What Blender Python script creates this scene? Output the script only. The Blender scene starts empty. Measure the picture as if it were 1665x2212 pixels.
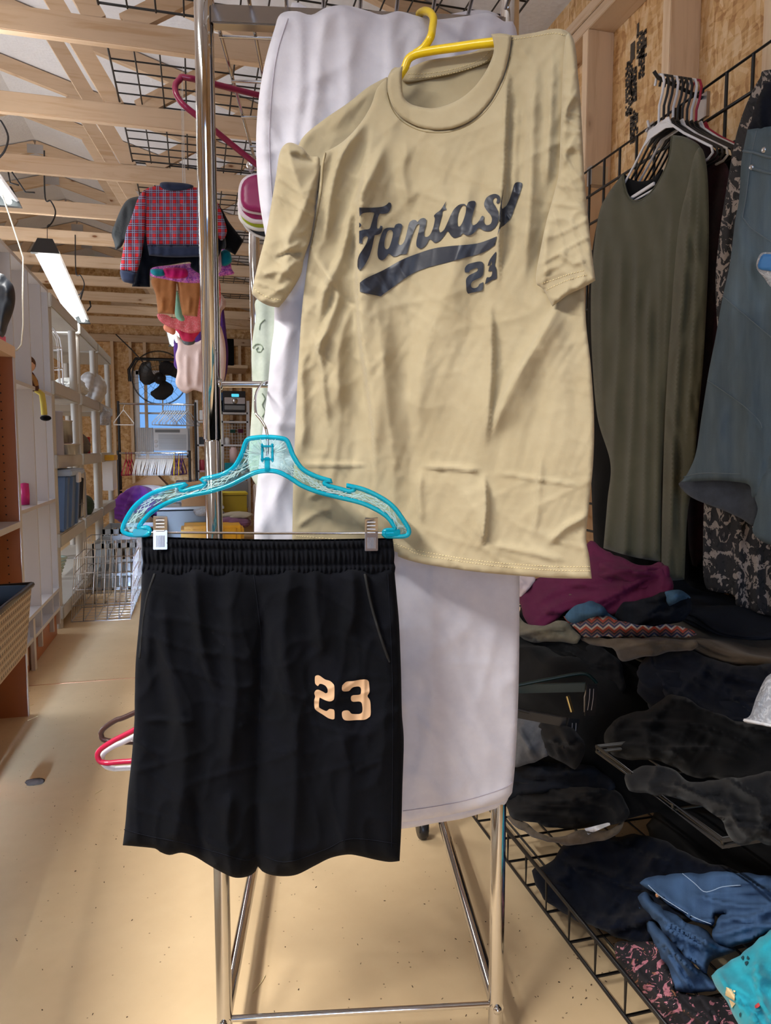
import bpy, bmesh, math, random
import numpy as np
from mathutils import Vector, Matrix
from mathutils.geometry import delaunay_2d_cdt

# ---------------------------------------------------------------- camera
F = 1560.0; CX, CY = 832.5, 1106.0
YAW, PITCH = math.radians(14.7), math.radians(5.0)
CAM = np.array((0.0, 0.0, 1.02))
scn = bpy.context.scene
cd = bpy.data.cameras.new('camera'); cam = bpy.data.objects.new('camera', cd)
scn.collection.objects.link(cam); scn.camera = cam
cam.location = CAM; cam.rotation_euler = (math.radians(90) - PITCH, 0, -YAW)
cd.sensor_fit = 'HORIZONTAL'; cd.sensor_width = 36; cd.lens = F / 1665 * 36
cd.clip_start = 0.02; cd.clip_end = 200
scn.view_settings.view_transform = 'Standard'; scn.view_settings.look = 'None'
scn.view_settings.gamma = 1; scn.view_settings.use_curve_mapping = False
scn.view_settings.exposure = -0.1
# ---------------------------------------------------------------- world: daylight outside the shed
w = bpy.data.worlds.new('world'); scn.world = w; w.use_nodes = True
wn = w.node_tree.nodes; wn['Background'].inputs[0].default_value = (0.22, 0.50, 1.0, 1)
wn['Background'].inputs[1].default_value = 1.1

def area(name, loc, rot, sx, sy, power, col, spread=180):
    l = bpy.data.lights.new(name, 'AREA'); l.shape = 'RECTANGLE'; l.size = sx; l.size_y = sy
    l.energy = power; l.color = col; l.spread = math.radians(spread)
    o = bpy.data.objects.new(name, l); scn.collection.objects.link(o)
    o.location = loc; o.rotation_euler = [math.radians(a) for a in rot]
    return o
WARM = (1.0, 0.975, 0.935); COOL = (0.50, 0.69, 1.0)
# daylight entering through the open double door behind the camera and the left-hand window, plus an indoor fill lamp
area('door_daylight', (-0.74, -6.2, 0.95), (85.5, 0, 0), 0.42, 1.0, 32, COOL, 9)
area('cool_fill', (-0.55, -2.8, 1.15), (84, 0, 0), 1.0, 1.5, 16, (0.54, 0.72, 1.0), 110)  # added lamp inside the room, cool fill for floor and trousers
area('window_daylight', (-3.65, 4.2, 1.3), (0, -90, 0), 1.2, 2.2, 90, (0.84, 0.91, 1.0))
# the row of shop lights under the trusses (fixtures are built further down at the same places)
LAMPS = [(-0.985, 0.30, 2.15), (-0.80, 3.02, 2.12), (-0.80, 5.18, 2.06), (-2.4, 1.2, 2.2), (-2.4, 5.2, 2.2), (-0.2, 8.4, 2.25)]
LP = [82, 20, 16, 10, 24, 6]
for (lx, ly, lz), e in zip(LAMPS, LP):
    area('shop_light_down', (lx, ly, lz - 0.035), (0, 0, 0), 0.03, 1.15, e, WARM, 150)
    area('shop_light_up', (lx, ly, lz + 0.05), (180, 0, 0), 0.09, 1.15, e * 0.26, WARM)

# ---------------------------------------------------------------- pixel geometry helpers
Rm = np.array(cam.rotation_euler.to_matrix())
FW = np.array((math.sin(YAW), math.cos(YAW), 0.0))
def rays(xy):
    xy = np.atleast_2d(np.asarray(xy, float))
    d = np.stack([(xy[:, 0] - CX) / F, (CY - xy[:, 1]) / F, -np.ones(len(xy))], 1)
    return d @ Rm.T
def unproj(xy, D):
    r = rays(xy); return CAM + r * (D / (r @ FW))[:, None]
def at(x, y, D): return Vector(unproj([(x, y)], np.array([float(D)]))[0])
def on_x(x, y, X): r = rays([(x, y)])[0]; return Vector(CAM + r * (X / r[0]))
def on_y(x, y, Y): r = rays([(x, y)])[0]; return Vector(CAM + r * (Y / r[1]))
def on_z(x, y, Z): r = rays([(x, y)])[0]; return Vector(CAM + r * ((Z - CAM[2]) / r[2]))
def plane(p0, n):                              # depth function of a world plane
    p0 = np.array(p0, float); n = np.array(n, float)
    def f(xy):
        r = rays(xy); t = ((p0 - CAM) @ n) / (r @ n); return t * (r @ FW)
    return f
def const(D): return lambda xy: np.full(len(xy), float(D))
def along(pts):                                # depth given along image x
    xs, ds = zip(*pts); return lambda xy: np.interp(np.asarray(xy)[:, 0], xs, ds)

# ---------------------------------------------------------------- objects
COL = scn.collection
def tag(o, label=None, cat=None, group=None, kind=None):
    if label: o['label'] = label
    if cat: o['category'] = cat
    if group: o['group'] = group
    if kind: o['kind'] = kind
    return o
def thing(name, label, cat, loc=(0, 0, 0), group=None):
    o = bpy.data.objects.new(name, None); COL.objects.link(o); o.location = loc; o.empty_display_size = .05
    return tag(o, label, cat, group)
def link(name, me, mat, parent=None):
    o = bpy.data.objects.new(name, me); COL.objects.link(o)
    if mat: me.materials.append(mat)
    if parent is not None:
        o.parent = parent
        base = parent.parent if parent.parent else parent
        o.matrix_parent_inverse = Matrix.Translation(base.location).inverted() if not parent.parent else Matrix.Identity(4)
    return o
def copy_tree(o, parent=None):
    c = o.copy(); COL.objects.link(c)
    if parent is not None: c.parent = parent
    for ch in [x for x in list(COL.objects) if x.parent == o]: copy_tree(ch, c)
    return c
class MB:
    def __init__(s): s.v = []; s.f = []; s.sm = []
    def add(s, v, f, smooth=False):
        n = len(s.v); s.v += [tuple(p) for p in v]; s.f += [tuple(i + n for i in q) for q in f]; s.sm += [smooth] * len(f); return s
    def box(s, a, b):
        (x0, y0, z0), (x1, y1, z1) = a, b
        x0, x1 = min(x0, x1), max(x0, x1); y0, y1 = min(y0, y1), max(y0, y1); z0, z1 = min(z0, z1), max(z0, z1)
        v = [(x0, y0, z0), (x1, y0, z0), (x1, y1, z0), (x0, y1, z0), (x0, y0, z1), (x1, y0, z1), (x1, y1, z1), (x0, y1, z1)]
        return s.add(v, [(3, 2, 1, 0), (4, 5, 6, 7), (0, 1, 5, 4), (1, 2, 6, 5), (2, 3, 7, 6), (3, 0, 4, 7)])
    def obox(s, c, ax, ay, az, sx, sy, sz):
        c = Vector(c); ax, ay, az = [Vector(q).normalized() for q in (ax, ay, az)]
        v = [c + ax * sx * i / 2 + ay * sy * j / 2 + az * sz * k / 2 for k in (-1, 1) for (i, j) in ((-1, -1), (1, -1), (1, 1), (-1, 1))]
        return s.add(v, [(3, 2, 1, 0), (4, 5, 6, 7), (0, 1, 5, 4), (1, 2, 6, 5), (2, 3, 7, 6), (3, 0, 4, 7)])
    def beam(s, p, q, wd, ht, up=(0, 0, 1)):
        p, q = Vector(p), Vector(q); d = (q - p).normalized(); sd = d.cross(Vector(up)).normalized(); u = sd.cross(d)
        return s.obox((p + q) / 2, d, sd, u, (q - p).length, wd, ht)
    def tube(s, pts, r, n=8, closed=False, caps=True):
        pts = [Vector(p) for p in pts]; m = len(pts); rr = r if isinstance(r, (list, tuple)) else [r] * m
        rings = []; prev = None
        for i, p in enumerate(pts):
            if closed: d = pts[(i + 1) % m] - pts[i - 1]
            else: d = pts[min(i + 1, m - 1)] - pts[max(i - 1, 0)]
            d = d.normalized() if d.length > 1e-9 else Vector((0, 0, 1))
            if prev is None:
                a = d.cross(Vector((0, 0, 1)));  a = d.cross(Vector((1, 0, 0))) if a.length < .1 else a
            else: a = prev - d * prev.dot(d)
            a = a.normalized() if a.length > 1e-6 else Vector((1, 0, 0)); prev = a; b = d.cross(a)
            rings.append([p + a * math.cos(2 * math.pi * k / n) * rr[i] + b * math.sin(2 * math.pi * k / n) * rr[i] for k in range(n)])
        v = [q for g in rings for q in g]; f = []
        for i in range(m if closed else m - 1):
            j = (i + 1) % m
            for k in range(n): f.append((i * n + k, i * n + (k + 1) % n, j * n + (k + 1) % n, j * n + k))
        s.add(v, f, True)
        if caps and not closed: s.add(rings[0], [tuple(range(n))[::-1]]); s.add(rings[-1], [tuple(range(n))])
        return s
    def lathe(s, c, prof, n=20, axis=(0, 0, 1), smooth=True):
        c = Vector(c); z = Vector(axis).normalized(); a = z.cross(Vector((0, 1, 0))); a = a if a.length > .1 else z.cross(Vector((1, 0, 0))); a.normalize(); b = z.cross(a)
        v = [c + z * h + (a * math.cos(2 * math.pi * k / n) + b * math.sin(2 * math.pi * k / n)) * max(r, 1e-4) for r, h in prof for k in range(n)]
        f = [(i * n + k, i * n + (k + 1) % n, (i + 1) * n + (k + 1) % n, (i + 1) * n + k) for i in range(len(prof) - 1) for k in range(n)]
        return s.add(v, f, smooth)
    def ball(s, c, r, n=14, sq=(1, 1, 1)):
        c = Vector(c); v = []; f = []
        for i in range(n + 1):
            t = math.pi * i / n
            for k in range(n):
                p = 2 * math.pi * k / n; v.append(c + Vector((math.sin(t) * math.cos(p) * sq[0], math.sin(t) * math.sin(p) * sq[1], math.cos(t) * sq[2])) * r)
        for i in range(n):
            for k in range(n): f.append((i * n + k, (i + 1) * n + k, (i + 1) * n + (k + 1) % n, i * n + (k + 1) % n))
        return s.add(v, f, True)
    def prism(s, pts, off):                    # planar polygon (world points) extruded by a vector
        pts = [Vector(p) for p in pts]; off = Vector(off); n = len(pts)
        return s.add(pts + [p + off for p in pts], [tuple(range(n)), tuple(range(2 * n - 1, n - 1, -1))] + [(i, i + n, (i + 1) % n + n, (i + 1) % n) for i in range(n)])
    def build(s, name, mat, parent=None, smooth=None, bevel=0):
        me = bpy.data.meshes.new(name); me.from_pydata([tuple(p) for p in s.v], [], s.f); me.update()
        for p, q in zip(me.polygons, s.sm): p.use_smooth = q if smooth is None else smooth
        if bevel:
            bm = bmesh.new(); bm.from_mesh(me)
            bmesh.ops.bevel(bm, geom=[e for e in bm.edges if e.calc_length() > bevel * 2.5 and len(e.link_faces) == 2 and e.calc_face_angle(0) > .5], offset=bevel, segments=2, affect='EDGES', clamp_overlap=True)
            bm.to_mesh(me); bm.free()
        return link(name, me, mat, parent)
def struct(name, mb, mat, **k):
    o = mb.build(name, mat, **k); o['kind'] = 'structure'; return o

# ---------------------------------------------------------------- cloth
def catmull(pts, step, closed=True):
    P = [np.array(p[:2], float) for p in pts]; S = [len(p) > 2 for p in pts]; n = len(P); out = []
    rng = range(n if closed else n - 1)
    for i in rng:
        p1, p2 = P[i], P[(i + 1) % n]
        p0 = P[i - 1] if (closed or i > 0) else p1; p3 = P[(i + 2) % n] if (closed or i + 2 < n) else p2
        if S[i]: p0 = p1
        if S[(i + 1) % n]: p3 = p2
        k = max(1, int(round(np.linalg.norm(p2 - p1) / step)))
        for j in range(k):
            t = j / k
            out.append(.5 * (2 * p1 + (p2 - p0) * t + (2 * p0 - 5 * p1 + 4 * p2 - p3) * t * t + (3 * p1 - p0 - 3 * p2 + p3) * t ** 3))
    if not closed: out.append(P[-1])
    return np.array(out)
def inside(q, poly):
    x, y = q[:, 0], q[:, 1]; r = np.zeros(len(q), bool); a = poly; b = np.roll(poly, -1, 0)
    for (x0, y0), (x1, y1) in zip(a, b):
        if y0 == y1: continue
        c = ((y0 > y) != (y1 > y)) & (x < (x1 - x0) * (y - y0) / (y1 - y0) + x0); r ^= c
    return r
def segdist(q, a, b):
    d = b - a; L = max(d @ d, 1e-9); t = np.clip(((q - a) @ d) / L, 0, 1); e = q - a - t[:, None] * d
    return np.hypot(e[:, 0], e[:, 1]), t, d[0] * (q[:, 1] - a[1]) - d[1] * (q[:, 0] - a[0])
def polydist(q, poly, closed=True):
    best = np.full(len(q), 1e9); n = len(poly)
    for i in range(n if closed else n - 1):
        best = np.minimum(best, segdist(q, poly[i], poly[(i + 1) % n])[0])
    return best
def fold_disp(q, folds):
    z = np.zeros(len(q))
    for fd in folds:
        pts, wl, wr, amp = fd[:4]; ends = fd[4] if len(fd) > 4 else 'xx'
        P = catmull(pts, 25, False); L = np.concatenate([[0], np.cumsum(np.linalg.norm(np.diff(P, axis=0), axis=1))]); T = L[-1]
        bd = np.full(len(q), 1e9); bs = np.zeros(len(q)); bl = np.zeros(len(q))
        for i in range(len(P) - 1):
            d, t, sg = segdist(q, P[i], P[i + 1]); m = d < bd
            bd[m] = d[m]; bs[m] = sg[m]; bl[m] = (L[i] + t[m] * (L[i + 1] - L[i]))
        u = bl / T; k = np.ones(len(q))
        if ends[0] == 'x': k *= np.clip(u / .25, 0, 1)
        if ends[1] == 'x': k *= np.clip((1 - u) / .25, 0, 1)
        wdt = np.where(bs > 0, wl, wr) * (.55 + .45 * k)
        z += amp * k * k * (3 - 2 * k) * (.55 * np.exp(-(bd / wdt) ** 2) + .45 / (1 + (2.2 * bd / wdt) ** 2) * np.exp(-(bd / wdt / 2) ** 2))
    return z
def wob(q, amp, sx, sy, seed):                 # smooth cloth undulation, amp in metres, sx/sy wavelengths in px
    rs = np.random.RandomState(seed); z = 0; x, y = q[:, 0], q[:, 1]
    wx = 12 * np.sin(y / 90 + rs.rand() * 6) + 8 * np.sin(x / 60 + y / 47 + rs.rand() * 6)
    for i in range(7):
        a = 2 * math.pi / sx * rs.uniform(.5, 1.9); b = 2 * math.pi / sy * rs.uniform(-1.5, 1.5)
        z = z + np.sin(a * (x + wx) + b * y + rs.rand() * 6.3) * rs.uniform(.4, 1)
    return z * amp / 3.0
def crumple(q, amp, sx, sy, seed):             # sharp-ridged creases
    rs = np.random.RandomState(seed); x, y = q[:, 0], q[:, 1]; z = 0
    for i in range(5):
        th = rs.uniform(-.9, .9) + (math.pi / 2 if i % 2 else 0); s = sx * rs.uniform(.7, 1.6)
        u = (x * math.cos(th) + y * math.sin(th)) / s; v_ = (-x * math.sin(th) + y * math.cos(th)) / sy
        u = u + .9 * np.sin(v_ * 2.1 + rs.rand() * 6) + .4 * np.sin(v_ * 5.3 + rs.rand() * 6)
        g = np.clip(np.sin(v_ * 1.7 + u * .6 + rs.rand() * 6) + .3, 0, 1)
        z = z + g * (1 - np.abs(np.sin(u * math.pi + rs.rand() * 6))) ** 3
    return z * amp
class Surf:
    """a cloth surface: depth function + displacement, so prints and seams can follow it"""
    def __init__(s, dep, folds=(), wobs=(), infl=None, outline=None, thick=0.0, extra=None):
        s.dep, s.folds, s.wobs, s.infl, s.out, s.th, s.extra = dep, folds, wobs, infl, outline, thick, extra
    def prof(s, q):
        if not s.infl: return np.full(len(q), s.th)
        d = polydist(q, s.out); t = np.clip(d / s.infl, 0, 1); return s.th * np.sqrt(1 - (1 - t) ** 2)
    def base(s, q):
        z = fold_disp(q, s.folds)
        for wv in s.wobs: z = z + (crumple(q, *wv[:4]) if len(wv) > 4 else wob(q, *wv))
        if s.extra: z = z + s.extra(q)
        return z
    def pts(s, q, off=0.0, front=True):
        D = s.dep(q) - s.base(q); pr = s.prof(q)
        return unproj(q, D - pr - off) if front else unproj(q, D + pr + off)
def triangulate(outline, step, holes=(), jit=True):
    lo, hi = outline.min(0), outline.max(0); hx = step; hy = step * .866
    gx = []
    for j, y in enumerate(np.arange(lo[1] + hy * .5, hi[1], hy)):
        xs = np.arange(lo[0] + (hx * .5 if j % 2 else 0), hi[0], hx); gx.append(np.stack([xs, np.full(len(xs), y)], 1))
    g = np.concatenate(gx) if gx else np.zeros((0, 2)); g = g[inside(g, outline)]
    for h in holes: g = g[~inside(g, h)]
    if len(g): g = g[polydist(g, outline) > step * .55]
    for h in holes:
        if len(g): g = g[polydist(g, h) > step * .55]
    V = [outline] + list(holes) + [g]; edges = []; n = 0
    for loop in [outline] + list(holes):
        m = len(loop); edges += [(n + i, n + (i + 1) % m) for i in range(m)]; n += m
    A = np.concatenate(V)
    r = delaunay_2d_cdt([Vector(p) for p in A.tolist()], edges, [], 0, 1e-4, False)
    v = np.array([(p.x, p.y) for p in r[0]]); f = np.array([t for t in r[2] if len(t) == 3])
    c = v[f].mean(1); k = inside(c, outline)
    for h in holes: k &= ~inside(c, h)
    return v, f[k]
def cloth(name, outline, dep, mat, parent=None, folds=(), wobs=(), thick=.01, infl=25, step=7, holes=(), back=True, smooth_px=None, extra=None, uvs=1.0):
    ol = catmull(outline, smooth_px or step); hl = [catmull(h, smooth_px or step) for h in holes]
    dep = const(dep) if isinstance(dep, (int, float)) else dep
    S = Surf(dep, folds, wobs, infl, ol if not hl else ol, thick, extra)
    v, f = triangulate(ol, step, hl)
    used = np.unique(f); rm = -np.ones(len(v), int); rm[used] = np.arange(len(used)); v = v[used]; f = rm[f]
    A = S.pts(v); n = len(v)
    # orient towards the camera
    a, b, c = v[f[:, 0]], v[f[:, 1]], v[f[:, 2]]
    cr = (b[:, 0] - a[:, 0]) * (c[:, 1] - a[:, 1]) - (b[:, 1] - a[:, 1]) * (c[:, 0] - a[:, 0]); fl = cr > 0
    f[fl] = f[fl][:, ::-1]
    faces = [tuple(map(int, t)) for t in f]; P = A
    uvv = v
    if back:
        B = S.pts(v, .0015, False); edge = {}
        for t in f:
            for i in range(3):
                e = (int(t[i]), int(t[(i + 1) % 3])); edge[e] = 1
        bd = [e for e in edge if (e[1], e[0]) not in edge]
        faces += [tuple(int(x) + n for x in t[::-1]) for t in f] + [(e[1], e[0], e[0] + n, e[1] + n) for e in bd]
        P = np.concatenate([A, B]); uvv = np.concatenate([v, v])
    me = bpy.data.meshes.new(name); me.from_pydata(P.tolist(), [], faces); me.update()
    me.polygons.foreach_set('use_smooth', [True] * len(me.polygons))
    D0 = float(np.mean(dep(v[:50]))); uv = (uvv - v.mean(0)) * np.array([1, -1]) * D0 / F * uvs
    lay = me.uv_layers.new(name='UVMap'); li = np.zeros(len(me.loops), int); me.loops.foreach_get('vertex_index', li)
    lay.data.foreach_set('uv', uv[li].ravel().astype(float))
    o = link(name, me, mat, parent); o['_'] = 0; del o['_']
    return o, S
def decal(name, polys, S, mat, parent, off=.0012, step=4, holes=()):
    """flat printed shapes that follow cloth surface S"""
    V = []; Fc = []; n = 0
    for i, pl in enumerate(polys):
        ol = catmull(pl, step); hl = [catmull(h, step) for h in (holes[i] if i < len(holes) else ())]
        v, f = triangulate(ol, step, hl); A = S.pts(v, off)
        a, b, c = v[f[:, 0]], v[f[:, 1]], v[f[:, 2]]
        cr = (b[:, 0] - a[:, 0]) * (c[:, 1] - a[:, 1]) - (b[:, 1] - a[:, 1]) * (c[:, 0] - a[:, 0]); f[cr > 0] = f[cr > 0][:, ::-1]
        V += A.tolist(); Fc += [tuple(int(x) + n for x in t) for t in f]; n += len(v)
    me = bpy.data.meshes.new(name); me.from_pydata(V, [], Fc); me.update(); me.polygons.foreach_set('use_smooth', [True] * len(me.polygons))
    return link(name, me, mat, parent)
def seam(name, paths, S, mat, parent, r=.0006, off=.0006, dash=0):
    """stitching lines following cloth surface S (dash in px gives separate stitches)"""
    o = None
    for pth in paths:
        mb = MB(); q = catmull(pth, 3 if dash else 6, False); A = S.pts(q, off)
        if dash:
            for i in range(0, len(A) - 1, 2): mb.tube([A[i], A[i + 1]], r, 4, caps=False)
        else: mb.tube(A, r, 5, caps=False)
        o = mb.build(name, mat, parent)
    return o
def tube_px(mb, pts, r, step=6, n=8, closed=False):
    """tube along pixel points (x, y, D)"""
    P = catmull([p[:2] for p in pts], step, closed)
    raw = np.array([p[:2] for p in pts], float)
    cum = lambda A: np.concatenate([[0], np.cumsum(np.linalg.norm(np.diff(A, axis=0), axis=1))])
    if closed: raw2 = np.vstack([raw, raw[:1]]); ds = [p[2] for p in pts] + [pts[0][2]]
    else: raw2 = raw; ds = [p[2] for p in pts]
    cr = cum(raw2); cp = cum(P); D = np.interp(cp / max(cp[-1], 1e-6) * cr[-1], cr, ds)
    mb.tube(unproj(P, D), r, n, closed); return mb
# ---------------------------------------------------------------- materials
def srgb(r, g, b):
    f = lambda c: (c / 255 / 12.92) if c / 255 <= .04045 else ((c / 255 + .055) / 1.055) ** 2.4
    return (f(r), f(g), f(b), 1)
class NT:
    def __init__(s, name):
        s.m = bpy.data.materials.new(name); s.m.use_nodes = True; s.t = s.m.node_tree; s.n = s.t.nodes; s.bsdf = s.n['Principled BSDF']; s.out = s.n['Material Output']
    def node(s, typ, **k):
        x = s.n.new(typ)
        for a, b in k.items():
            if a.startswith('i_'): x.inputs[int(a[2:])].default_value = b
            else: setattr(x, a, b)
        return x
    def link(s, a, b): s.t.links.new(a, b)
    def coord(s, kind='Object', scale=(1, 1, 1), rot=(0, 0, 0)):
        tc = s.node('ShaderNodeTexCoord'); mp = s.node('ShaderNodeMapping'); mp.inputs['Scale'].default_value = scale; mp.inputs['Rotation'].default_value = rot
        s.link(tc.outputs[kind], mp.inputs[0]); return mp.outputs[0]
    def noise(s, co, scale, detail=3, rough=.6, dist=0):
        x = s.node('ShaderNodeTexNoise'); x.inputs['Scale'].default_value = scale; x.inputs['Detail'].default_value = detail; x.inputs['Roughness'].default_value = rough; x.inputs['Distortion'].default_value = dist
        s.link(co, x.inputs['Vector']); return x.outputs['Fac']
    def vor(s, co, scale, feature='F1', out='Distance'):
        x = s.node('ShaderNodeTexVoronoi', feature=feature); x.inputs['Scale'].default_value = scale; s.link(co, x.inputs['Vector']); return x.outputs[out]
    def ramp(s, fac, stops, interp='LINEAR'):
        x = s.node('ShaderNodeValToRGB'); r = x.color_ramp; r.interpolation = interp
        while len(r.elements) > 1: r.elements.remove(r.elements[-1])
        r.elements[0].position, r.elements[0].color = stops[0]
        for p, c in stops[1:]:
            e = r.elements.new(p); e.color = c
        s.link(fac, x.inputs[0]); return x.outputs[0]
    def mix(s, fac, a, b, mode='MIX'):
        x = s.node('ShaderNodeMix', data_type='RGBA', blend_type=mode)
        for i, v in ((0, fac), (6, a), (7, b)):
            if hasattr(v, 'is_linked') or hasattr(v, 'links'): s.link(v, x.inputs[i])
            else: x.inputs[i].default_value = v
        return x.outputs[2]
    def math(s, op, a, b=0.0):
        x = s.node('ShaderNodeMath', operation=op)
        for i, v in ((0, a), (1, b)):
            if hasattr(v, 'links'): s.link(v, x.inputs[i])
            else: x.inputs[i].default_value = v
        return x.outputs[0]
    def bump(s, h, strength=.3, dist=.001):
        b = s.node('ShaderNodeBump'); b.inputs['Strength'].default_value = strength; b.inputs['Distance'].default_value = dist
        s.link(h, b.inputs['Height']); s.link(b.outputs[0], s.bsdf.inputs['Normal']); return s
    def col(s, c):
        if hasattr(c, 'links'): s.link(c, s.bsdf.inputs['Base Color'])
        else: s.bsdf.inputs['Base Color'].default_value = c
        return s
    def set(s, **k):
        for a, b in k.items(): s.bsdf.inputs[a.replace('_', ' ')].default_value = b
        return s
def plain(name, c, rough=.5, metal=0.0, var=.06, bump=0.0, bs=60, spec=.5):
    t = NT(name); co = t.coord()
    if var: 
        d = tuple(x * (1 - var * 2) for x in c[:3]) + (1,); t.col(t.mix(t.noise(co, 14, 3), d, c))
    else: t.col(c)
    t.set(Roughness=rough, Metallic=metal); t.bsdf.inputs['Specular IOR Level'].default_value = spec
    if bump: t.bump(t.noise(co, bs, 3), bump, .002)
    return t.m
def fabric(name, c, c2=None, rough=.9, weave=900, wb=.25, mott=30, sheen=.15, var=.12, spec=None):
    t = NT(name); co = t.coord('UV'); d = c2 or tuple(x * (1 - var) for x in c[:3]) + (1,)
    t.col(t.mix(t.ramp(t.noise(co, mott, 4, .65), [(.35, (0, 0, 0, 1)), (.65, (1, 1, 1, 1))]), d, c)); t.set(Roughness=rough)
    t.bsdf.inputs['Sheen Weight'].default_value = sheen; t.bsdf.inputs['Specular IOR Level'].default_value = spec if spec is not None else (.2 if max(c[:3]) > .03 else .08)
    a = t.noise(co, weave, 2); b = t.noise(co, 60, 4, .6)
    t.bump(t.math('ADD', t.math('MULTIPLY', a, .35), t.math('MULTIPLY', b, 1.0)), wb, .0015); return t.m
def denim(name, c, dark, fade=.5):
    t = NT(name); co = t.coord('UV'); co2 = t.coord('UV', (1, .12, 1))
    big = t.ramp(t.noise(co2, 22, 4, .6), [(.35, (0, 0, 0, 1)), (.7, (1, 1, 1, 1))])
    fine = t.noise(t.coord('UV', (1, .35, 1), (0, 0, .8)), 1500, 2, .7)
    k = t.mix(big, dark, c); k = t.mix(t.math('MULTIPLY', fine, .45), k, (c[0] * 1.7, c[1] * 1.7, c[2] * 1.6, 1)); t.col(k); t.set(Roughness=.9)
    t.bsdf.inputs['Specular IOR Level'].default_value = .15
    t.bump(t.math('ADD', t.math('MULTIPLY', fine, .3), t.noise(co, 70, 4)), .35, .0015); return t.m
def wood(name, axis, c1=srgb(200, 174, 146), c2=srgb(182, 148, 112), knot=True):
    t = NT(name); sc = {0: (1.0, 14, 14), 1: (14, 1.0, 14), 2: (14, 14, 1.0)}[axis]; co = t.coord('Object', sc)
    g = t.noise(co, 2.4, 6, .6, .8); k = t.ramp(g, [(.3, c2), (.5, c1), (.72, tuple(min(1, x * 1.06) for x in c1[:3]) + (1,))])
    g2 = t.noise(t.coord('Object', tuple(x * .35 for x in sc)), 1.3, 2); k = t.mix(t.math('MULTIPLY', g2, .45), k, srgb(216, 190, 160))
    if knot:
        ks = {0: (1.0, 2.3, 2.3), 1: (2.3, 1.0, 2.3), 2: (2.3, 2.3, 1.0)}[axis]
        v = t.vor(t.coord('Object', ks), 3.6); kk = t.ramp(v, [(.0, (1, 1, 1, 1)), (.045, (1, 1, 1, 1)), (.085, (.25, .25, .25, 1)), (.17, (0, 0, 0, 1))]); k = t.mix(kk, k, srgb(120, 74, 40))
    t.col(k); t.set(Roughness=.75); t.bump(g, .15, .002); return t.m
def osb(name):
    t = NT(name); acc = None
    for rot, sc, sd in (((.2, .3, .5), (1, 1.0, 3.2), 24), ((.9, -.4, 1.9), (3.0, 1.0, 1.0), 30), ((1.4, .7, 2.7), (1.0, 3.4, 1.0), 27)):
        v = t.node('ShaderNodeTexVoronoi'); v.inputs['Scale'].default_value = sd; v.inputs['Randomness'].default_value = 1
        co = t.coord('Object', sc, rot); nz = t.node('ShaderNodeTexNoise'); nz.inputs['Scale'].default_value = 5; t.link(co, nz.inputs['Vector'])
        mx = t.node('ShaderNodeMix', data_type='VECTOR'); mx.inputs[0].default_value = .12; t.link(co, mx.inputs[4]); t.link(nz.outputs['Color'], mx.inputs[5]); t.link(mx.outputs[1], v.inputs['Vector'])
        sp = t.node('ShaderNodeSeparateColor'); t.link(v.outputs['Color'], sp.inputs[0])
        acc = sp.outputs[0] if acc is None else t.math('ADD', t.math('MULTIPLY', acc, .52), t.math('MULTIPLY', sp.outputs[1], .48))
    k = t.ramp(acc, [(.12, srgb(178, 130, 80)), (.35, srgb(212, 168, 112)), (.55, srgb(226, 186, 132)), (.8, srgb(238, 208, 164))])
    fn = t.noise(t.coord('Object', (1, 1, 1)), 90, 4, .7); k = t.mix(t.math('MULTIPLY', fn, .25), k, srgb(120, 76, 40)); t.col(k); t.set(Roughness=.7)
    t.bump(acc, .35, .003); return t.m
def plaid():
    t = NT('plaid_flannel'); co = t.coord('UV'); sp = t.node('ShaderNodeSeparateXYZ'); t.link(co, sp.inputs[0]); P = .030
    def bands(ax, cuts):
        fr = t.math('FRACT', t.math('ADD', t.math('DIVIDE', sp.outputs[ax], P), 50.0)); r = []
        return t.ramp(fr, cuts, 'CONSTANT')
    B = (0, 0, 0, 1); W = (1, 1, 1, 1)
    nav = [(0, B), (.46, W), (1.0, W)]; wl = [(0, B), (.55, W), (.63, B), (.83, W), (.91, B)]
    k = t.mix(0.0, srgb(200, 40, 48), srgb(200, 40, 48))
    for ax in (0, 1): k = t.mix(t.math('MULTIPLY', bands(ax, nav), .66), k, srgb(22, 26, 64))
    for ax in (0, 1): k = t.mix(t.math('MULTIPLY', bands(ax, wl), .62), k, srgb(170, 200, 236))
    t.col(k); t.set(Roughness=.95); t.bump(t.noise(co, 300, 3), .3, .002); return t.m
def blotch(name, base, cols, scale=60, thr=.5, stretch=(1, 1, 1), dist=1.2):
    t = NT(name); co = t.coord('UV', stretch); k = base
    for i, (c, th, s2) in enumerate(cols):
        co2 = t.coord('UV', stretch, (0, 0, i * 1.3)); n = t.noise(co2, scale * s2, 3, .55, dist)
        k = t.mix(t.ramp(n, [(th, (0, 0, 0, 1)), (th + .02, (1, 1, 1, 1))]), k, c)
    t.col(k); t.set(Roughness=.9); return t.m
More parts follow.
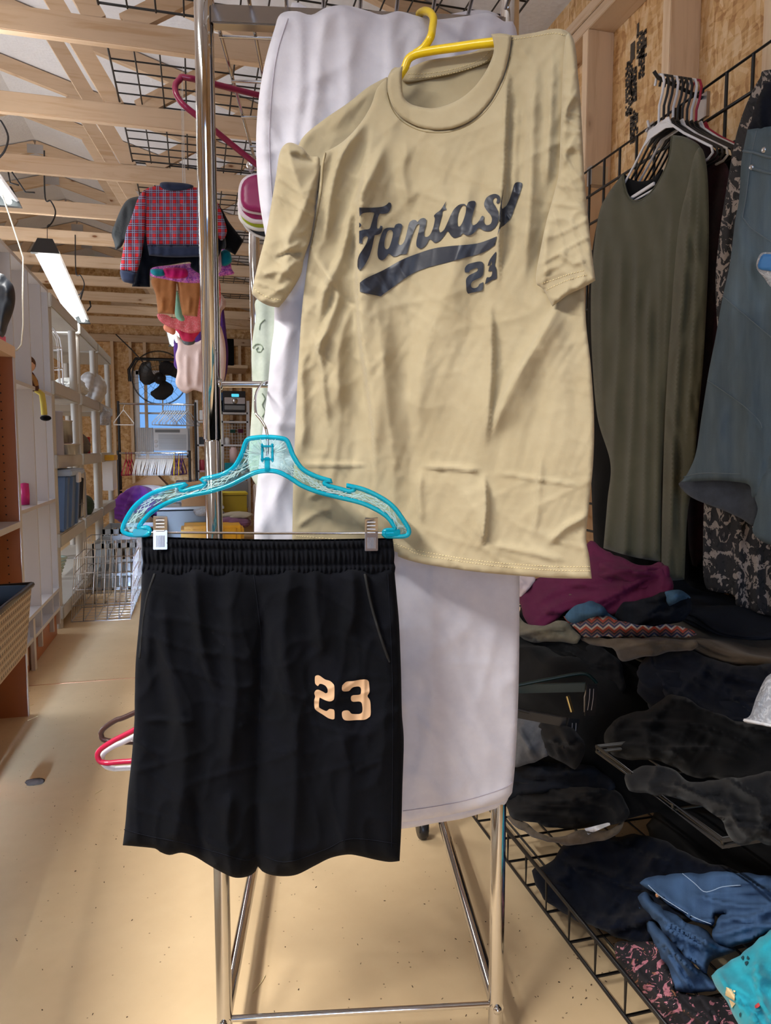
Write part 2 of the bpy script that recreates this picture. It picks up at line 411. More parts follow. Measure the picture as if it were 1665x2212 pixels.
def clear(name, tint, gloss=.12, trans=.8, body=(1, 1, 1, 1), rib=None):
    t = NT(name); n = t; tr = n.node('ShaderNodeBsdfTransparent'); tr.inputs[0].default_value = tint
    b = t.bsdf; b.inputs['Base Color'].default_value = body; b.inputs['Roughness'].default_value = gloss; b.inputs['Transmission Weight'].default_value = 0
    mx = n.node('ShaderNodeMixShader'); fr = n.node('ShaderNodeFresnel'); fr.inputs[0].default_value = 1.5
    m2 = t.math('MAXIMUM', t.math('MULTIPLY', fr.outputs[0], .9), 1 - trans); 
    if rib is not None:
        h = t.noise(t.coord('UV' if rib == 'uv' else 'Object', (1, 1, 1)), 55, 3, .6, 2.0); t.bump(h, .8, .01)
        m2 = t.math('ADD', m2, t.math('MULTIPLY', t.ramp(h, [(.5, (0, 0, 0, 1)), (.62, (1, 1, 1, 1))]), .3))
    t.link(m2, mx.inputs[0]); t.link(tr.outputs[0], mx.inputs[1]); t.link(b.outputs[0], mx.inputs[2]); t.link(mx.outputs[0], t.out.inputs[0]); return t.m
def emit(name, c, s):
    t = NT(name); t.bsdf.inputs['Emission Color'].default_value = c; t.bsdf.inputs['Emission Strength'].default_value = s; t.col(c); return t.m
def floor_mat():
    t = NT('floor_paint'); co = t.coord('Object')
    a = t.noise(co, 1.6, 5, .6); b = t.noise(co, 26, 4, .6)
    k = t.mix(t.ramp(a, [(.3, (0, 0, 0, 1)), (.7, (1, 1, 1, 1))]), srgb(206, 178, 138), srgb(222, 196, 156)); k = t.mix(t.math('MULTIPLY', b, .30), k, srgb(186, 156, 118))
    v = t.vor(t.coord('Object'), 38); n = t.noise(t.coord('Object', (1, 1, 1), (0, 0, 1)), 3.1, 2); rr = t.math('MULTIPLY', n, .11)
    sp = t.ramp(t.math('SUBTRACT', v, rr), [(0, (1, 1, 1, 1)), (.02, (0, 0, 0, 1))]); k = t.mix(t.math('MULTIPLY', sp, .7), k, srgb(96, 70, 46))
    t.col(k); t.set(Roughness=.62); t.bsdf.inputs['Specular IOR Level'].default_value = .35; t.bump(b, .15, .002); return t.m
M = {}
M['chrome'] = plain('chrome', (.56, .55, .55, 1), .08, 1.0, 0)
M['steel'] = plain('brushed_steel', (.6, .6, .62, 1), .3, 1.0, .05)
M['dark_metal'] = plain('dark_metal', (.02, .02, .022, 1), .35, .4, 0)
M['black_wire'] = plain('black_wire', (.008, .008, .009, 1), .42, 0, 0)
M['white_plastic'] = plain('white_plastic', srgb(232, 232, 236), .4, 0, .02)
M['resin'] = plain('grey_resin', srgb(190, 188, 184), .5, 0, .03, .1, 90)
M['melamine'] = plain('white_melamine', srgb(204, 203, 208), .38, 0, .02)
M['brown_melamine'] = plain('brown_melamine', srgb(176, 112, 72), .45, 0, .06)
M['cream'] = plain('cream_laminate', srgb(240, 214, 190), .5, 0, .04)
M['black_plastic'] = plain('black_plastic', (.012, .012, .014, 1), .35, 0, 0)
M['grey_plastic'] = plain('grey_plastic', srgb(128, 130, 134), .45, 0, .04)
M['cardboard'] = plain('cardboard', srgb(176, 132, 92), .85, 0, .08, .1, 40)
M['wx'] = wood('lumber_x', 0); M['wy'] = wood('lumber_y', 1); M['wz'] = wood('lumber_z', 2, srgb(228, 200, 166), srgb(208, 172, 132)); M['osb'] = osb('strand_board'); M['floor'] = floor_mat()
M['wzn'] = wood('lumber_plain', 2, knot=False)
M['tee'] = fabric('tan_jersey', srgb(173, 159, 129), srgb(164, 149, 118), mott=9, wb=.2, sheen=.2)
M['print'] = plain('navy_print', srgb(34, 38, 50), .5, 0, .05, .12, 120)
M['shorts'] = fabric('black_jersey', srgb(11, 12, 18), srgb(8, 9, 13), wb=.3, mott=12, sheen=.02)
M['beige_print'] = plain('beige_print', srgb(206, 166, 128), .4, 0, .05)
M['stitch'] = plain('cream_stitching', srgb(226, 208, 160), .8, 0, 0)
M['black_stitch'] = plain('black_stitching', srgb(8, 8, 10), .8, 0, 0)
M['white_twill'] = fabric('white_twill', srgb(212, 208, 215), srgb(201, 197, 205), wb=.22, mott=14)
M['sheer'] = fabric('pale_green_gauze', srgb(206, 214, 200), srgb(190, 200, 184), mott=30)
M['olive'] = fabric('olive_jersey', srgb(88, 87, 70), srgb(78, 77, 61), wb=.2, mott=6, sheen=.2)
M['black_cloth'] = fabric('black_cloth', srgb(11, 11, 13), srgb(8, 8, 9), sheen=.07)
M['charcoal'] = fabric('charcoal_cloth', srgb(19, 20, 23), srgb(14, 14, 17), sheen=.07)
M['navy'] = fabric('navy_cloth', srgb(16, 21, 34), srgb(11, 14, 24), sheen=.06)
M['denim'] = denim('washed_denim', srgb(92, 107, 118), srgb(58, 71, 81)); M['blue_denim'] = denim('mid_blue_denim', srgb(60, 84, 118), srgb(34, 50, 76)); M['light_denim'] = denim('light_denim', srgb(70, 106, 138), srgb(30, 52, 78)); M['dark_denim'] = denim('dark_denim', srgb(20, 25, 36), srgb(11, 14, 20))
M['purple'] = fabric('plum_jersey', srgb(98, 28, 68), srgb(84, 23, 58), wb=.2, mott=8, sheen=.04)
M['khaki'] = fabric('khaki_twill', srgb(108, 103, 88), srgb(94, 89, 76))
M['tan_cloth'] = fabric('tan_cloth', srgb(96, 84, 70), srgb(82, 72, 60))
M['teal'] = fabric('teal_cloth', srgb(44, 158, 176), srgb(36, 140, 158))
M['marble'] = blotch('marbled_print', srgb(38, 38, 42), [(srgb(150, 140, 134), .53, 1.0), (srgb(20, 22, 26), .58, 1.7)], 58, stretch=(1, .6, 1))
M['paisley'] = blotch('paisley_print', srgb(22, 18, 24), [(srgb(168, 104, 116), .56, .9), (srgb(196, 140, 150), .66, 1.3), (srgb(140, 88, 60), .66, 1.1), (srgb(20, 16, 22), .63, 2.2)], 44, dist=2.2)
M['plaid'] = plaid(); M['navy_rib'] = fabric('navy_rib', srgb(40, 50, 78))
M['brass_btn'] = plain('copper_rivet', (.7, .4, .25, 1), .3, 1, 0)
M['yellow_plastic'] = plain('yellow_plastic', srgb(236, 200, 20), .28, 0, 0); M['burgundy'] = plain('burgundy_plastic', srgb(132, 24, 62), .28, 0, 0); M['brown_plastic'] = plain('brown_plastic', srgb(62, 40, 36), .28, 0, 0); M['red_plastic'] = plain('red_plastic', srgb(170, 24, 60), .28, 0, 0)
M['cyan_rim'] = clear('cyan_plastic_rim', (.30, .84, .94, 1), .1, .58, (.0, .52, .72, 1)); M['cyan_web'] = clear('cyan_plastic_web', (.80, .96, .96, 1), .06, .95, (.62, .88, .92, 1), 'obj')
M['clip_steel'] = plain('clip_steel', (.42, .40, .40, 1), .3, 1.0, 0); M['bar_steel'] = plain('bar_steel', (.36, .33, .31, 1), .16, 1.0, 0); M['nylon'] = clear('nylon_line', (.9, .9, .9, 1), .2, .8)
M['glass'] = clear('window_glass', (.97, .98, 1, 1), .05, .94); M['bag'] = clear('clear_bag', (.93, .94, .97, 1), .2, .55, (.8, .82, .88, 1), 'obj')
M['tube'] = emit('fluorescent_tube', (.93, 1.0, .96, 1), 11.0)
# ================================================================ THE ROOM
XR, XS, XL, Y0, Y1 = 1.43, 1.33, -3.85, -3.2, 10.42
ZP = 2.45; ZJ = 2.53; RIDGE = (-1.2, 3.42)
struct('floor', MB().box((XL - .1, Y0, -.03), (XR + .1, Y1 + .1, 0)), M['floor'])
struct('trim_1', MB().box((-.75, 3.33, -.001), (1.3, 3.334, .0012)), M['brown_melamine'])
# strand board walls
struct('wall_right', MB().box((XR, Y0, 0), (XR + .012, Y1, 2.80)), M['osb'])
struct('wall_left', MB().box((XL - .012, Y0, 0), (XL, 3.1, 2.80)).box((XL - .012, 5.3, 0), (XL, Y1, 2.80)).box((XL - .012, 3.1, 0), (XL, 5.3, .7)).box((XL - .012, 3.1, 1.9), (XL, 5.3, 2.80)), M['osb'])
struct('wall_front', MB().box((XL, Y0 - .012, 0), (-1.4, Y0, 2.6)).box((-.62, Y0 - .012, 0), (XR, Y0, 2.6)).box((-1.4, Y0 - .012, 2.05), (-.62, Y0, 2.6)), M['osb'])
wa, wb = on_y(293, 800, Y1), on_y(405, 800, Y1); WX0, WX1 = wa.x, wb.x; WZ0, WZ1 = on_y(350, 985, Y1).z, on_y(350, 806, Y1).z
struct('wall_back', MB().box((XL, Y1, 0), (WX0, Y1 + .012, 3.4)).box((WX1, Y1, 0), (XR, Y1 + .012, 3.4)).box((WX0, Y1, 0), (WX1, Y1 + .012, WZ0)).box((WX0, Y1, WZ1), (WX1, Y1 + .012, 3.4)), M['osb'])
# studs
n = 2
for y in (-.15, .3, .72, 1.11, 1.49, 1.885, 2.34, 2.78, 3.2, 3.6, 4.0, 4.4, 4.8, 5.2, 5.6, 6.0, 6.4, 6.8, 7.2, 7.6, 8.0, 8.4, 8.8, 9.2, 9.6, 10.0):
    struct('trim_%d' % n, MB().box((XS, y, 0), (XR, y + .038, ZP)), M['wz'], bevel=.002); n += 1
struct('trim_%d' % n, MB().box((XS, Y0, ZP), (XR, Y1, ZP + .038)), M['wy'], bevel=.002); n += 1
struct('trim_%d' % n, MB().box((XS - .003, Y0, ZP + .04), (XR, Y1, ZJ)), M['wy'], bevel=.002); n += 1
for x in [on_y(px, 900, Y1 - .09).x for px in (246, 285, 316, 412, 470, 500, 520)] + [-3.4, -3.0, -2.6]:
    struct('trim_%d' % n, MB().box((x - .019, Y1 - .09, 0), (x + .019, Y1, 2.44)), M['wz']); n += 1
struct('trim_%d' % n, MB().box((XL, Y1 - .09, 2.44), (XR, Y1, 2.53)), M['wx']); n += 1
# roof deck: white foil-faced insulation under each slope
def roof_mat():
    t = NT('foil_insulation'); co = t.coord('Object', (1, 1, 1)); v = t.vor(co, 55); t.col(t.mix(t.noise(co, 3, 3), srgb(205, 206, 212), srgb(232, 232, 236))); t.set(Roughness=.6); t.bump(v, .5, .004); return t.m
M['roof'] = roof_mat()
def slope(x): return RIDGE[1] + .095 - abs(x - RIDGE[0]) * SL
SL = (RIDGE[1] - 2.62) / (XR + .05 - RIDGE[0])
xr_, xl_ = XR + .3, RIDGE[0] - (XR + .3 - RIDGE[0])
mb = MB(); mb.prism([(RIDGE[0], Y0, slope(RIDGE[0])), (xr_, Y0, slope(xr_)), (xr_, Y0, slope(xr_) + .02), (RIDGE[0], Y0, slope(RIDGE[0]) + .02)], (0, Y1 - Y0 + .2, 0))
mb.prism([(RIDGE[0], Y0, slope(RIDGE[0])), (xl_, Y0, slope(xl_)), (xl_, Y0, slope(xl_) + .02), (RIDGE[0], Y0, slope(RIDGE[0]) + .02)], (0, Y1 - Y0 + .2, 0))
struct('ceiling', mb, M['roof'])
struct('wall_gable', MB().prism([(XL, Y0, 2.55), (XR, Y0, 2.55), (XR, Y0, 2.74), (RIDGE[0], Y0, 3.53), (XL, Y0, 2.74)], (0, -.012, 0)), M['osb'])
# trusses (structure): one ceiling member per lumber piece group
def truss(y, k):
    T = .038; r0 = thing('trim_%d' % k, None, None, (0, y, ZJ)); r0['kind'] = 'structure'
    MB().box((XL + .02, y, ZJ), (XR, y + T, ZJ + .09)).build('bottom_chord', M['wx'], r0, bevel=.003)
    hl = lambda x: slope(x) - .052
    def stick(nm, x0, z0, x1, z1, h=.085):
        e = .003 if nm == 'web' else 0
        dx, dz = x1 - x0, z1 - z0; L = math.hypot(dx, dz); nx, nz = -dz / L * h / 2, dx / L * h / 2
        MB().prism([(x0 + nx, y + e, z0 + nz), (x1 + nx, y + e, z1 + nz), (x1 - nx, y + e, z1 - nz), (x0 - nx, y + e, z0 - nz)][::-1], (0, T - 2 * e, 0)).build(nm, M['wx'], r0)
    xe = XR + .05; xw = 2 * RIDGE[0] - xe
    stick('top_chord', RIDGE[0], hl(RIDGE[0]), xe, hl(xe)); stick('top_chord', RIDGE[0], hl(RIDGE[0]), xw, hl(xw))
    for sgn in (1, -1):
        stick('web', RIDGE[0] + sgn * .48, hl(RIDGE[0] + sgn * .48) - .03, RIDGE[0] + sgn * .88, ZJ + .08, .075)
        stick('web', RIDGE[0] + sgn * 1.55, hl(RIDGE[0] + sgn * 1.55) - .03, RIDGE[0] + sgn * .98, ZJ + .08, .075)
    MB().box((RIDGE[0] - .06, y - .002, hl(RIDGE[0]) - .06), (RIDGE[0] + .06, y, hl(RIDGE[0]) + .01)).build('gusset_plate', M['steel'], r0)
k = n
for y in (.85, 1.57, 2.29, 3.01, 3.71, 4.46, 5.21, 5.88, 6.6, 7.32, 8.04, 8.76, 9.48):
    truss(y, k); k += 1
n = k
struct('trim_%d' % n, MB().beam((-.9, 9.0, ZJ + .14), (1.3, 9.6, ZJ + .04), .038, .09), M['wx']); n += 1
# faded mill stamp on the strand board between two studs of the right wall
def stamp():
    rnd = random.Random(5); m = MB(); X = XR - .0015
    cols = [(1372, 70, 1383, 330, 'ABCDEF'), (1352, 130, 1364, 330, 'x'), (1392, 120, 1395, 230, 'x')]
    def cell(px, py, wpx, hpx):
        a = on_x(px, py, X); b = on_x(px + wpx, py, X); c = on_x(px, py + hpx, X); m.box((X - .0005, a.y, a.z), (X, b.y, c.z))
    def patch(px, py, rows, s):              # dot-matrix style blocks of broken characters
        for i in range(rows):
            for j in range(5):
                if rnd.random() < .56:
                    a = on_x(px + j * s, py + i * s * .9 - j * s * .5, X); m.box((X - .0004, a.y - .004 * s / 3, a.z - .003 * s / 3), (X, a.y + .004 * s / 3, a.z + .004 * s / 3))
    patch(1352, 135, 44, 3.0); patch(1377, 75, 15, 4.2); patch(1380, 125, 20, 2.6); patch(1364, 150, 34, 2.4); patch(1362, 245, 22, 3.4)
    cell(1362, 96, 9, 38); cell(1376, 52, 4, 24)
    return m
struct('trim_%d' % n, stamp(), plain('faded_ink', srgb(74, 66, 58), .8, 0, .1)); n += 1
# window in the back wall
r0 = thing('window_1', None, None, (WX0, Y1, WZ0)); r0['kind'] = 'structure'
m = MB()
for a, b in (((WX0 - .03, WZ0 - .02), (WX0 + .035, WZ1 + .02)), ((WX1 - .035, WZ0 - .02), (WX1 + .03, WZ1 + .02)), ((WX0, WZ1 - .03), (WX1, WZ1 + .03)), ((WX0, WZ0 - .03), (WX1, WZ0 + .01))):
    m.box((a[0], Y1 - .03, a[1]), (b[0], Y1 + .03, b[1]))
mz = on_y(350, 893, Y1).z; m.box((WX0, Y1 - .01, mz - .012), (WX1, Y1 + .02, mz + .012)); mx_ = WX0 + (WX1 - WX0) * .5; m.box((mx_ - .01, Y1, mz), (mx_ + .01, Y1 + .02, WZ1))
m.build('window_frame', M['white_plastic'], r0)
MB().box((WX0, Y1 + .012, WZ0), (WX1, Y1 + .016, WZ1)).build('pane', M['glass'], r0)
# left window frame and the door opening behind the camera
struct('window_2', MB().box((XL - .02, 3.05, .65), (XL + .02, 5.35, .72)).box((XL - .02, 3.05, 1.88), (XL + .02, 5.35, 1.95)).box((XL - .02, 3.05, .65), (XL + .02, 3.12, 1.95)).box((XL - .02, 5.28, .65), (XL + .02, 5.35, 1.95)), M['white_plastic'])
# trees outside the back window
for i, (x, y, z, r, lab) in enumerate(((-1.75, 13.6, .95, .42, 'bright green leafy tree outside the window, left of the pane'), (-1.6, 15.5, 1.75, .35, 'green leafy treetop outside the window behind the fan'))):
    rs = np.random.RandomState(i); m = MB()
    root = thing('garden_tree', lab, 'tree', (x, y, 0))
    for j in range(16): m.ball((x + rs.uniform(-.7, .7) * r, y + rs.uniform(-.5, .5) * r, z + rs.uniform(-.6, .6) * r), r * rs.uniform(.3, .5), 8)
    m.build('foliage', plain('leaf_green_%d' % i, srgb(140, 205, 90), .9, 0, .3), root); MB().tube([(x, y, 0), (x, y, z)], .06).build('trunk', M['brown_plastic'], root)
struct('ground', MB().box((-20, Y1 + .2, -.3), (20, 40, -.25)), plain('lawn', srgb(110, 150, 80), .95)) 

# ================================================================ shop lights
def catmull3(P, k=5):
    P = [np.array(p, float) for p in P]; out = []
    for i in range(len(P) - 1):
        p0, p1, p2, p3 = P[max(i - 1, 0)], P[i], P[i + 1], P[min(i + 2, len(P) - 1)]
        for j in range(k): t = j / k; out.append(.5 * (2 * p1 + (p2 - p0) * t + (2 * p0 - 5 * p1 + 4 * p2 - p3) * t * t + (3 * p1 - p0 - 3 * p2 + p3) * t ** 3))
    return out + [P[-1]]
def shop_light(i, label, tilt=0.0):
    lx, ly, lz = LAMPS[i]
    r = thing('shop_light', label, 'light', (lx, ly, lz), 'hanging fluorescent shop lights')
    MB().prism([(lx - .07, ly - .6, lz - .005), (lx - .03, ly - .6, lz + .045), (lx + .03, ly - .6, lz + .045), (lx + .07, ly - .6, lz - .005), (lx + .06, ly - .6, lz - .01), (lx, ly - .6, lz + .02), (lx - .06, ly - .6, lz - .01)], (0, 1.2, 0)).build('reflector', M['white_plastic'], r)
    for dx in (-.03, .03): MB().tube([(lx + dx, ly - .58, lz - .015), (lx + dx, ly + .58, lz - .015)], .013, 10).build('tube', M['tube'], r)
    for s in (-1, 1):
        y = ly + s * .605; MB().prism([(lx - .078, y - .012, lz - .03), (lx - .04, y - .012, lz + .055), (lx + .04, y - .012, lz + .055), (lx + .078, y - .012, lz - .03)], (0, .024, 0)).build('end_cap', M['black_plastic'], r)
        m = MB(); m.tube([(lx, ly + s * .55, lz + .04), (lx, ly + s * .55, lz + .16), (lx + .01, ly + s * .55, lz + .17)], .002, 5)
        pts = [(lx, ly + s * .55, lz + .15), (lx + .03, ly + s * .55, lz + .19), (lx + .045, ly + s * .55, lz + .25), (lx + .02, ly + s * .55, lz + .31), (lx - .01, ly + s * .55, lz + .33), (lx - .012, ly + s * .55, ZJ + .14)]
        m.tube([tuple(p) for p in catmull3(pts)], .0045, 6).build('hook_cord', M['black_plastic'], r)
    r.rotation_euler.x = tilt
    return r
shop_light(0, 'shop light above the camera, nearest of the row'); shop_light(1, 'bright shop light cut by the left edge, in front of the ceiling joists'); shop_light(2, 'glowing white shop light hanging from a black cord above the grey shelving', -.16)
shop_light(3, 'shop light hanging beyond the white bookcases'); shop_light(4, 'shop light seen glowing through the top tier of the grey shelving'); shop_light(5, 'shop light hanging near the back wall')
m = MB(); p = [at(5, 420, 3.0), at(22, 470, 3.05), at(50, 556, 3.1), at(49, 640, 3.1), at(50, 700, 3.1), at(46, 745, 3.12), at(36, 757, 3.1), at(22, 753, 3.1)]
m.tube(p, .0035, 6); tag(m.build('pull_cord', plain('white_cord', srgb(222, 216, 200), .7), None), 'white pull cord hanging down in front of the white bookcases', 'cord')
m = MB(); m.tube([at(250, 722, 9.2), at(285, 756, 9.2), at(325, 800, 9.3)], .008, 6); tag(m.build('power_cable', M['black_plastic']), 'black cable running down from the joists to the fan', 'cable')
for i, pts in enumerate((((160, 623), (158, 648), (168, 642), (172, 652), (180, 625)), ((194, 650), (196, 662), (188, 672)), ((18, 372), (22, 395), (40, 400)), ((26, 372), (55, 415), (75, 416)))):
    m = MB(); D = 7.0 if i < 2 else 3.6; m.tube([at(a, b, D) for a, b in pts], .007 if i < 2 else .004, 6)
    tag(m.build('ceiling_hook', M['dark_metal']), ['black wire hook on the joist behind the shop light', 'short black hook hanging below the joists, right of the wire hook', 'bent grey wire beside the left-edge shop light', 'long grey wire crossing the joists beside the left-edge shop light'][i], 'hook', 'hooks on the joists')

# ================================================================ wire grid panels lying on the trusses
def wire_grid(name, label, p0, du, dv, nu, nv, sp, r, mat, group, border=True):
    """grid in plane p0 + u du + v dv"""
    p0, du, dv = Vector(p0), Vector(du).normalized(), Vector(dv).normalized()
    root = thing(name, label, 'wire grid', p0, group); W, H = (nu) * sp, (nv) * sp; nn = du.cross(dv) * r
    m = MB()
    for i in range(nu + 1): m.tube([p0 + du * i * sp, p0 + du * i * sp + dv * H], r * (1.3 if i in (0, nu) else 1), 6)
    m2 = MB()
    for j in range(nv + 1): m2.tube([p0 + dv * j * sp + nn * 1.8, p0 + dv * j * sp + nn * 1.8 + du * W], r * (1.3 if j in (0, nv) else 1), 6)
    m.v += []; off = len(m.v); m.v += m2.v; m.f += [tuple(i + off for i in q) for q in m2.f]; m.sm += m2.sm
    m.build('wire_mesh', mat, root); return root
zg = ZJ + .10
GL = ['black wire grid across the joists at the top left, nearest', 'black wire grid above the joists, behind the burgundy hanger', 'black wire grid above the joists, right over the plaid jacket', 'black wire grid on the joists behind the plaid jacket', 'farthest black wire grid on the joists beside the rear pole']
for i, ya in enumerate((1.75, 3.24, 4.47, 5.74, 7.0)):
    wire_grid('wire_grid_panel', GL[i], (-.305, ya, zg), (1, 0, 0), (0, 1, 0), 15, 12, .1, .0034, M['black_wire'], 'wire grid panels on the trusses')
# gridwall along the right wall
XG = 1.275
g = thing('gridwall', 'tall black gridwall panels fixed along the right-hand wall studs', 'gridwall', (XG, 1.4, 0))
zt = 1.935
for a, b in ((-.75, -.14), (-.12, .49), (.51, 1.12), (1.14, 1.757), (1.775, 2.39), (2.41, 3.02)):
    m = MB(); m.tube([(XG, a, .1), (XG, a, zt), (XG, b, zt), (XG, b, .1)], .0055, 8, closed=True)
    y = a + .087
    while y < b - .03: m.tube([(XG, y, .1), (XG, y, zt)], .0042, 6); y += .0875
    z = zt - .09
    while z > .12: m.tube([(XG - .007, a, z), (XG - .007, b, z)], .0042, 6); z -= .0915
    m.build('grid_panel', M['black_wire'], g)
for y in (1.87, 2.2, 1.1, .2): MB().box((XG, y, zt - .05), (XS + .005, y + .03, zt + .01)).build('bracket', M['steel'], g)
tag(MB().tube([on_x(1399, 262, XG - .012), on_x(1402, 275, XG - .03), on_x(1396, 283, XG - .02)], .004, 6).build('white_clip', M['white_plastic']), 'small white clip hooked on the top wire of the gridwall', 'clip')
# ================================================================ the chrome rack in the middle
DFL, DFR = 1.127, 1.160
fl = at(485, 2200, DFL); u = at(1070, 2184, DFR) - fl; W = u.length; u.z = 0; u.normalize()
v = Vector((-u.y, u.x, 0)); L = .665; ZR = .072
FL_ = Vector((fl.x, fl.y, 0)); FR_ = FL_ + u * W; RL_ = FL_ + v * L; RR_ = FR_ + v * L
rack = thing('garment_rack', 'chrome rolling garment rack of tall poles with a wire top shelf', 'rack', FL_)
up = lambda p, z: Vector((p.x, p.y, z))
ZT = 1.93; ZB = at(520, 43, 1.135).z; ZS = ZB + .022; ZRUNG = at(520, 831, 1.135).z
for i, p in enumerate((FL_, FR_, RL_, RR_)):
    m = MB(); r = .0128
    prof = [(r, .022), (r, 1.03), (r * .93, 1.031), (r * .93, 1.034), (r * 1.1, 1.035), (r * 1.1, ZT), (r * .6, ZT + .012), (.001, ZT + .014)]
    if i > 1: prof = [(r, ZR - .02), (r, .93), (r * .9, .931), (r * .9, .934), (r, .935), (r, 1.60), (r * .6, 1.61), (.001, 1.612)]
    m.lathe((p.x, p.y, 0), prof, 24).build('pole', M['chrome'], rack)
for p, q in ((FL_, RL_), (FR_, RR_)):
    MB().tube([up(p, ZR) - v * .01, up(q, ZR) + v * .03], .0115, 14).build('base_rail', M['chrome'], rack)
m = MB()
for z in (ZR, .56): MB().tube([up(FL_, z) + u * .008, up(FR_, z) - u * .008], .0052, 10).build('cross_rung', M['chrome'], rack)
MB().tube([up(FL_, ZRUNG) + u * .008, up(FR_, ZRUNG) - u * .008], .0052, 10).lathe(up(FL_, ZRUNG) + u * .012, [(.0, -.006), (.0085, -.004), (.0085, .004), (.0, .006)], 12, u).build('cross_rung', M['chrome'], rack)
MB().beam(up(FL_, ZB) + u * .012, up(FR_, ZB) - u * .006, .022, .027).build('top_bar', M['bar_steel'], rack, bevel=.002)
MB().beam(up(RL_, ZS - .03) + u * .01, up(RR_, ZS - .03) - u * .01, .02, .02).build('rear_bar', M['steel'], rack, bevel=.002)
m = MB()                                       # wire shelf
for i in range(9):
    a = FL_ + u * (.012 + i * (W - .02) / 8); m.tube([up(a, ZS + .015) - v * .10, up(a, ZS) + v * .01, up(a, ZS) + v * (L - .02)], .0031, 8)
for t in (-.08, .08, .22, .36, .50, .598): m.tube([up(FL_, ZS - .006) + v * t + u * .01, up(FR_, ZS - .006) + v * t - u * .006], .0026, 6)
m.build('wire_shelf', M['chrome'], rack)
for p, s in ((FL_, -v), (FR_, -v)):
    m = MB(); m.lathe(up(p, ZR) - v * .013, [(0, 0), (.0075, 0), (.0075, .003), (.005, .006), (0, .007)], 12, s); m.build('bolt', M['chrome'], rack)
def caster(p):
    m = MB(); m.lathe((p.x - .011, p.y, .026), [(0, 0), (.024, 0), (.027, .004), (.027, .018), (.024, .022), (0, .022)], 20, (1, 0, 0)); m.prism([(p.x - .013, p.y - .02, .024), (p.x - .013, p.y + .012, .06), (p.x - .013, p.y - .018, .06)], (.026, 0, 0)); m.lathe((p.x, p.y, .05), [(.008, 0), (.008, .035)], 10)
    m.build('caster', M['black_plastic'], rack)
for p in (RL_, RR_ - u * .045): caster(p)
for p in (FL_, FR_): MB().lathe((p.x, p.y, 0), [(0, 0), (.012, 0), (.012, .02), (.009, .03), (.009, .06)], 16).build('glide_foot', M['black_plastic'], rack)

# ---------------------------------------------------------------- tube hangers that peep out of the rack
def loop_hanger(name, label, pts, hook, mat, r=.0046, group=None):
    root = thing(name, label, 'hanger', at(*pts[0]), group); tube_px(MB(), pts, r, 6, 10, True).build('frame', mat, root)
    tube_px(MB(), hook, r * .9, 5, 8).build('hook', mat, root); return root
loop_hanger('clothes_hanger', 'burgundy plastic tube hanger sticking out left behind the chrome pole', [(410, 169, 1.29), (560, 206, 1.36), (700, 238, 1.42), (790, 330, 1.5), (760, 470, 1.5), (655, 432, 1.42), (545, 348, 1.36), (440, 262, 1.30), (392, 222, 1.28), (378, 190, 1.28), (388, 172, 1.285)], [(700, 238, 1.42), (720, 190, 1.42), (735, 150, 1.42), (720, 140, 1.42)], M['burgundy'], .0052)
loop_hanger('clothes_hanger', 'dark brown plastic hanger corner peeping out behind the black shorts', [(290, 1540, 1.21), (250, 1556, 1.21), (222, 1576, 1.21), (219, 1590, 1.21), (232, 1600, 1.21), (300, 1603, 1.21), (700, 1600, 1.21), (735, 1585, 1.21), (500, 1440, 1.21)], [(500, 1440, 1.21), (500, 1390, 1.195), (520, 1350, 1.18), (512, 1330, 1.15)], M['brown_plastic'], group='hangers behind the black shorts')
loop_hanger('clothes_hanger', 'red plastic hanger corner in front of the white and brown hangers', [(284, 1580, 1.18), (240, 1603, 1.18), (214, 1622, 1.18), (212, 1638, 1.18), (228, 1648, 1.18), (300, 1643, 1.18), (690, 1620, 1.18), (730, 1600, 1.18), (500, 1470, 1.18)], [(500, 1470, 1.18), (500, 1400, 1.18), (520, 1350, 1.16), (512, 1330, 1.15)], M['red_plastic'], group='hangers behind the black shorts')
loop_hanger('clothes_hanger', 'white plastic hanger corner tucked under the red hanger', [(288, 1592, 1.195), (245, 1612, 1.195), (222, 1630, 1.195), (224, 1650, 1.195), (245, 1660, 1.195), (300, 1658, 1.195), (690, 1640, 1.195), (730, 1610, 1.195), (500, 1480, 1.195)], [(500, 1480, 1.195), (500, 1410, 1.18), (520, 1350, 1.16), (512, 1330, 1.15)], M['white_plastic'], group='hangers behind the black shorts')

# ---------------------------------------------------------------- flip-flops hanging at the back of the rack
FFL = ['magenta flip-flop sole with white rim, topmost of the hanging stack', 'magenta and white flip-flop under the topmost one', 'lime green edged sandal low in the hanging stack', 'black and white sandal at the bottom of the hanging stack']
ffc = [(srgb(150, 24, 92), srgb(236, 224, 234)), (srgb(160, 20, 96), srgb(238, 226, 236)), (srgb(176, 196, 40), srgb(240, 240, 236)), (srgb(26, 36, 48), srgb(226, 228, 232))]
ffo = [[(560, 372), (532, 380), (518, 396), (514, 425), (520, 450), (545, 462), (600, 465), (640, 440), (640, 390), (600, 372)], [(560, 400), (522, 410), (513, 440), (518, 462), (535, 478), (560, 484), (620, 480), (640, 440), (620, 400)], [(560, 425), (520, 440), (514, 462), (520, 480), (540, 495), (570, 500), (620, 490), (640, 450)], [(560, 450), (525, 470), (524, 484), (538, 502), (560, 514), (590, 518), (630, 500), (640, 460)]]
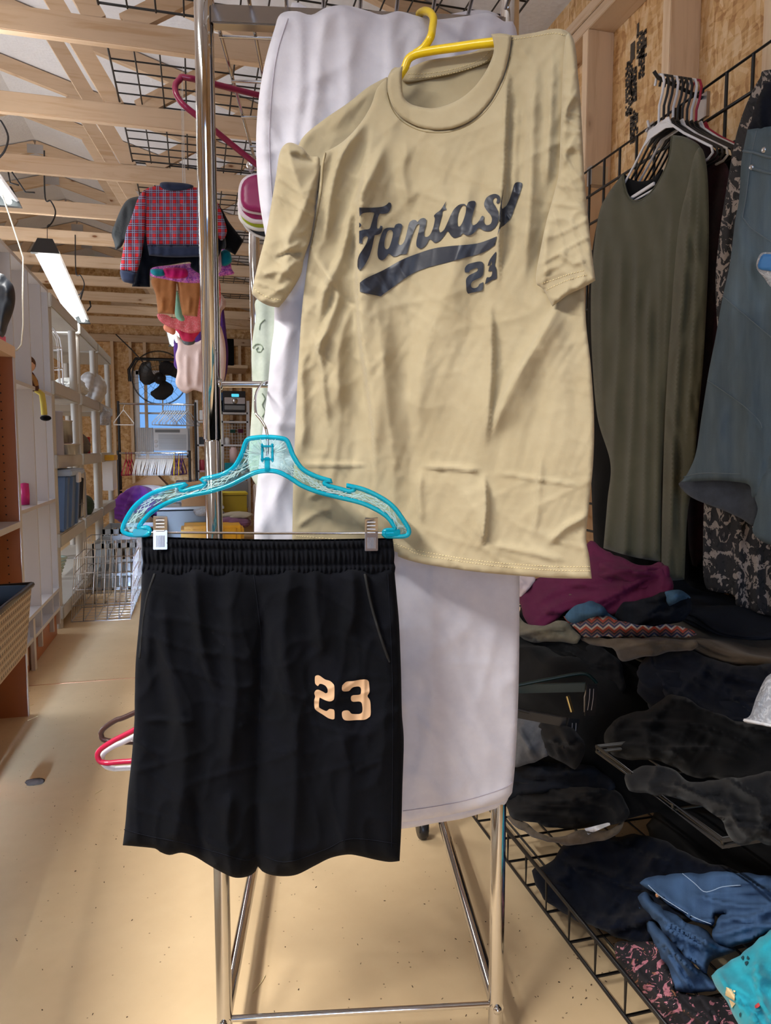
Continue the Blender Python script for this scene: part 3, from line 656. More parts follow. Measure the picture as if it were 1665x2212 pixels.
for i in range(4):
    D = 1.62 + i * .02; root = thing('flip_flop', FFL[i], 'flip-flop', at(570, 420, D), 'flip-flops hanging behind the rack')
    cloth('sole', ffo[i], D, plain('flip_flop_rim_%d' % i, ffc[i][1], .4, 0, 0), root, thick=.006, infl=6, step=8)
    c = np.array([(p[0], p[1]) for p in ffo[i]], float); c2 = (c - c.mean(0)) * .90 + c.mean(0) + (0, (0, -6, -5, -3)[i])
    cloth('footbed', [tuple(p) for p in c2], D - .008, plain('flip_flop_bed_%d' % i, ffc[i][0], .35, 0, 0), root, thick=.004, infl=10, step=8)
m = MB(); tube_px(m, [(538, 345, 1.62), (548, 360, 1.62), (540, 372, 1.62)], .004); m.ball(at(543, 358, 1.61), .011, 10)
tag(m.build('metal_clip', M['steel']), 'small metal clip holding the flip-flops on the rack wire', 'clip')

# ---------------------------------------------------------------- white trousers draped over the top bar
pd = lambda xy: np.interp(xy[:, 0], [540, 1130], [1.097, 1.132])
PF = [([(700, 20), (690, 120), (672, 250), (660, 400)], 10, 30, .008, 'ox'), ([(740, 12), (752, 120), (750, 300)], 22, 22, .006, 'ox'), ([(640, 24), (652, 120), (636, 300), (640, 560)], 16, 16, .006, 'ox'),
      ([(835, 30), (840, 120), (838, 260)], 8, 26, .006, 'ox'), ([(600, 60), (575, 200), (573, 330), (590, 520)], 8, 14, .004), ([(630, 660), (612, 800), (600, 1000), (590, 1160)], 20, 34, .010, 'ox'),
      ([(900, 40), (905, 130), (880, 240)], 18, 30, .007, 'ox'), ([(1000, 34), (985, 110), (960, 180)], 20, 22, .007, 'ox'), ([(1060, 34), (1045, 90), (1040, 140)], 14, 20, .006, 'ox'),
      ([(940, 1230), (932, 1450), (926, 1700)], 26, 40, .007, 'oo'), ([(860, 1240), (960, 1330), (1110, 1420)], 26, 20, .003), ([(940, 1432), (1110, 1440)], 4, 8, .0025)]
pants = thing('white_trousers', 'white twill trousers draped over the top bar of the chrome rack', 'trousers', at(850, 40, 1.2))
po = [(606, 30), (640, 24), (672, 32), (705, 16), (745, 11), (790, 22), (825, 32), (860, 24), (900, 34), (930, 42), (965, 40), (1010, 34), (1055, 28), (1088, 46), (1114, 60), (1120, 200), (1122, 700), (1122, 1250), (1120, 1480), (1113, 1640), (1106, 1712, 's'), (1085, 1732), (1000, 1754), (940, 1766), (870, 1776), (700, 1786), (575, 1780, 's'), (560, 1500), (549, 1160), (556, 1040), (566, 940), (577, 850), (585, 760), (592, 700), (590, 600), (575, 520), (560, 430), (553, 330), (557, 230), (571, 140), (592, 65)]
_, PS = cloth('front_legs', po, pd, M['white_twill'], pants, PF, [(.0032, 120, 900, 3), (.0009, 60, 160, 4), (.003, 150, 260, 6, 'r')], .007, 18, 9)
_, PS2 = cloth('back_hem', [(870, 1755), (940, 1752), (1000, 1742), (1060, 1728), (1098, 1705), (1092, 1736), (1060, 1750), (1000, 1768), (940, 1778), (870, 1790), (760, 1794), (760, 1750)], lambda xy: pd(xy) + .02, M['white_twill'], pants, [], [], .004, 12, 9)
# the half that hangs behind the bar
cloth('rear_legs', [(620, 40), (700, 30), (900, 40), (1105, 70), (1105, 600), (1100, 900), (640, 900), (640, 500)], lambda xy: pd(xy) + .075, M['white_twill'], pants, [], [(.003, 150, 900, 5)], .006, 20, 22)
def over_bar(S, xs, dz=.02):
    V = []; Fc = []; m_ = 8
    for i, x in enumerate(xs):
        yy = np.interp(x, [p[0] for p in po[:15]], [p[1] for p in po[:15]]) + 5
        a = S.pts(np.array([(x, yy)]))[0]; b = unproj([(x, yy)], np.array([S.dep(np.array([(x, yy)]))[0] + .07]))[0]; b[2] = a[2]
        for k in range(m_ + 1):
            t = k / m_; p = a * (1 - t) + b * t; p[2] += math.sin(t * math.pi) * .012 - .004; V.append(p)
    for i in range(len(xs) - 1):
        for k in range(m_): q = i * (m_ + 1) + k; Fc.append((q, q + m_ + 1, q + m_ + 2, q + 1))
    me = bpy.data.meshes.new('fold_over'); me.from_pydata([tuple(p) for p in V], [], Fc); me.update(); me.polygons.foreach_set('use_smooth', [True] * len(Fc)); return link('fold_over_bar', me, M['white_twill'], pants)
over_bar(PS, list(range(612, 1112, 8)))
seam('stitching', [[(622, 40), (600, 110), (588, 190), (582, 300), (587, 420), (597, 520)], [(870, 1752), (940, 1742), (1010, 1728), (1085, 1704), (1106, 1690)]], PS, plain('grey_stitching', srgb(176, 166, 176), .9, 0, 0), pants, .0006, .0004)

# pale green embroidered blouse behind the trousers
bl = thing('gauze_blouse', 'pale green sheer embroidered blouse hanging behind the white trousers', 'blouse', at(575, 700, 1.5))
_, BS = cloth('body', [(566, 640), (552, 690), (543, 760), (545, 850), (540, 940), (537, 1000), (548, 1040), (575, 1062), (640, 1068), (700, 1060), (720, 640)], 1.46, M['sheer'], bl, [([(572, 650), (566, 850), (562, 1040)], 8, 10, .008), ([(600, 650), (592, 850), (590, 1040)], 6, 10, .008)], [(.004, 50, 700, 8)], .006, 12, 7)
seam('embroidery', [[(546, 752), (552, 744), (562, 744), (568, 752), (564, 760), (556, 760), (553, 754), (558, 750)], [(566, 850), (572, 862), (566, 874), (572, 888), (566, 900)], [(572, 690), (562, 700), (560, 712)]], BS, plain('sage_thread', srgb(150, 164, 140), .9), bl, .0012, .001)

# ---------------------------------------------------------------- the tan T-shirt on its yellow hanger
TD = along([(540, 1.068), (640, 1.066), (760, 1.060), (885, 1.038), (1000, .995), (1120, .95), (1290, .885)])
tee = thing('t_shirt', 'tan T-shirt with dark Fantasy 23 print, hanging tilted on a yellow hanger', 'T-shirt', at(950, 100, 1.05))
TF = [([(812, 250), (790, 360), (778, 450), (775, 560), (778, 700), (795, 820), (808, 930), (812, 1080)], 7, 70, .017, 'xx'),
      ([(1100, 120), (1093, 260), (1088, 380), (1080, 480), (1077, 600), (1073, 640)], 34, 6, .010, 'xx'),
      ([(1040, 300), (1010, 420), (985, 560), (930, 720), (905, 860), (908, 1000)], 26, 60, .011, 'xx'),
      ([(1060, 640), (1062, 800), (1048, 980)], 30, 8, .009, 'xx'),
      ([(1215, 640), (1160, 740), (1095, 850), (1055, 960)], 12, 42, .014, 'xx'),
      ([(1160, 110), (1150, 260), (1145, 420), (1130, 640)], 22, 26, .010, 'xx'), ([(1195, 100), (1190, 220), (1180, 420)], 14, 16, .007, 'xx'),
      ([(1120, 200), (1112, 330), (1110, 450)], 10, 12, .005, 'xx'),
      ([(770, 210), (700, 300), (685, 420), (680, 520)], 14, 20, .008, 'xx'), ([(800, 250), (740, 330), (712, 430), (700, 540)], 10, 18, .011, 'xx'), ([(840, 290), (800, 380), (760, 460), (730, 560)], 14, 20, .009, 'xx'),
      ([(672, 540), (710, 600), (730, 640), (700, 720), (670, 800)], 9, 16, .010, 'xx'), ([(760, 470), (735, 560), (700, 630), (690, 700)], 9, 14, .009), ([(775, 640), (745, 700), (730, 780), (735, 900)], 20, 20, .007),
      ([(668, 700), (690, 760), (700, 860), (712, 930)], 6, 10, .006), ([(650, 760), (655, 900), (650, 1000)], 12, 14, .005),
      ([(640, 1003), (720, 1004), (800, 1006)], 4, 5, .003), ([(905, 1008), (980, 1012), (1045, 1018)], 4, 7, .005), ([(1060, 1020), (1160, 1035), (1270, 1052)], 4, 5, .003),
      ([(1046, 1020), (1050, 1100), (1040, 1190)], 20, 6, .009), ([(908, 1012), (905, 1080), (912, 1140)], 6, 14, .005), ([(1276, 1110), (1220, 1140), (1180, 1180)], 7, 10, .006),
      ([(1170, 960), (1160, 1090), (1150, 1180)], 9, 12, .004), ([(660, 1080), (700, 1060), (730, 1062)], 6, 7, .004), ([(640, 1140), (680, 1110), (720, 1100)], 6, 8, .004), ([(1045, 1175), (1150, 1195), (1230, 1215)], 8, 10, .004),
      ([(960, 290), (955, 400), (975, 520)], 30, 30, .004), ([(880, 290), (870, 380), (890, 460)], 16, 20, .005), ([(810, 620), (830, 800), (850, 1000), (850, 1130)], 16, 30, .005)]
tw = [(.0030, 150, 1100, 11), (.0012, 70, 240, 12), (.0006, 36, 60, 13), (.0022, 170, 220, 14, 'r'), (.0007, 70, 90, 15, 'r')]
# body front: outline follows shoulders, neck seam, sides and hem
tb = [(838, 166, 's'), (840, 196), (850, 228), (872, 254), (905, 271), (945, 278), (985, 272), (1024, 252), (1058, 216), (1084, 168), (1098, 118), (1104, 78, 's'), (1150, 71), (1195, 62), (1222, 66), (1238, 84), (1246, 130), (1252, 250), (1258, 420), (1262, 600), (1266, 700), (1276, 790), (1283, 900), (1281, 1000), (1272, 1090), (1266, 1160), (1273, 1205), (1278, 1250, 's'), (1200, 1249), (1110, 1243), (1035, 1236), (960, 1226), (900, 1215), (860, 1202), (850, 1190), (740, 1182), (631, 1172, 's'), (633, 1050), (637, 940), (641, 850), (646, 760), (652, 670), (660, 600), (668, 540), (680, 470), (690, 400), (694, 350), (703, 328, 's'), (740, 306), (775, 270), (800, 230), (815, 190)]
TF = [(f[0], f[1], f[2], f[3] * 1.75) + tuple(f[4:]) for f in TF]
_, TS = cloth('body', tb, TD, M['tee'], tee, TF, tw, .005, 12, 6, uvs=1)
# back of the shoulder showing above the sagging front
cloth('back_shoulder', [(836, 166, 's'), (795, 188), (752, 222), (705, 254), (665, 285), (650, 302, 's'), (640, 335), (650, 400), (700, 410), (760, 380), (800, 330), (830, 260)], lambda xy: TD(xy) + .022, M['tee'], tee, [([(820, 180), (760, 230), (700, 290)], 10, 18, .005)], tw, .004, 12, 6)
cloth('inner_back', [(846, 150), (880, 148), (925, 130), (985, 122), (1040, 108), (1075, 78), (1108, 90), (1120, 240), (1000, 300), (880, 300), (830, 220)], lambda xy: TD(xy) + .045, M['tee'], tee, [], tw[:1], .003, 8, 8)
_, NS = cloth('back_collar', [(866, 168), (880, 150), (922, 131), (980, 121), (1035, 107), (1068, 74), (1080, 95), (1060, 130), (1005, 152), (940, 168), (880, 178)], lambda xy: TD(xy) + .036, M['tee'], tee, [], [], .003, 6, 5)
_, CSurf = cloth('collar', [(838, 164, 's'), (852, 150), (870, 142, 's'), (868, 165), (870, 200), (878, 218), (900, 229), (940, 233), (985, 218), (1022, 190), (1050, 152), (1066, 112), (1064, 84), (1060, 74, 's'), (1082, 72), (1105, 76, 's'), (1099, 120), (1085, 170), (1059, 219), (1025, 255), (986, 275), (945, 281), (904, 274), (870, 256), (848, 230), (837, 196)], lambda xy: TD(xy) - .007, M['tee'], tee, [], [(.0007, 60, 60, 5)], .005, 9, 4)
# sleeves
SL_F = [([(590, 560), (625, 545), (658, 552)], 8, 6, -.012), ([(560, 600), (600, 585), (640, 600)], 6, 10, .006), ([(616, 320), (640, 380), (650, 450), (640, 520)], 20, 26, .010), ([(600, 480), (625, 540), (600, 600)], 14, 20, .008), ([(680, 380), (660, 440), (630, 500), (610, 560)], 10, 20, .009), ([(655, 520), (620, 540), (590, 560)], 7, 8, .008), ([(645, 560), (610, 590), (596, 615)], 7, 12, .008), ([(625, 330), (650, 345), (690, 350)], 6, 12, -.010), ([(590, 400), (640, 470)], 3, 3, .002)]
_, SSL = cloth('sleeve', [(652, 318), (628, 308), (613, 314), (603, 334), (596, 380), (586, 440), (574, 505), (560, 560), (549, 605), (544, 635, 's'), (560, 650), (582, 661), (602, 664, 's'), (616, 648), (634, 622), (650, 592), (656, 560), (664, 535, 's'), (674, 500), (686, 410), (691, 350), (687, 338, 's'), (668, 336)], lambda xy: TD(xy) - .006, M['tee'], tee, SL_F, [(.0015, 90, 140, 31), (.004, 70, 110, 32, 'r')], .010, 24, 5)
SR_F = [([(1240, 150), (1220, 260), (1215, 340)], 10, 12, .006), ([(1250, 190), (1225, 230), (1214, 270)], 5, 8, .005), ([(1245, 290), (1222, 330), (1214, 370)], 5, 9, .005), ([(1200, 400), (1262, 410)], 4, 6, .002), ([(1190, 440), (1268, 450)], 5, 8, .003), ([(1200, 540), (1240, 570), (1270, 560)], 7, 9, .005), ([(1185, 480), (1175, 560), (1180, 610)], 12, 14, .006)]
_, SSR = cloth('sleeve', [(1228, 72), (1242, 100), (1248, 160), (1253, 210), (1258, 300), (1262, 380), (1270, 470), (1280, 560), (1286, 606, 's'), (1258, 622), (1228, 636), (1206, 652), (1193, 662, 's'), (1180, 636), (1170, 622), (1160, 616, 's'), (1157, 596), (1166, 545), (1180, 478), (1196, 420), (1207, 370), (1210, 300), (1213, 220), (1216, 140), (1220, 90)], lambda xy: TD(xy) - .020, M['tee'], tee, SR_F, [(.0012, 90, 120, 33), (.003, 80, 120, 34, 'r')], .008, 16, 5)
# stitching: shoulder seams, neck, hems
st = M['stitch']
seam('stitching', [[(640, 1158), (740, 1166), (850, 1174), (900, 1196), (960, 1207), (1035, 1218), (1110, 1226), (1200, 1232), (1274, 1233)], [(860, 1180), (905, 1190), (965, 1201), (1040, 1212), (1115, 1219), (1200, 1224), (1273, 1224)], [(1104, 86), (1150, 79), (1195, 72), (1218, 76)]], TS, st, tee, .0005, .0004, 1)
seam('stitching', [[(1171, 612), (1200, 603), (1230, 592), (1262, 584)], [(1181, 626), (1205, 614), (1235, 602), (1266, 594)]], SSR, st, tee, .0005, .0004, 1)
seam('stitching', [[(548, 622), (562, 634), (585, 645), (606, 648)]], SSL, st, tee, .0005, .0004, 1)
seam('stitching', [[(882, 160), (930, 158), (985, 148), (1035, 130), (1062, 106)], [(884, 168), (930, 166), (985, 156), (1040, 138), (1066, 116)]], NS, st, tee, .0005, .0004, 1)
ds = plain('dark_seam', srgb(130, 112, 74), .9, 0, 0)
seam('seam', [[(836, 200), (846, 234), (868, 262), (904, 281), (946, 287), (988, 281), (1028, 260), (1062, 224), (1090, 172), (1102, 122)], [(703, 330), (698, 360), (694, 410), (684, 470), (672, 535)]], TS, ds, tee, .0006, -.0002)
# the print
def crop(pts, ox, oy, k): return [(ox + p[0] * k, oy + p[1] * k) + tuple(p[2:]) for p in pts]
K = .22823
F_ = [(68, 300, 1), (200, 300), (290, 290), (330, 270), (350, 250), (368, 256), (372, 290), (350, 340), (310, 358), (262, 358, 1), (245, 400), (235, 480), (240, 498), (260, 494), (270, 470), (288, 475), (285, 520), (262, 550), (215, 562, 1), (205, 610), (190, 680), (165, 760), (130, 830), (90, 882), (68, 892, 1), (52, 860), (54, 800), (70, 745), (100, 700), (135, 640), (152, 585), (138, 568), (112, 580), (98, 610), (98, 638, 1), (68, 640, 1), (68, 520, 1), (120, 508), (165, 500), (185, 450), (205, 380), (210, 350), (160, 345), (100, 355), (72, 385, 1)]
anta = [(300, 510), (340, 490), (385, 490), (400, 490), (412, 462), (448, 450), (475, 465), (465, 520), (445, 590), (437, 640), (460, 655), (485, 635), (505, 590), (525, 510), (545, 440), (580, 416), (610, 422), (620, 438), (645, 408), (680, 398), (703, 415), (700, 460), (685, 520), (682, 565), (705, 578), (735, 560), (765, 500), (785, 410), (776, 378), (800, 350), (835, 325), (860, 290), (892, 238, 1), (880, 290), (895, 316), (860, 330), (850, 380), (830, 450), (818, 500), (835, 535), (870, 510), (900, 450), (935, 370), (970, 310), (1020, 270), (1068, 266), (1085, 285), (1100, 250), (1135, 236), (1165, 240), (1170, 270), (1150, 340), (1130, 420), (1140, 465), (1175, 455), (1205, 420), (1230, 378), (1250, 388), (1245, 430), (1270, 465), (1310, 455), (1325, 410), (1310, 370), (1270, 320), (1250, 270), (1270, 210), (1315, 178), (1365, 172), (1398, 195), (1400, 240), (1375, 265), (1366, 250), (1374, 225), (1360, 205), (1335, 222), (1335, 250), (1365, 300), (1385, 350), (1385, 420), (1360, 480), (1310, 520), (1255, 520), (1200, 494), (1165, 530), (1120, 562), (1075, 562), (1050, 542), (1020, 570), (975, 588), (940, 570), (905, 524), (870, 570), (830, 615), (785, 632), (745, 602), (730, 600), (700, 655), (655, 688), (615, 670), (610, 620), (625, 550), (640, 480), (638, 456), (615, 462), (590, 510), (560, 590), (535, 680), (515, 738), (460, 742), (420, 762), (385, 760), (350, 737), (320, 775), (290, 797), (255, 785), (242, 740), (250, 660), (270, 580)]
h1 = [(340, 522), (378, 516), (388, 545), (375, 610), (350, 680), (325, 694), (308, 672), (312, 600)]
h2 = [(1045, 280), (1078, 290), (1075, 350), (1050, 430), (1020, 478), (1000, 465), (998, 400), (1015, 330)]
y_ = [(1535, 82), (1560, 60), (1600, 62), (1612, 82), (1600, 130), (1570, 210), (1535, 310), (1500, 400), (1450, 460), (1412, 488), (1395, 520), (1375, 565, 1), (1392, 490), (1408, 440), (1395, 432), (1393, 390), (1400, 330), (1410, 250), (1443, 95, 1), (1422, 230), (1420, 308), (1440, 300), (1465, 275), (1490, 225), (1515, 150)]
sw = [(75, 1010, 1), (140, 965), (300, 890), (470, 795), (620, 735), (780, 685), (950, 662), (1100, 650), (1200, 635), (1290, 605), (1370, 572, 1), (1350, 655, 1), (1280, 705), (1200, 740), (1050, 780), (880, 825), (740, 860), (600, 910), (480, 985), (380, 1060), (270, 1140, 1), (150, 1115), (75, 1095, 1)]
t2 = [(1070, 915, 1), (1068, 875), (1095, 838), (1150, 820), (1210, 810), (1243, 828), (1245, 900), (1232, 948), (1190, 975), (1140, 1000), (1127, 1030), (1132, 1055), (1160, 1062), (1190, 1050), (1208, 1022), (1245, 1005, 1), (1240, 1060), (1228, 1085), (1160, 1100), (1100, 1115, 1), (1086, 1092), (1080, 1020), (1082, 975), (1110, 940), (1160, 915), (1188, 898), (1188, 872), (1150, 880), (1118, 895), (1108, 914, 1)]
t3 = [(1283, 852, 1), (1300, 800), (1330, 755), (1364, 715, 1), (1364, 740), (1355, 820), (1350, 845), (1365, 880), (1370, 960), (1358, 977), (1320, 990), (1257, 1028, 1), (1275, 962), (1297, 960), (1320, 945), (1325, 902), (1290, 905, 1), (1300, 860), (1322, 840), (1320, 805), (1306, 845, 1)]
dot = [(68, 440, 1), (78, 448), (88, 465), (80, 482), (68, 490, 1)]
decal('printed_lettering', [crop(p, 760, 380, K) for p in (F_, anta, y_, dot)], TS, M['print'], tee, .0016, 3, [(), (crop(h1, 760, 380, K), crop(h2, 760, 380, K)), (), ()])
decal('printed_swoosh', [crop(sw, 760, 380, K)], TS, M['print'], tee, .0016, 3)
decal('printed_number', [crop(p, 760, 380, K) for p in (t2, t3)], TS, M['print'], tee, .0016, 3)

# yellow hanger
yh = thing('clothes_hanger', 'yellow plastic tube hanger holding the tan T-shirt', 'hanger', at(920, 60, 1.13))
yd = lambda x: float(TD(np.array([(x, 0)]))[0]) + .012
tube_px(MB(), [(x, y, yd(x) + a) for x, y, a in ((872, 150, 0), (896, 118, .0), (1000, 100, 0), (1062, 92, 0), (1150, 86, .0), (1200, 90, 0), (1212, 110, 0), (1205, 140, 0), (1000, 226, .014), (920, 252, .014), (800, 300, .024), (700, 334, .024), (690, 322, .024), (715, 300, .026), (800, 222, .026), (845, 190, .012))], .0056, 6, 10, True).build('frame', M['yellow_plastic'], yh)
tube_px(MB(), [(896, 116, yd(896)), (915, 103, yd(915)), (930, 80, 1.03), (934, 60, 1.045), (936, 40, 1.06), (928, 27, 1.08), (915, 24, 1.11), (905, 30, 1.14)], .0054, 4, 10).build('hook', M['yellow_plastic'], yh)

# ---------------------------------------------------------------- blue clip hanger
HD = .995
bh = thing('clip_hanger', 'translucent turquoise plastic hanger with two metal clips, holding the black shorts', 'hanger', at(575, 950, HD))
hc = lambda pts: [(240 + p[0] * .4084, 900 + p[1] * .4084) + tuple(p[2:]) for p in pts]
upper = [(68, 612), (62, 590), (84, 535), (130, 470), (200, 415), (270, 385), (340, 367), (398, 357, 1), (372, 372), (362, 384), (378, 394), (430, 380), (490, 364), (498, 350), (478, 332, 1), (560, 314), (605, 298), (652, 265), (690, 200), (708, 145), (722, 122), (745, 114), (820, 108), (895, 114), (928, 126), (945, 160), (965, 210), (1010, 275), (1080, 315), (1168, 342, 1), (1140, 340), (1128, 352), (1150, 366), (1215, 384), (1262, 396), (1284, 386), (1278, 372), (1244, 364, 1), (1330, 384), (1420, 425), (1490, 475), (1540, 540), (1574, 598), (1566, 626)]
lower = [(1530, 633), (1450, 630), (1448, 604), (1500, 596), (1485, 560), (1455, 525), (1400, 490), (1320, 455), (1200, 425), (1100, 400), (1010, 365), (940, 320), (880, 292), (820, 286), (760, 296), (700, 325), (620, 365), (520, 395), (400, 420), (300, 455), (220, 500), (170, 550), (148, 588), (196, 588), (197, 622), (110, 625)]
_, HS = cloth('web', hc(upper + lower), HD, M['cyan_web'], bh, [([(300, 1080), (420, 1045), (560, 990)], 6, 6, .003)], [(.0012, 12, 40, 2)], .0015, 3, 5)
rp = unproj(catmull(hc(upper + lower), 4)[::1], HD)
MB().tube([tuple(p) for p in rp], .0034, 8, closed=True).build('rim', M['cyan_rim'], bh)
# moulded hook socket and end blocks
for bx, by, sx_, sy_, sz_ in ((566, 978, .003, .010, .026), (588, 978, .003, .010, .026), (577, 964, .018, .010, .003), (577, 992, .018, .010, .003), (577, 1003, .007, .009, .020), (304, 1150, .020, .009, .010), (848, 1151, .020, .009, .010)):
    MB().obox(at(bx, by, HD), (1, 0, 0), (0, 1, 0), (0, 0, 1), sx_, sy_, sz_).build('moulded_block', M['cyan_rim'], bh, bevel=.001)
rs = random.Random(3); m = MB()              # moulded ray pattern on the web
for k in range(52):
    a = math.pi * (.02 + .96 * rs.random()); sg = 1 if rs.random() < .5 else -1
    r0_, r1_ = rs.uniform(14, 24), rs.uniform(34, 60); x0, y0_ = 577 + math.cos(a) * r0_, 985 - math.sin(a) * r0_ * .5
    x1, y1_ = 577 + math.cos(a) * r1_, 990 - math.sin(a) * r1_ * .75
    if inside(np.array([(x0, y0_), (x1, y1_)]), HS.out).all(): m.tube([at(x0, y0_, HD - .0022), at(x1, y1_, HD - .0022)], .0006, 5)
cl = catmull(hc([(100, 590), (130, 530), (200, 460), (300, 415), (430, 392), (560, 350), (680, 280), (760, 200)]), 7, False); cr_ = catmull(hc([(890, 200), (960, 280), (1080, 360), (1220, 405), (1350, 430), (1440, 480), (1530, 580)]), 7, False)
for C in (cl, cr_):
    for i in range(1, len(C) - 4):
        for j in range(2):
            o1, o2 = rs.uniform(-9, 9), rs.uniform(-9, 9); d = C[i + 3] - C[i]; nn = np.array([-d[1], d[0]]) / np.hypot(*d); p, q = C[i] + nn * o1, C[i + 3] + nn * o2
            if inside(np.array([p, q]), HS.out).all(): m.tube([at(p[0], p[1], HD - .0022), at(q[0], q[1], HD - .0022)], .0005, 5)
m.build('moulded_rays', clear('cyan_rays', (.85, .97, .97, 1), .08, .6, (.75, .93, .93, 1)), bh)
tube_px(MB(), [(577, 985, HD), (578, 950, HD), (574, 925, HD), (563, 906, HD + .005), (553, 893, HD + .01), (551, 870, HD + .03), (553, 850, HD + .05), (560, 836, HD + .075), (568, 827, 1.105), (577, 823, 1.135), (585, 828, 1.15), (588, 840, 1.155)], .0019, 4, 8).build('hook', M['chrome'], bh)
tube_px(MB(), [(300, 1150, HD), (450, 1151, HD), (600, 1152, HD), (850, 1151, HD)], .0017, 30, 8).build('rod', M['chrome'], bh)
for x in (346, 802):
    cp = bpy.data.objects.new('clip', None); COL.objects.link(cp); cp.parent = bh; cp.matrix_parent_inverse = Matrix.Translation(bh.location).inverted(); cp.name = 'clip'
    w_ = .0185; y0_, y1_ = (1115, 1187) if x == 346 else (1119, 1190)
    for s, dd in ((1, -.010), (-1, .010)):
        m = MB(); t0 = at(x, y0_, HD + dd * 1.3); t1 = at(x, (y0_ + y1_) / 2 - 6, HD + dd * .55); t2 = at(x, y1_, HD + dd * .75)
        m.beam(t0, t1, w_, .0015, (0, 1, 0)); m.beam(t1, t2, w_, .0015, (0, 1, 0)); o = m.build('clip_jaw', M['clip_steel'], None, bevel=.0005); o.parent = cp
    m = MB()
    for k in range(4): m.tube([at(x - 9, y0_ + 9 + k * 7.5, HD - .0145 + k * .0012), at(x + 9, y0_ + 9 + k * 7.5, HD - .0145 + k * .0012)], .0011, 6)
    for k in range(7): m.tube([at(x - 8 + k * 2.7, y0_ + 42, HD - .0085), at(x - 8 + k * 2.7, y1_ - 5, HD - .0095)], .0004, 5)
    o = m.build('clip_grip', M['steel'], None); o.parent = cp

# ---------------------------------------------------------------- black shorts
sh = thing('athletic_shorts', 'black athletic shorts with tan number 23 clipped to the turquoise hanger', 'shorts', at(580, 1165, 1.0))
SD = 1.004
SF = [(f[0], f[1], f[2], f[3] * 1.35) + tuple(f[4:]) for f in [([(560, 1240), (566, 1350), (562, 1500), (556, 1700), (554, 1880)], 26, 26, -.012, 'xo'), ([(420, 1240), (428, 1330), (440, 1420), (470, 1500)], 14, 16, .008, 'ox'), ([(500, 1240), (498, 1360), (508, 1500), (490, 1700)], 20, 22, .008, 'ox'),
      ([(330, 1250), (322, 1330), (318, 1450)], 10, 16, .006), ([(350, 1250), (360, 1400), (400, 1600), (380, 1800)], 26, 34, .010, 'xo'), ([(680, 1240), (685, 1330), (700, 1420)], 14, 18, .008, 'ox'), ([(625, 1240), (612, 1400), (640, 1600), (630, 1860)], 22, 30, .010, 'oo'),
      ([(760, 1240), (765, 1300), (752, 1380)], 14, 14, .007, 'ox'), ([(740, 1560), (750, 1700), (740, 1840)], 30, 34, .009, 'xo'), ([(500, 1700), (490, 1800), (500, 1890)], 20, 20, .010, 'xo'), ([(420, 1700), (430, 1800), (440, 1860)], 18, 18, -.008, 'xo'),
      ([(300, 1560), (340, 1556), (430, 1562)], 5, 8, .004), ([(760, 1670), (830, 1640)], 5, 9, .003), ([(300, 1600), (340, 1640), (352, 1660)], 5, 9, .003), ([(588, 1620), (620, 1630)], 5, 6, .003), ([(515, 1562), (530, 1575)], 5, 6, .003), ([(790, 1240), (806, 1320), (842, 1430)], 12, 3, .006, 'ox')]]
so = [(307, 1225, 's'), (304, 1300), (300, 1350), (293, 1430), (291, 1500), (290, 1560), (284, 1640), (276, 1715), (271, 1775), (265, 1826, 's'), (300, 1829), (335, 1833), (345, 1840), (366, 1847), (392, 1842), (420, 1850), (450, 1868), (480, 1885), (508, 1896), (536, 1893), (552, 1882), (557, 1872), (566, 1882), (585, 1890), (612, 1893), (642, 1889), (680, 1870), (715, 1853), (752, 1846), (780, 1850), (810, 1857), (840, 1862), (863, 1860, 's'), (867, 1780), (869, 1700), (872, 1600), (868, 1540), (866, 1450), (862, 1350), (857, 1290), (851, 1225, 's')]
_, SS = cloth('legs', so, SD, M['shorts'], sh, SF, [(.0035, 130, 900, 21), (.0012, 60, 260, 22), (.003, 120, 160, 23, 'r')], .019, 40, 6)
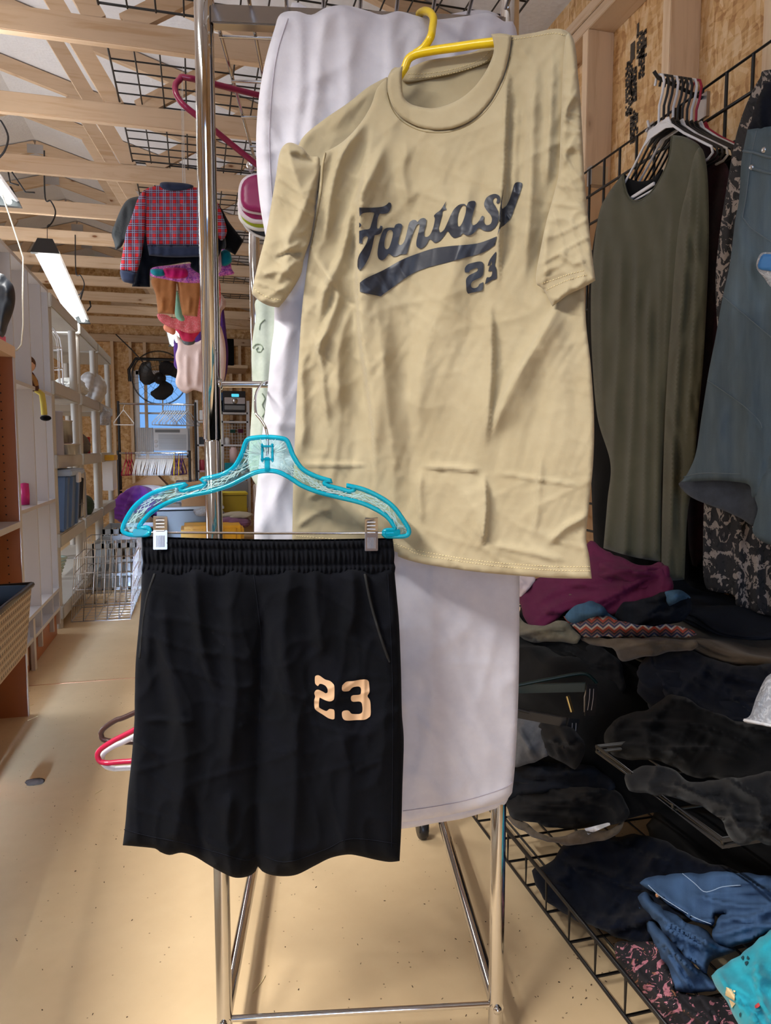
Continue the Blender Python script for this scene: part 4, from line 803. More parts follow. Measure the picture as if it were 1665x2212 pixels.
# waistband: gathered elastic built as a ribbed grid
def waistband():
    V = []; Fc = []; nx, ny = 420, 26; nr = 2
    L0 = [(306, 1162), (307, 1180), (307, 1200), (309, 1215), (306, 1232), (308, 1243)]; R0 = [(848, 1166), (850, 1182), (852, 1200), (851, 1216), (854, 1226), (852, 1240)]
    for side in (1, -1):
        for j in range(ny + 1):
            t = j / ny; i0 = t * (len(L0) - 1); k = min(int(i0), len(L0) - 2); f = i0 - k
            l = np.array(L0[k]) * (1 - f) + np.array(L0[k + 1]) * f; r = np.array(R0[k]) * (1 - f) + np.array(R0[k + 1]) * f
            X = np.linspace(0, 1, nx + 1); q = l[None] * (1 - X[:, None]) + r[None] * X[:, None]
            q[:, 1] += 5 * np.sin(np.pi * X) * (1 if t < .2 else .6)
            rib = np.sin(X * 340 + .8 * np.sin(X * 37)) * .6 + np.sin(X * 211 + 2 * np.sin(X * 23) + t * 3) * .4
            gath = np.sin(np.pi * np.clip((t * 86 - 0) / 18, 0, 1)) if t * 86 < 18 else (np.sin(np.pi * (t * 86 - 18) / 37) if t * 86 < 55 else np.sin(np.pi * (t * 86 - 55) / 31))
            d = .0019 * rib * (.35 + gath) + .0038 * gath + .013 * np.sqrt(1 - (2 * X - 1) ** 2 + 1e-6)
            if side > 0: q2, D = q, SD - .002 - d
            else: q2, D = q - np.array([0, 4 * (1 - t)]), SD + .002 + d
            V.append(unproj(q2, D))
        for j in range(ny):
            for i in range(nx):
                o = (0 if side > 0 else (ny + 1) * (nx + 1)) + j * (nx + 1) + i; Fc.append((o, o + nx + 1, o + nx + 2, o + 1) if side > 0 else (o, o + 1, o + nx + 2, o + nx + 1))
    n_ = (ny + 1) * (nx + 1)
    for j in range(ny):
        for i in (0, nx): o = j * (nx + 1) + i; Fc.append((o, o + n_, o + n_ + nx + 1, o + nx + 1) if i == 0 else (o, o + nx + 1, o + n_ + nx + 1, o + n_))
    me = bpy.data.meshes.new('waistband'); me.from_pydata(np.concatenate(V).tolist(), [], Fc); me.update(); me.polygons.foreach_set('use_smooth', [True] * len(Fc))
    uvl = me.uv_layers.new(name='UVMap'); li = np.zeros(len(me.loops), int); me.loops.foreach_get('vertex_index', li); co = np.concatenate(V); uvl.data.foreach_set('uv', co[li][:, [0, 2]].ravel())
    return link('waistband', me, M['shorts'], sh)
waistband()
s23a = [(280, 290), (310, 268), (350, 275), (430, 330), (500, 352), (555, 400), (570, 450), (568, 600), (552, 640), (510, 660), (450, 650), (350, 602, 1), (342, 640), (338, 735), (360, 765), (450, 805), (490, 775), (545, 778), (570, 802), (570, 920), (550, 930), (480, 912), (400, 860), (300, 795), (272, 750), (268, 640), (282, 590), (268, 535), (290, 495), (330, 485), (400, 515), (440, 540), (465, 530), (468, 480), (440, 430), (385, 400), (345, 400), (325, 430), (290, 405), (278, 370)]
s23b = [(682, 450), (690, 420), (750, 365), (850, 355), (960, 335), (1040, 332), (1080, 355), (1092, 420), (1095, 520), (1065, 580), (1100, 640), (1112, 720), (1112, 860), (1080, 905), (1020, 935), (900, 940), (780, 948), (720, 938), (690, 900), (682, 830), (710, 800), (770, 795), (800, 812), (830, 845), (940, 848), (985, 820), (990, 740), (975, 680), (940, 662), (850, 665), (820, 640), (820, 590), (850, 568), (940, 560), (965, 540), (968, 470), (940, 438), (860, 445), (820, 470), (790, 503), (710, 510), (685, 490)]
decal('printed_number', [crop(p, 640, 1420, .14414) for p in (s23a, s23b)], SS, M['beige_print'], sh, .0011, 3)
seam('pocket_edge', [[(788, 1240), (800, 1300), (820, 1370), (841, 1430)], [(334, 1240), (318, 1290), (308, 1350), (302, 1420)]], SS, M['black_stitch'], sh, .0020, -.0002)
seam('hem_seam', [[(268, 1792), (320, 1806), (400, 1822), (470, 1842), (530, 1858), (552, 1850)], [(570, 1850), (620, 1862), (700, 1836), (760, 1812), (864, 1824)], [(838, 1240), (848, 1500), (846, 1830)], [(548, 1240), (560, 1340), (566, 1430), (560, 1560)]], SS, plain('dark_grey_stitching', srgb(24, 25, 31), .9, 0, 0, spec=.05), sh, .0005, .0003)
# ================================================================ RIGHT SIDE: wire baskets, folded piles, hanging clothes
def lean(X0, z0, t): return plane((X0, 0, z0), (-1, 0, t))
def garment(name, label, cat, outline, dep, mat, folds=(), wobs=((.003, 90, 300, 1),), thick=.012, infl=20, step=8, group=None, part='fabric', root=None):
    d = const(dep) if isinstance(dep, (int, float)) else dep
    if root is None:
        c = np.mean([p[:2] for p in outline], 0); root = thing(name, label, cat, at(c[0], c[1], float(d(np.array([c]))[0])), group)
    o, S = cloth(part, outline, d, mat, root, folds, wobs, thick, infl, step); return root, S
# black wire basket shelves
def basket(name, label, X0, X1, Ya, Yb, z0, z1, sp=.075):
    r = thing(name, label, 'basket', (X0, (Ya + Yb) / 2, z0)); m = MB(); k = int(round((Yb - Ya) / sp))
    m.tube([(X0, Ya, z1), (X0, Yb, z1), (X1, Yb, z1), (X1, Ya, z1)], .0042, 8, closed=True)
    m.tube([(X0 + .012, Ya, z1 - .012), (X0 + .012, Yb, z1 - .012)], .0030, 6)
    m.build('rim', M['black_wire'], r)
    m = MB(); m.tube([(X0, Ya, z0), (X0, Yb, z0), (X1, Yb, z0), (X1, Ya, z0)], .0035, 8, closed=True)
    for i in range(k + 1):
        y = Ya + (Yb - Ya) * i / k; m.tube([(X0, y, z1), (X0, y, z0), (X1, y, z0), (X1, y, z1)], .0030, 6)
    for i in range(1, 7): x = X0 + (X1 - X0) * i / 7; m.tube([(x, Ya, z1), (x, Ya, z0), (x, Yb, z0), (x, Yb, z1)], .0026, 6)
    m.build('wire_mesh', M['black_wire'], r); return r
basket('wire_basket', 'long low black wire basket on the floor holding the jeans', .705, 1.25, .35, 2.02, .03, .105, .1)
basket('wire_basket', 'black wire basket shelf under the rolled black clothes', .718, 1.25, .835, 1.17, .452, .462, .11)
basket('wire_basket', 'upper black wire shelf under the plum shirt pile', .93, 1.25, 1.0, 2.1, .56, .60, .09)
PG = 'folded clothes piled on the wire shelves'
def auto(outline, n, seed, amp=.024):
    rs = np.random.RandomState(seed); P = np.array([p[:2] for p in outline], float); c = P.mean(0); U, S_, Vt = np.linalg.svd(P - c); d, e = Vt[0], Vt[1]; L, H = S_[0] / math.sqrt(len(P)) * 1.6, S_[1] / math.sqrt(len(P)) * 1.5; out = []
    for i in range(n):
        o = (i + .5) / n * 2 - 1 + rs.uniform(-.15, .15); tw_ = rs.uniform(-.35, .35); s0, s1 = rs.uniform(-1, -.5), rs.uniform(.4, 1); pts = []
        for t in np.linspace(s0, s1, 4): q = c + d * L * t + e * H * (o + tw_ * t + .25 * math.sin(3 * t + i)); pts.append((q[0], q[1]))
        w1, w2 = rs.uniform(2.5, 4), rs.uniform(16, 30)
        if rs.rand() < .5: w1, w2 = w2, w1
        out.append((pts, w1, w2, amp * rs.uniform(.6, 1.3)))
    return out
def G(name, label, cat, ol, dep, mat, folds=(), **k):
    n = 4 if len(folds) > 2 else 7
    rs = np.random.RandomState(len(label) + 7); Q = catmull(ol, 12); t = np.arange(len(Q)); sm = lambda: sum(np.sin(t * f_ + rs.rand() * 6.3) * a_ for f_, a_ in ((.55, 1.6), (1.1, 1.3), (1.9, 1.0)))
    ol = [tuple(q) for q in (Q + np.stack([sm(), sm()], 1))]
    return garment(name, label, cat, ol, dep, mat, list(folds) + auto(ol, n, len(label)), group=PG, **k)
wb1 = ((.006, 110, 90, 2), (.008, 110, 120, 5, 'r'))
# solid stack bodies: soft folded slabs lying in the baskets
def slab(name, label, x0, x1, y0, y1, z0, z1, mat, seed, cat='folded garment', sag=.02):
    rs = np.random.RandomState(seed); N = 26; bm = MB(); V = []
    def P(a, b, c):
        x, y, z = x0 + (x1 - x0) * a, y0 + (y1 - y0) * b, z0 + (z1 - z0) * c; return (x, y, z)
    ph = rs.rand(8) * 6.3
    me_v = []; me_f = []; idx = {}
    def vid(i, j, k):
        if (i, j, k) in idx: return idx[(i, j, k)]
        a, b, c = i / N, j / N, k / 10; u, w_, q = 2 * a - 1, 2 * b - 1, 2 * c - 1; e = (abs(u) ** 8 + abs(w_) ** 8 + abs(q) ** 2.6) ** (1 / 5.5)
        e = max(e, 1e-3); s = 1 / max(e, .8) if max(abs(u), abs(w_), abs(q)) > .99 else 1
        u, w_, q = u * min(1, s), w_ * min(1, s), q * min(1, s); x, y, z = (x0 + x1) / 2 + u * (x1 - x0) / 2, (y0 + y1) / 2 + w_ * (y1 - y0) / 2, (z0 + z1) / 2 + q * (z1 - z0) / 2
        lay = math.sin(c * math.pi * 6 + .8 * math.sin(y * 14 + ph[0])) * .006 * (abs(u) > .5)
        x += lay * np.sign(u) + .009 * math.sin(y * 22 + z * 30 + ph[1]); y += .012 * math.sin(x * 18 + z * 26 + ph[2]); z += .010 * math.sin(x * 26 + y * 13 + ph[3]) * c + .006 * math.sin(y * 40 + ph[4]) * c
        idx[(i, j, k)] = len(me_v); me_v.append((x, y, z)); return idx[(i, j, k)]
    for i in range(N):
        for j in range(N):
            for k, fl in ((0, 1), (10, 0)):
                q = (vid(i, j, k), vid(i + 1, j, k), vid(i + 1, j + 1, k), vid(i, j + 1, k)); me_f.append(q[::-1] if fl else q)
        for k in range(10):
            for j, fl in ((0, 0), (N, 1)):
                q = (vid(i, j, k), vid(i + 1, j, k), vid(i + 1, j, k + 1), vid(i, j, k + 1)); me_f.append(q[::-1] if fl else q)
            for ii, fl in ((0, 1), (N, 0)):
                q = (vid(ii, i, k), vid(ii, i + 1, k), vid(ii, i + 1, k + 1), vid(ii, i, k + 1)); me_f.append(q[::-1] if fl else q)
    me = bpy.data.meshes.new(name); me.from_pydata(me_v, [], me_f); me.update(); me.polygons.foreach_set('use_smooth', [True] * len(me_f))
    uvl = me.uv_layers.new(name='UVMap'); li = np.zeros(len(me.loops), int); me.loops.foreach_get('vertex_index', li); co = np.array(me_v); uvl.data.foreach_set('uv', (co[li][:, [0, 1]] + co[li][:, [2, 2]] * .7).ravel())
    return tag(link(name, me, mat), label, cat, PG)
slab('folded_trousers', 'black folded trousers deep in the stack below the plum shirt', .90, 1.24, 1.35, 2.0, .465, .555, M['black_cloth'], 1)
slab('folded_trousers', 'black folded stack under the clip hangers, beside the white trousers', .80, 1.24, 1.28, 2.02, .20, .50, M['black_cloth'], 2)
slab('folded_sweater', 'navy folded sweater behind the black rolls on the middle shelf', .88, 1.24, .9, 1.32, .465, .60, M['navy'], 3)
slab('folded_trousers', 'black trousers folded deep in the low basket behind the navy pair', .95, 1.24, .45, 1.4, .10, .26, M['black_cloth'], 4)
slab('folded_shirt', 'tan folded shirt under the zigzag cloth on the upper shelf', .95, 1.22, 1.10, 1.95, .605, .635, M['tan_cloth'], 5)
slab('folded_jeans', 'dark denim folded under the plum shirt', 1.02, 1.22, 1.15, 1.8, .64, .67, M['dark_denim'], 6)
# upper pile
G('plum_blouse', 'plum shirt rear part rising behind, under the olive hem', 'shirt', [(1266, 1178), (1284, 1172), (1306, 1190), (1350, 1208), (1400, 1224), (1440, 1224), (1440, 1260), (1380, 1275), (1300, 1262), (1270, 1240)], lean(.99, .66, .5), M['purple'], [([(1280, 1200), (1350, 1230), (1430, 1245)], 6, 10, .014)], thick=.014, infl=10, step=6)
G('plum_shirt', 'crumpled plum purple jersey shirt on top of the upper pile', 'shirt', [(1266, 1178), (1284, 1174), (1300, 1188), (1340, 1205), (1390, 1220), (1432, 1216), (1446, 1246), (1456, 1268), (1440, 1290), (1400, 1300), (1350, 1328), (1300, 1322), (1265, 1308), (1228, 1320), (1198, 1342), (1165, 1360), (1148, 1362, 's'), (1136, 1338), (1124, 1308), (1120, 1280), (1150, 1252), (1200, 1238), (1250, 1236), (1272, 1232), (1264, 1204)], lean(.93, .60, .75), M['purple'], [([(1130, 1320), (1200, 1280), (1300, 1250), (1430, 1240)], 8, 16, .018), ([(1160, 1340), (1220, 1300), (1330, 1280)], 6, 12, .014), ([(1180, 1250), (1300, 1240), (1420, 1226)], 7, 10, .010), ([(1150, 1352), (1200, 1310)], 6, 9, .010), ([(1290, 1195), (1350, 1225), (1420, 1236)], 8, 10, .012)], wobs=wb1, thick=.02, step=6)
G('denim_garment', 'light blue denim with a button peeking out below the plum shirt', 'jeans', [(1221, 1332), (1238, 1310), (1262, 1300), (1280, 1297), (1306, 1316), (1332, 1338), (1322, 1356), (1270, 1346), (1236, 1347)], lean(.90, .60, .6), M['light_denim'], [([(1228, 1335), (1262, 1315), (1284, 1302)], 4, 8, .010)], thick=.012, infl=10, step=6)
G('dark_jeans', 'dark denim jeans folded with a light turned-up corner, right in the upper pile', 'jeans', [(1330, 1345), (1345, 1302), (1395, 1292), (1436, 1278), (1478, 1279), (1493, 1296), (1486, 1330), (1452, 1350), (1385, 1358), (1345, 1354)], lean(.93, .62, .5), M['dark_denim'], [([(1350, 1320), (1410, 1300), (1480, 1290)], 7, 12, .014), ([(1380, 1345), (1440, 1330), (1485, 1305)], 6, 9, .012)], wobs=wb1, thick=.014, infl=10, step=6)
G('denim_garment', 'pale blue turned-up denim corner right in the upper pile', 'jeans', [(1424, 1292), (1440, 1279), (1476, 1278), (1491, 1290), (1470, 1296), (1440, 1310)], lean(.925, .62, .5), M['light_denim'], thick=.01, infl=8, step=6)
def zig():
    t = NT('zigzag_print'); co = t.coord('UV'); sp = t.node('ShaderNodeSeparateXYZ'); t.link(co, sp.inputs[0])
    tri = t.math('MULTIPLY', t.math('ABSOLUTE', t.math('SUBTRACT', t.math('FRACT', t.math('MULTIPLY', sp.outputs[0], 40)), .5)), .02)
    st_ = t.math('FRACT', t.math('ADD', t.math('MULTIPLY', t.math('ADD', sp.outputs[1], tri), 45), 20)); t.col(t.ramp(st_, [(0, srgb(140, 54, 36)), (.3, srgb(160, 152, 144)), (.5, srgb(40, 50, 84)), (.7, srgb(112, 82, 84)), (.85, srgb(40, 34, 44))], 'CONSTANT')); t.set(Roughness=.9); return t.m
M['zig'] = zig()
G('zigzag_scarf', 'orange, white and navy zigzag patterned cloth in the upper pile', 'clothing', [(1219, 1330, 's'), (1250, 1342), (1285, 1330), (1330, 1338), (1380, 1350), (1440, 1350), (1495, 1360), (1502, 1372), (1400, 1378), (1340, 1374), (1285, 1378), (1255, 1372), (1236, 1354)], lean(.90, .58, .3), M['zig'], [([(1240, 1350), (1280, 1345), (1340, 1355)], 5, 6, .006)], thick=.014, infl=10, step=6)
G('khaki_trousers', 'greyish khaki twill folded below the plum shirt, beside the white trousers', 'trousers', [(1110, 1320), (1135, 1342), (1165, 1352), (1210, 1342), (1238, 1356), (1256, 1374), (1248, 1390), (1200, 1386), (1160, 1390), (1125, 1376), (1105, 1370)], lean(.90, .57, .3), M['khaki'], [([(1130, 1365), (1180, 1358), (1240, 1378)], 4, 8, .010)], thick=.014, infl=12, step=6)
G('tan_shirt', 'tan shirt edge hanging over the front of the upper shelf', 'shirt', [(1236, 1382), (1300, 1378), (1400, 1378), (1500, 1384), (1494, 1404), (1430, 1412), (1380, 1420), (1346, 1428), (1322, 1402), (1280, 1392)], lean(.91, .55, .1), M['tan_cloth'], [([(1320, 1400), (1400, 1392), (1490, 1396)], 4, 6, .006)], thick=.012, infl=10, step=6)
G('black_trousers', 'black folded trousers with a belt loop, directly below the khaki twill', 'trousers', [(1100, 1376), (1160, 1388), (1220, 1388), (1290, 1394), (1325, 1418), (1345, 1440), (1340, 1500), (1250, 1500), (1180, 1490), (1105, 1500)], lean(.90, .50, .25), M['charcoal'], [([(1110, 1440), (1180, 1410), (1280, 1410)], 6, 10, .012), ([(1120, 1480), (1170, 1450), (1260, 1440)], 6, 9, .010), ([(1186, 1398), (1186, 1430)], 3, 3, .008)], wobs=wb1, thick=.014, infl=10, step=6)
G('navy_sweater', 'navy knit sweater slumped on the middle shelf at the right', 'sweater', [(1400, 1420), (1440, 1405), (1500, 1408), (1560, 1430), (1620, 1440), (1700, 1430), (1760, 1500), (1740, 1640), (1640, 1620), (1560, 1600), (1520, 1570), (1470, 1540), (1430, 1490)], lean(.86, .50, .7), M['navy'], [([(1420, 1430), (1500, 1470), (1600, 1520), (1680, 1560)], 10, 20, .020), ([(1450, 1410), (1540, 1450), (1660, 1480)], 8, 16, .018), ([(1440, 1480), (1520, 1530), (1600, 1580)], 8, 12, .014)], wobs=wb1, thick=.018, infl=14, step=7)
G('black_hoodie', 'big rolled black hoodie on the middle wire shelf', 'hoodie', [(1304, 1600), (1310, 1572), (1340, 1550), (1400, 1530), (1450, 1500), (1520, 1528), (1600, 1560), (1700, 1580), (1740, 1700), (1680, 1700), (1600, 1690), (1520, 1680), (1480, 1672), (1440, 1650), (1380, 1640), (1330, 1636)], lean(.80, .46, .6), M['black_cloth'], [([(1320, 1590), (1380, 1580), (1440, 1610), (1500, 1660)], 7, 14, .020), ([(1330, 1615), (1400, 1605), (1470, 1640)], 5, 10, .014), ([(1420, 1580), (1470, 1590), (1500, 1630)], 5, 10, .012)], wobs=wb1, thick=.022, infl=18, step=7)
G('charcoal_sweatpants', 'charcoal sweatpants draping over the front rail of the middle shelf', 'trousers', [(1350, 1672), (1400, 1655), (1450, 1660), (1500, 1690), (1580, 1680), (1700, 1680), (1740, 1830), (1660, 1828), (1640, 1815), (1600, 1826), (1570, 1800), (1555, 1770), (1520, 1745), (1480, 1730), (1400, 1715), (1358, 1705)], lean(.715, .42, .25), M['charcoal'], [([(1360, 1700), (1430, 1690), (1520, 1710), (1600, 1700)], 7, 14, .016), ([(1570, 1740), (1600, 1790), (1630, 1815)], 8, 12, .018), ([(1640, 1720), (1650, 1800)], 8, 14, .014)], wobs=wb1, thick=.018, infl=14, step=7)
G('grey_jeans', 'grey faded jeans corner beside the white trousers', 'jeans', [(1100, 1540), (1140, 1546), (1170, 1560), (1180, 1590), (1182, 1630), (1140, 1650), (1098, 1650)], lean(.76, .36, .2), fabric('grey_wash', srgb(88, 90, 96), srgb(66, 68, 74)), thick=.014, infl=12, step=6)
G('black_skirt', 'dark charcoal skirt hanging below the clip hangers', 'skirt', [(1165, 1560), (1230, 1572), (1262, 1600), (1255, 1640), (1242, 1662), (1200, 1640), (1176, 1615)], lean(.75, .36, .1), M['charcoal'], [([(1190, 1575), (1210, 1640)], 6, 10, .008)], thick=.01, infl=12, step=6)
for i, (ol, X0, z0, mt, lab, nm, ct) in enumerate((
    ([(1090, 1640), (1140, 1636), (1200, 1650), (1260, 1650), (1300, 1668), (1330, 1700), (1300, 1720), (1200, 1712), (1140, 1716), (1085, 1730)], .80, .30, 'dark_denim', 'dark jeans folded at the rack end of the low basket, upper of the pair', 'dark_jeans', 'jeans'),
    ([(1085, 1690), (1140, 1690), (1200, 1700), (1300, 1700), (1345, 1720), (1350, 1770), (1250, 1790), (1160, 1780), (1100, 1760)], .78, .25, 'charcoal', 'charcoal trousers folded under the dark jeans in the low basket', 'charcoal_trousers', 'trousers'),
    ([(1094, 1762), (1120, 1770), (1160, 1795), (1200, 1808), (1260, 1795), (1320, 1790), (1348, 1766), (1340, 1800), (1280, 1818), (1220, 1826), (1170, 1814), (1120, 1790)], .765, .20, 'tan_cloth', 'taupe cardigan with a white neck label in the low basket', 'taupe_cardigan', 'cardigan'))):
    r, S_ = G(nm, lab, ct, ol, lean(X0, z0, .45), M[mt], [([(1100, 1730 + i * 25), (1200, 1725 + i * 25), (1320, 1745 + i * 22)], 7, 12, .014)], wobs=wb1, thick=.016, infl=11, step=7)
decal('neck_label', [[(1262, 1790, 's'), (1316, 1776, 's'), (1318, 1782, 's'), (1270, 1803, 's')]], S_, M['white_plastic'], r, .003)
G('navy_trousers', 'dark navy trousers folded in the front of the low basket', 'trousers', [(1148, 1880), (1170, 1874), (1192, 1862), (1214, 1826), (1260, 1812), (1330, 1806), (1380, 1802), (1440, 1820), (1520, 1860), (1600, 1890), (1560, 1960), (1440, 2010), (1410, 2036), (1360, 2034), (1300, 2010), (1230, 1980), (1170, 1935)], lean(.735, .06, 1.1), M['navy'], [([(1216, 1830), (1250, 1880), (1330, 1940), (1400, 2020)], 10, 22, .016), ([(1160, 1884), (1200, 1895), (1240, 1920)], 8, 12, .016), ([(1190, 1905), (1230, 1890), (1226, 1860)], 6, 10, .014), ([(1400, 1830), (1420, 1920), (1430, 2000)], 30, 30, .02)], wobs=wb1, thick=.018, infl=16, step=7)
# blue jeans
r, S_ = G('blue_jeans', 'mid blue denim jeans folded on the low basket beside the teal shirt', 'jeans', [(1382, 1905), (1392, 1895), (1420, 1894), (1475, 1886), (1560, 1884), (1665, 1890), (1760, 1900), (1760, 2020), (1665, 2015), (1620, 2035), (1560, 2045), (1540, 2030), (1550, 1985), (1565, 1972), (1545, 1975), (1537, 2000), (1510, 1995), (1470, 1970), (1440, 1950), (1405, 1925)], lean(.74, .18, 1.5), M['blue_denim'], [([(1400, 1910), (1440, 1945), (1500, 1980)], 6, 14, .012), ([(1560, 2040), (1640, 2022), (1740, 2016)], 6, 8, .010), ([(1560, 1975), (1610, 1990), (1660, 1988)], 6, 10, .012), ([(1490, 1935), (1560, 1930), (1660, 1925)], 5, 8, .008), ([(1550, 1920), (1620, 1905), (1680, 1890)], 5, 7, .008)], wobs=((.004, 60, 90, 5),), thick=.02, infl=12, step=6)
seam('stitching', [[(1400, 1912), (1425, 1935), (1460, 1958), (1500, 1982), (1536, 1996)]], S_, plain('pale_thread', srgb(150, 170, 196), .8), r, .0008, .0005)
seam('pocket_seam', [[(1474, 1887), (1500, 1908), (1520, 1926), (1538, 1924), (1560, 1916), (1600, 1912)]], S_, plain('pale_thread2', srgb(150, 170, 196), .8), r, .0008, .0005)
MB().lathe(S_.pts(np.array([(1421, 1934.)]))[0], [(0, .003), (.004, .002), (.005, 0)], 12, (-.6, -.5, .6)).build('rivet', M['brass_btn'], r)
G('blue_jeans', 'lower denim leg folded beneath the blue jeans, over the paisley cloth', 'jeans', [(1376, 1935), (1392, 1925), (1410, 1945), (1440, 1965), (1470, 1985), (1520, 2005), (1545, 2030), (1590, 2052), (1560, 2062), (1535, 2080), (1528, 2105), (1500, 2085), (1470, 2055), (1440, 2020), (1410, 1985), (1388, 1958)], lean(.73, .13, 1.2), M['blue_denim'], [([(1420, 1960), (1440, 2000), (1500, 2040), (1560, 2056)], 8, 14, .018), ([(1390, 1940), (1430, 1990)], 5, 9, .010)], wobs=((.004, 60, 90, 6),), thick=.03, infl=14, step=6)
G('blue_jeans', 'plain denim leg hanging down between the paisley cloth and the teal shirt', 'jeans', [(1380, 1962), (1400, 1975), (1430, 2010), (1470, 2055), (1505, 2090), (1535, 2110), (1545, 2140), (1500, 2145), (1462, 2140), (1445, 2100), (1420, 2050), (1395, 2000)], lean(.725, .08, .9), M['blue_denim'], [([(1440, 2020), (1460, 2080), (1470, 2140)], 8, 10, .010), ([(1478, 2070), (1485, 2140)], 4, 6, .006)], thick=.024, infl=14, step=6)
G('paisley_cloth', 'black cloth with pink paisley pattern spilling over the low basket', 'clothing', [(1328, 2046), (1345, 2036), (1405, 2032), (1425, 2050), (1450, 2100), (1470, 2140), (1520, 2150), (1580, 2170), (1620, 2230), (1700, 2330), (1520, 2330), (1440, 2230), (1400, 2170), (1360, 2110), (1335, 2080)], lean(.725, .06, 1.0), M['paisley'], [([(1345, 2050), (1400, 2120), (1480, 2220)], 10, 20, .014), ([(1400, 2040), (1440, 2110), (1530, 2180)], 8, 14, .012)], wobs=wb1, thick=.02, infl=16, step=7)
r, S_ = G('teal_shirt', 'bright teal shirt with small printed motifs at the bottom right corner', 'shirt', [(1665, 2008), (1640, 2025), (1615, 2050), (1590, 2070), (1560, 2085), (1532, 2108, 's'), (1545, 2130), (1570, 2165), (1590, 2200), (1600, 2240), (1640, 2330), (1800, 2330), (1800, 1990), (1700, 1990)], lean(.71, .14, .9), M['teal'], [([(1545, 2110), (1600, 2140), (1660, 2190)], 12, 20, .012), ([(1600, 2080), (1640, 2110), (1680, 2120)], 10, 14, .010), ([(1650, 2150), (1630, 2190), (1620, 2220)], 7, 12, .012)], wobs=wb1, thick=.02, infl=20, step=7)
for k, (pl, c) in enumerate((([[(1568, 2132, 's'), (1588, 2140, 's'), (1586, 2162, 's'), (1566, 2150, 's')], [(1574, 2158, 's'), (1588, 2168, 's'), (1580, 2178, 's')]], srgb(220, 196, 150)), ([[(1600, 2068), (1606, 2064), (1604, 2074)], [(1614, 2064), (1618, 2070), (1612, 2072)], [(1608, 2078), (1616, 2076), (1611, 2086)], [(1596, 2190), (1600, 2186), (1598, 2198)]], srgb(20, 60, 70)), ([[(1630, 2172), (1642, 2164), (1640, 2174), (1632, 2178)]], srgb(190, 60, 60)))):
    decal('printed_motif', pl, S_, plain('motif_%d' % k, c, .8, 0, 0), r, .003, 4)
r, S_ = garment('plastic_bag', 'crinkled clear zip bag lying on the navy sweater at the right edge', 'bag', [(1665, 1455), (1650, 1470), (1632, 1510), (1620, 1545), (1606, 1553, 's'), (1612, 1562), (1640, 1566), (1670, 1572), (1760, 1585), (1760, 1440), (1700, 1440)], lean(.80, .56, .7), M['bag'], [([(1630, 1540), (1650, 1500), (1665, 1470)], 4, 5, .006)], wobs=((.004, 22, 30, 7),), thick=.012, infl=14, step=5)
seam('zip_edge', [[(1608, 1556), (1640, 1562), (1700, 1574), (1750, 1582)]], S_, M['white_plastic'], r, .0028, .002)
# pale crumpled cloth behind the white trousers' right edge
G('pale_cloth', 'pale pink crumpled cloth showing between the white trousers and the plum shirt', 'clothing', [(1105, 1242), (1140, 1243), (1156, 1250), (1140, 1270), (1122, 1292), (1100, 1296)], lean(.96, .66, .4), fabric('pale_pink', srgb(206, 190, 196)), thick=.01, infl=10, step=6)

# trouser clip hangers lying on the pile
def clip_hanger(label, bar, tri, mat, clips, Dz, ):
    r = thing('trouser_hanger', label, 'hanger', at(bar[0][0], bar[0][1], Dz), 'trouser hangers on the pile'); a, b = at(bar[0][0], bar[0][1], Dz + .03), at(bar[1][0], bar[1][1], Dz)
    MB().beam(a, b, .007, .020).build('bar', mat, r, bevel=.001); tube_px(MB(), [(x, y, Dz + .02) for x, y in tri], .004, 8, 8).build('arm', mat, r)
    for x, y, x2, y2 in clips:
        p, q = at(x, y, Dz - .01), at(x2, y2, Dz - .012); c_ = MB().beam(p, q, .026, .004, (0, 1, 0)).build('clip', M['black_plastic'], r, bevel=.001)
        m = MB()
        for s in (-4, 4): m.tube([at(x + s, y + 10, Dz - .014), at(x + s - 1, y + 30, Dz - .0155), at(x2 + s - 1, y2 - 12, Dz - .016)], .0008, 5)
        m.tube([at(x - 12, y + 12, Dz - .008), at(x - 16, y + 28, Dz - .008), at(x2 - 12, y2 - 8, Dz - .008)], .0012, 6)
        m.build('spring_wire', M['steel'], r)
    return r
clip_hanger('dark green and black clip hanger, upper of the pair lying on the pile', ((1105, 1488), (1266, 1484)), [(1120, 1480), (1190, 1466), (1255, 1455), (1275, 1462), (1288, 1476)], plain('dark_green_plastic', srgb(14, 40, 38), .35), [(1278, 1478, 1274, 1546)], 1.52)
clip_hanger('black clip hanger with brown clip, lower of the pair lying on the pile', ((1105, 1538), (1222, 1560)), [(1110, 1530), (1150, 1540)], M['black_plastic'], [(1240, 1552, 1226, 1618)], 1.47)
tag(MB().beam(at(1226, 1503, 1.51), at(1236, 1538, 1.50), .010, .004).build('gold_clip', plain('brass', (.8, .6, .3, 1), .3, 1), bevel=.001), 'small brass clip shining between the two clip hangers', 'clip')

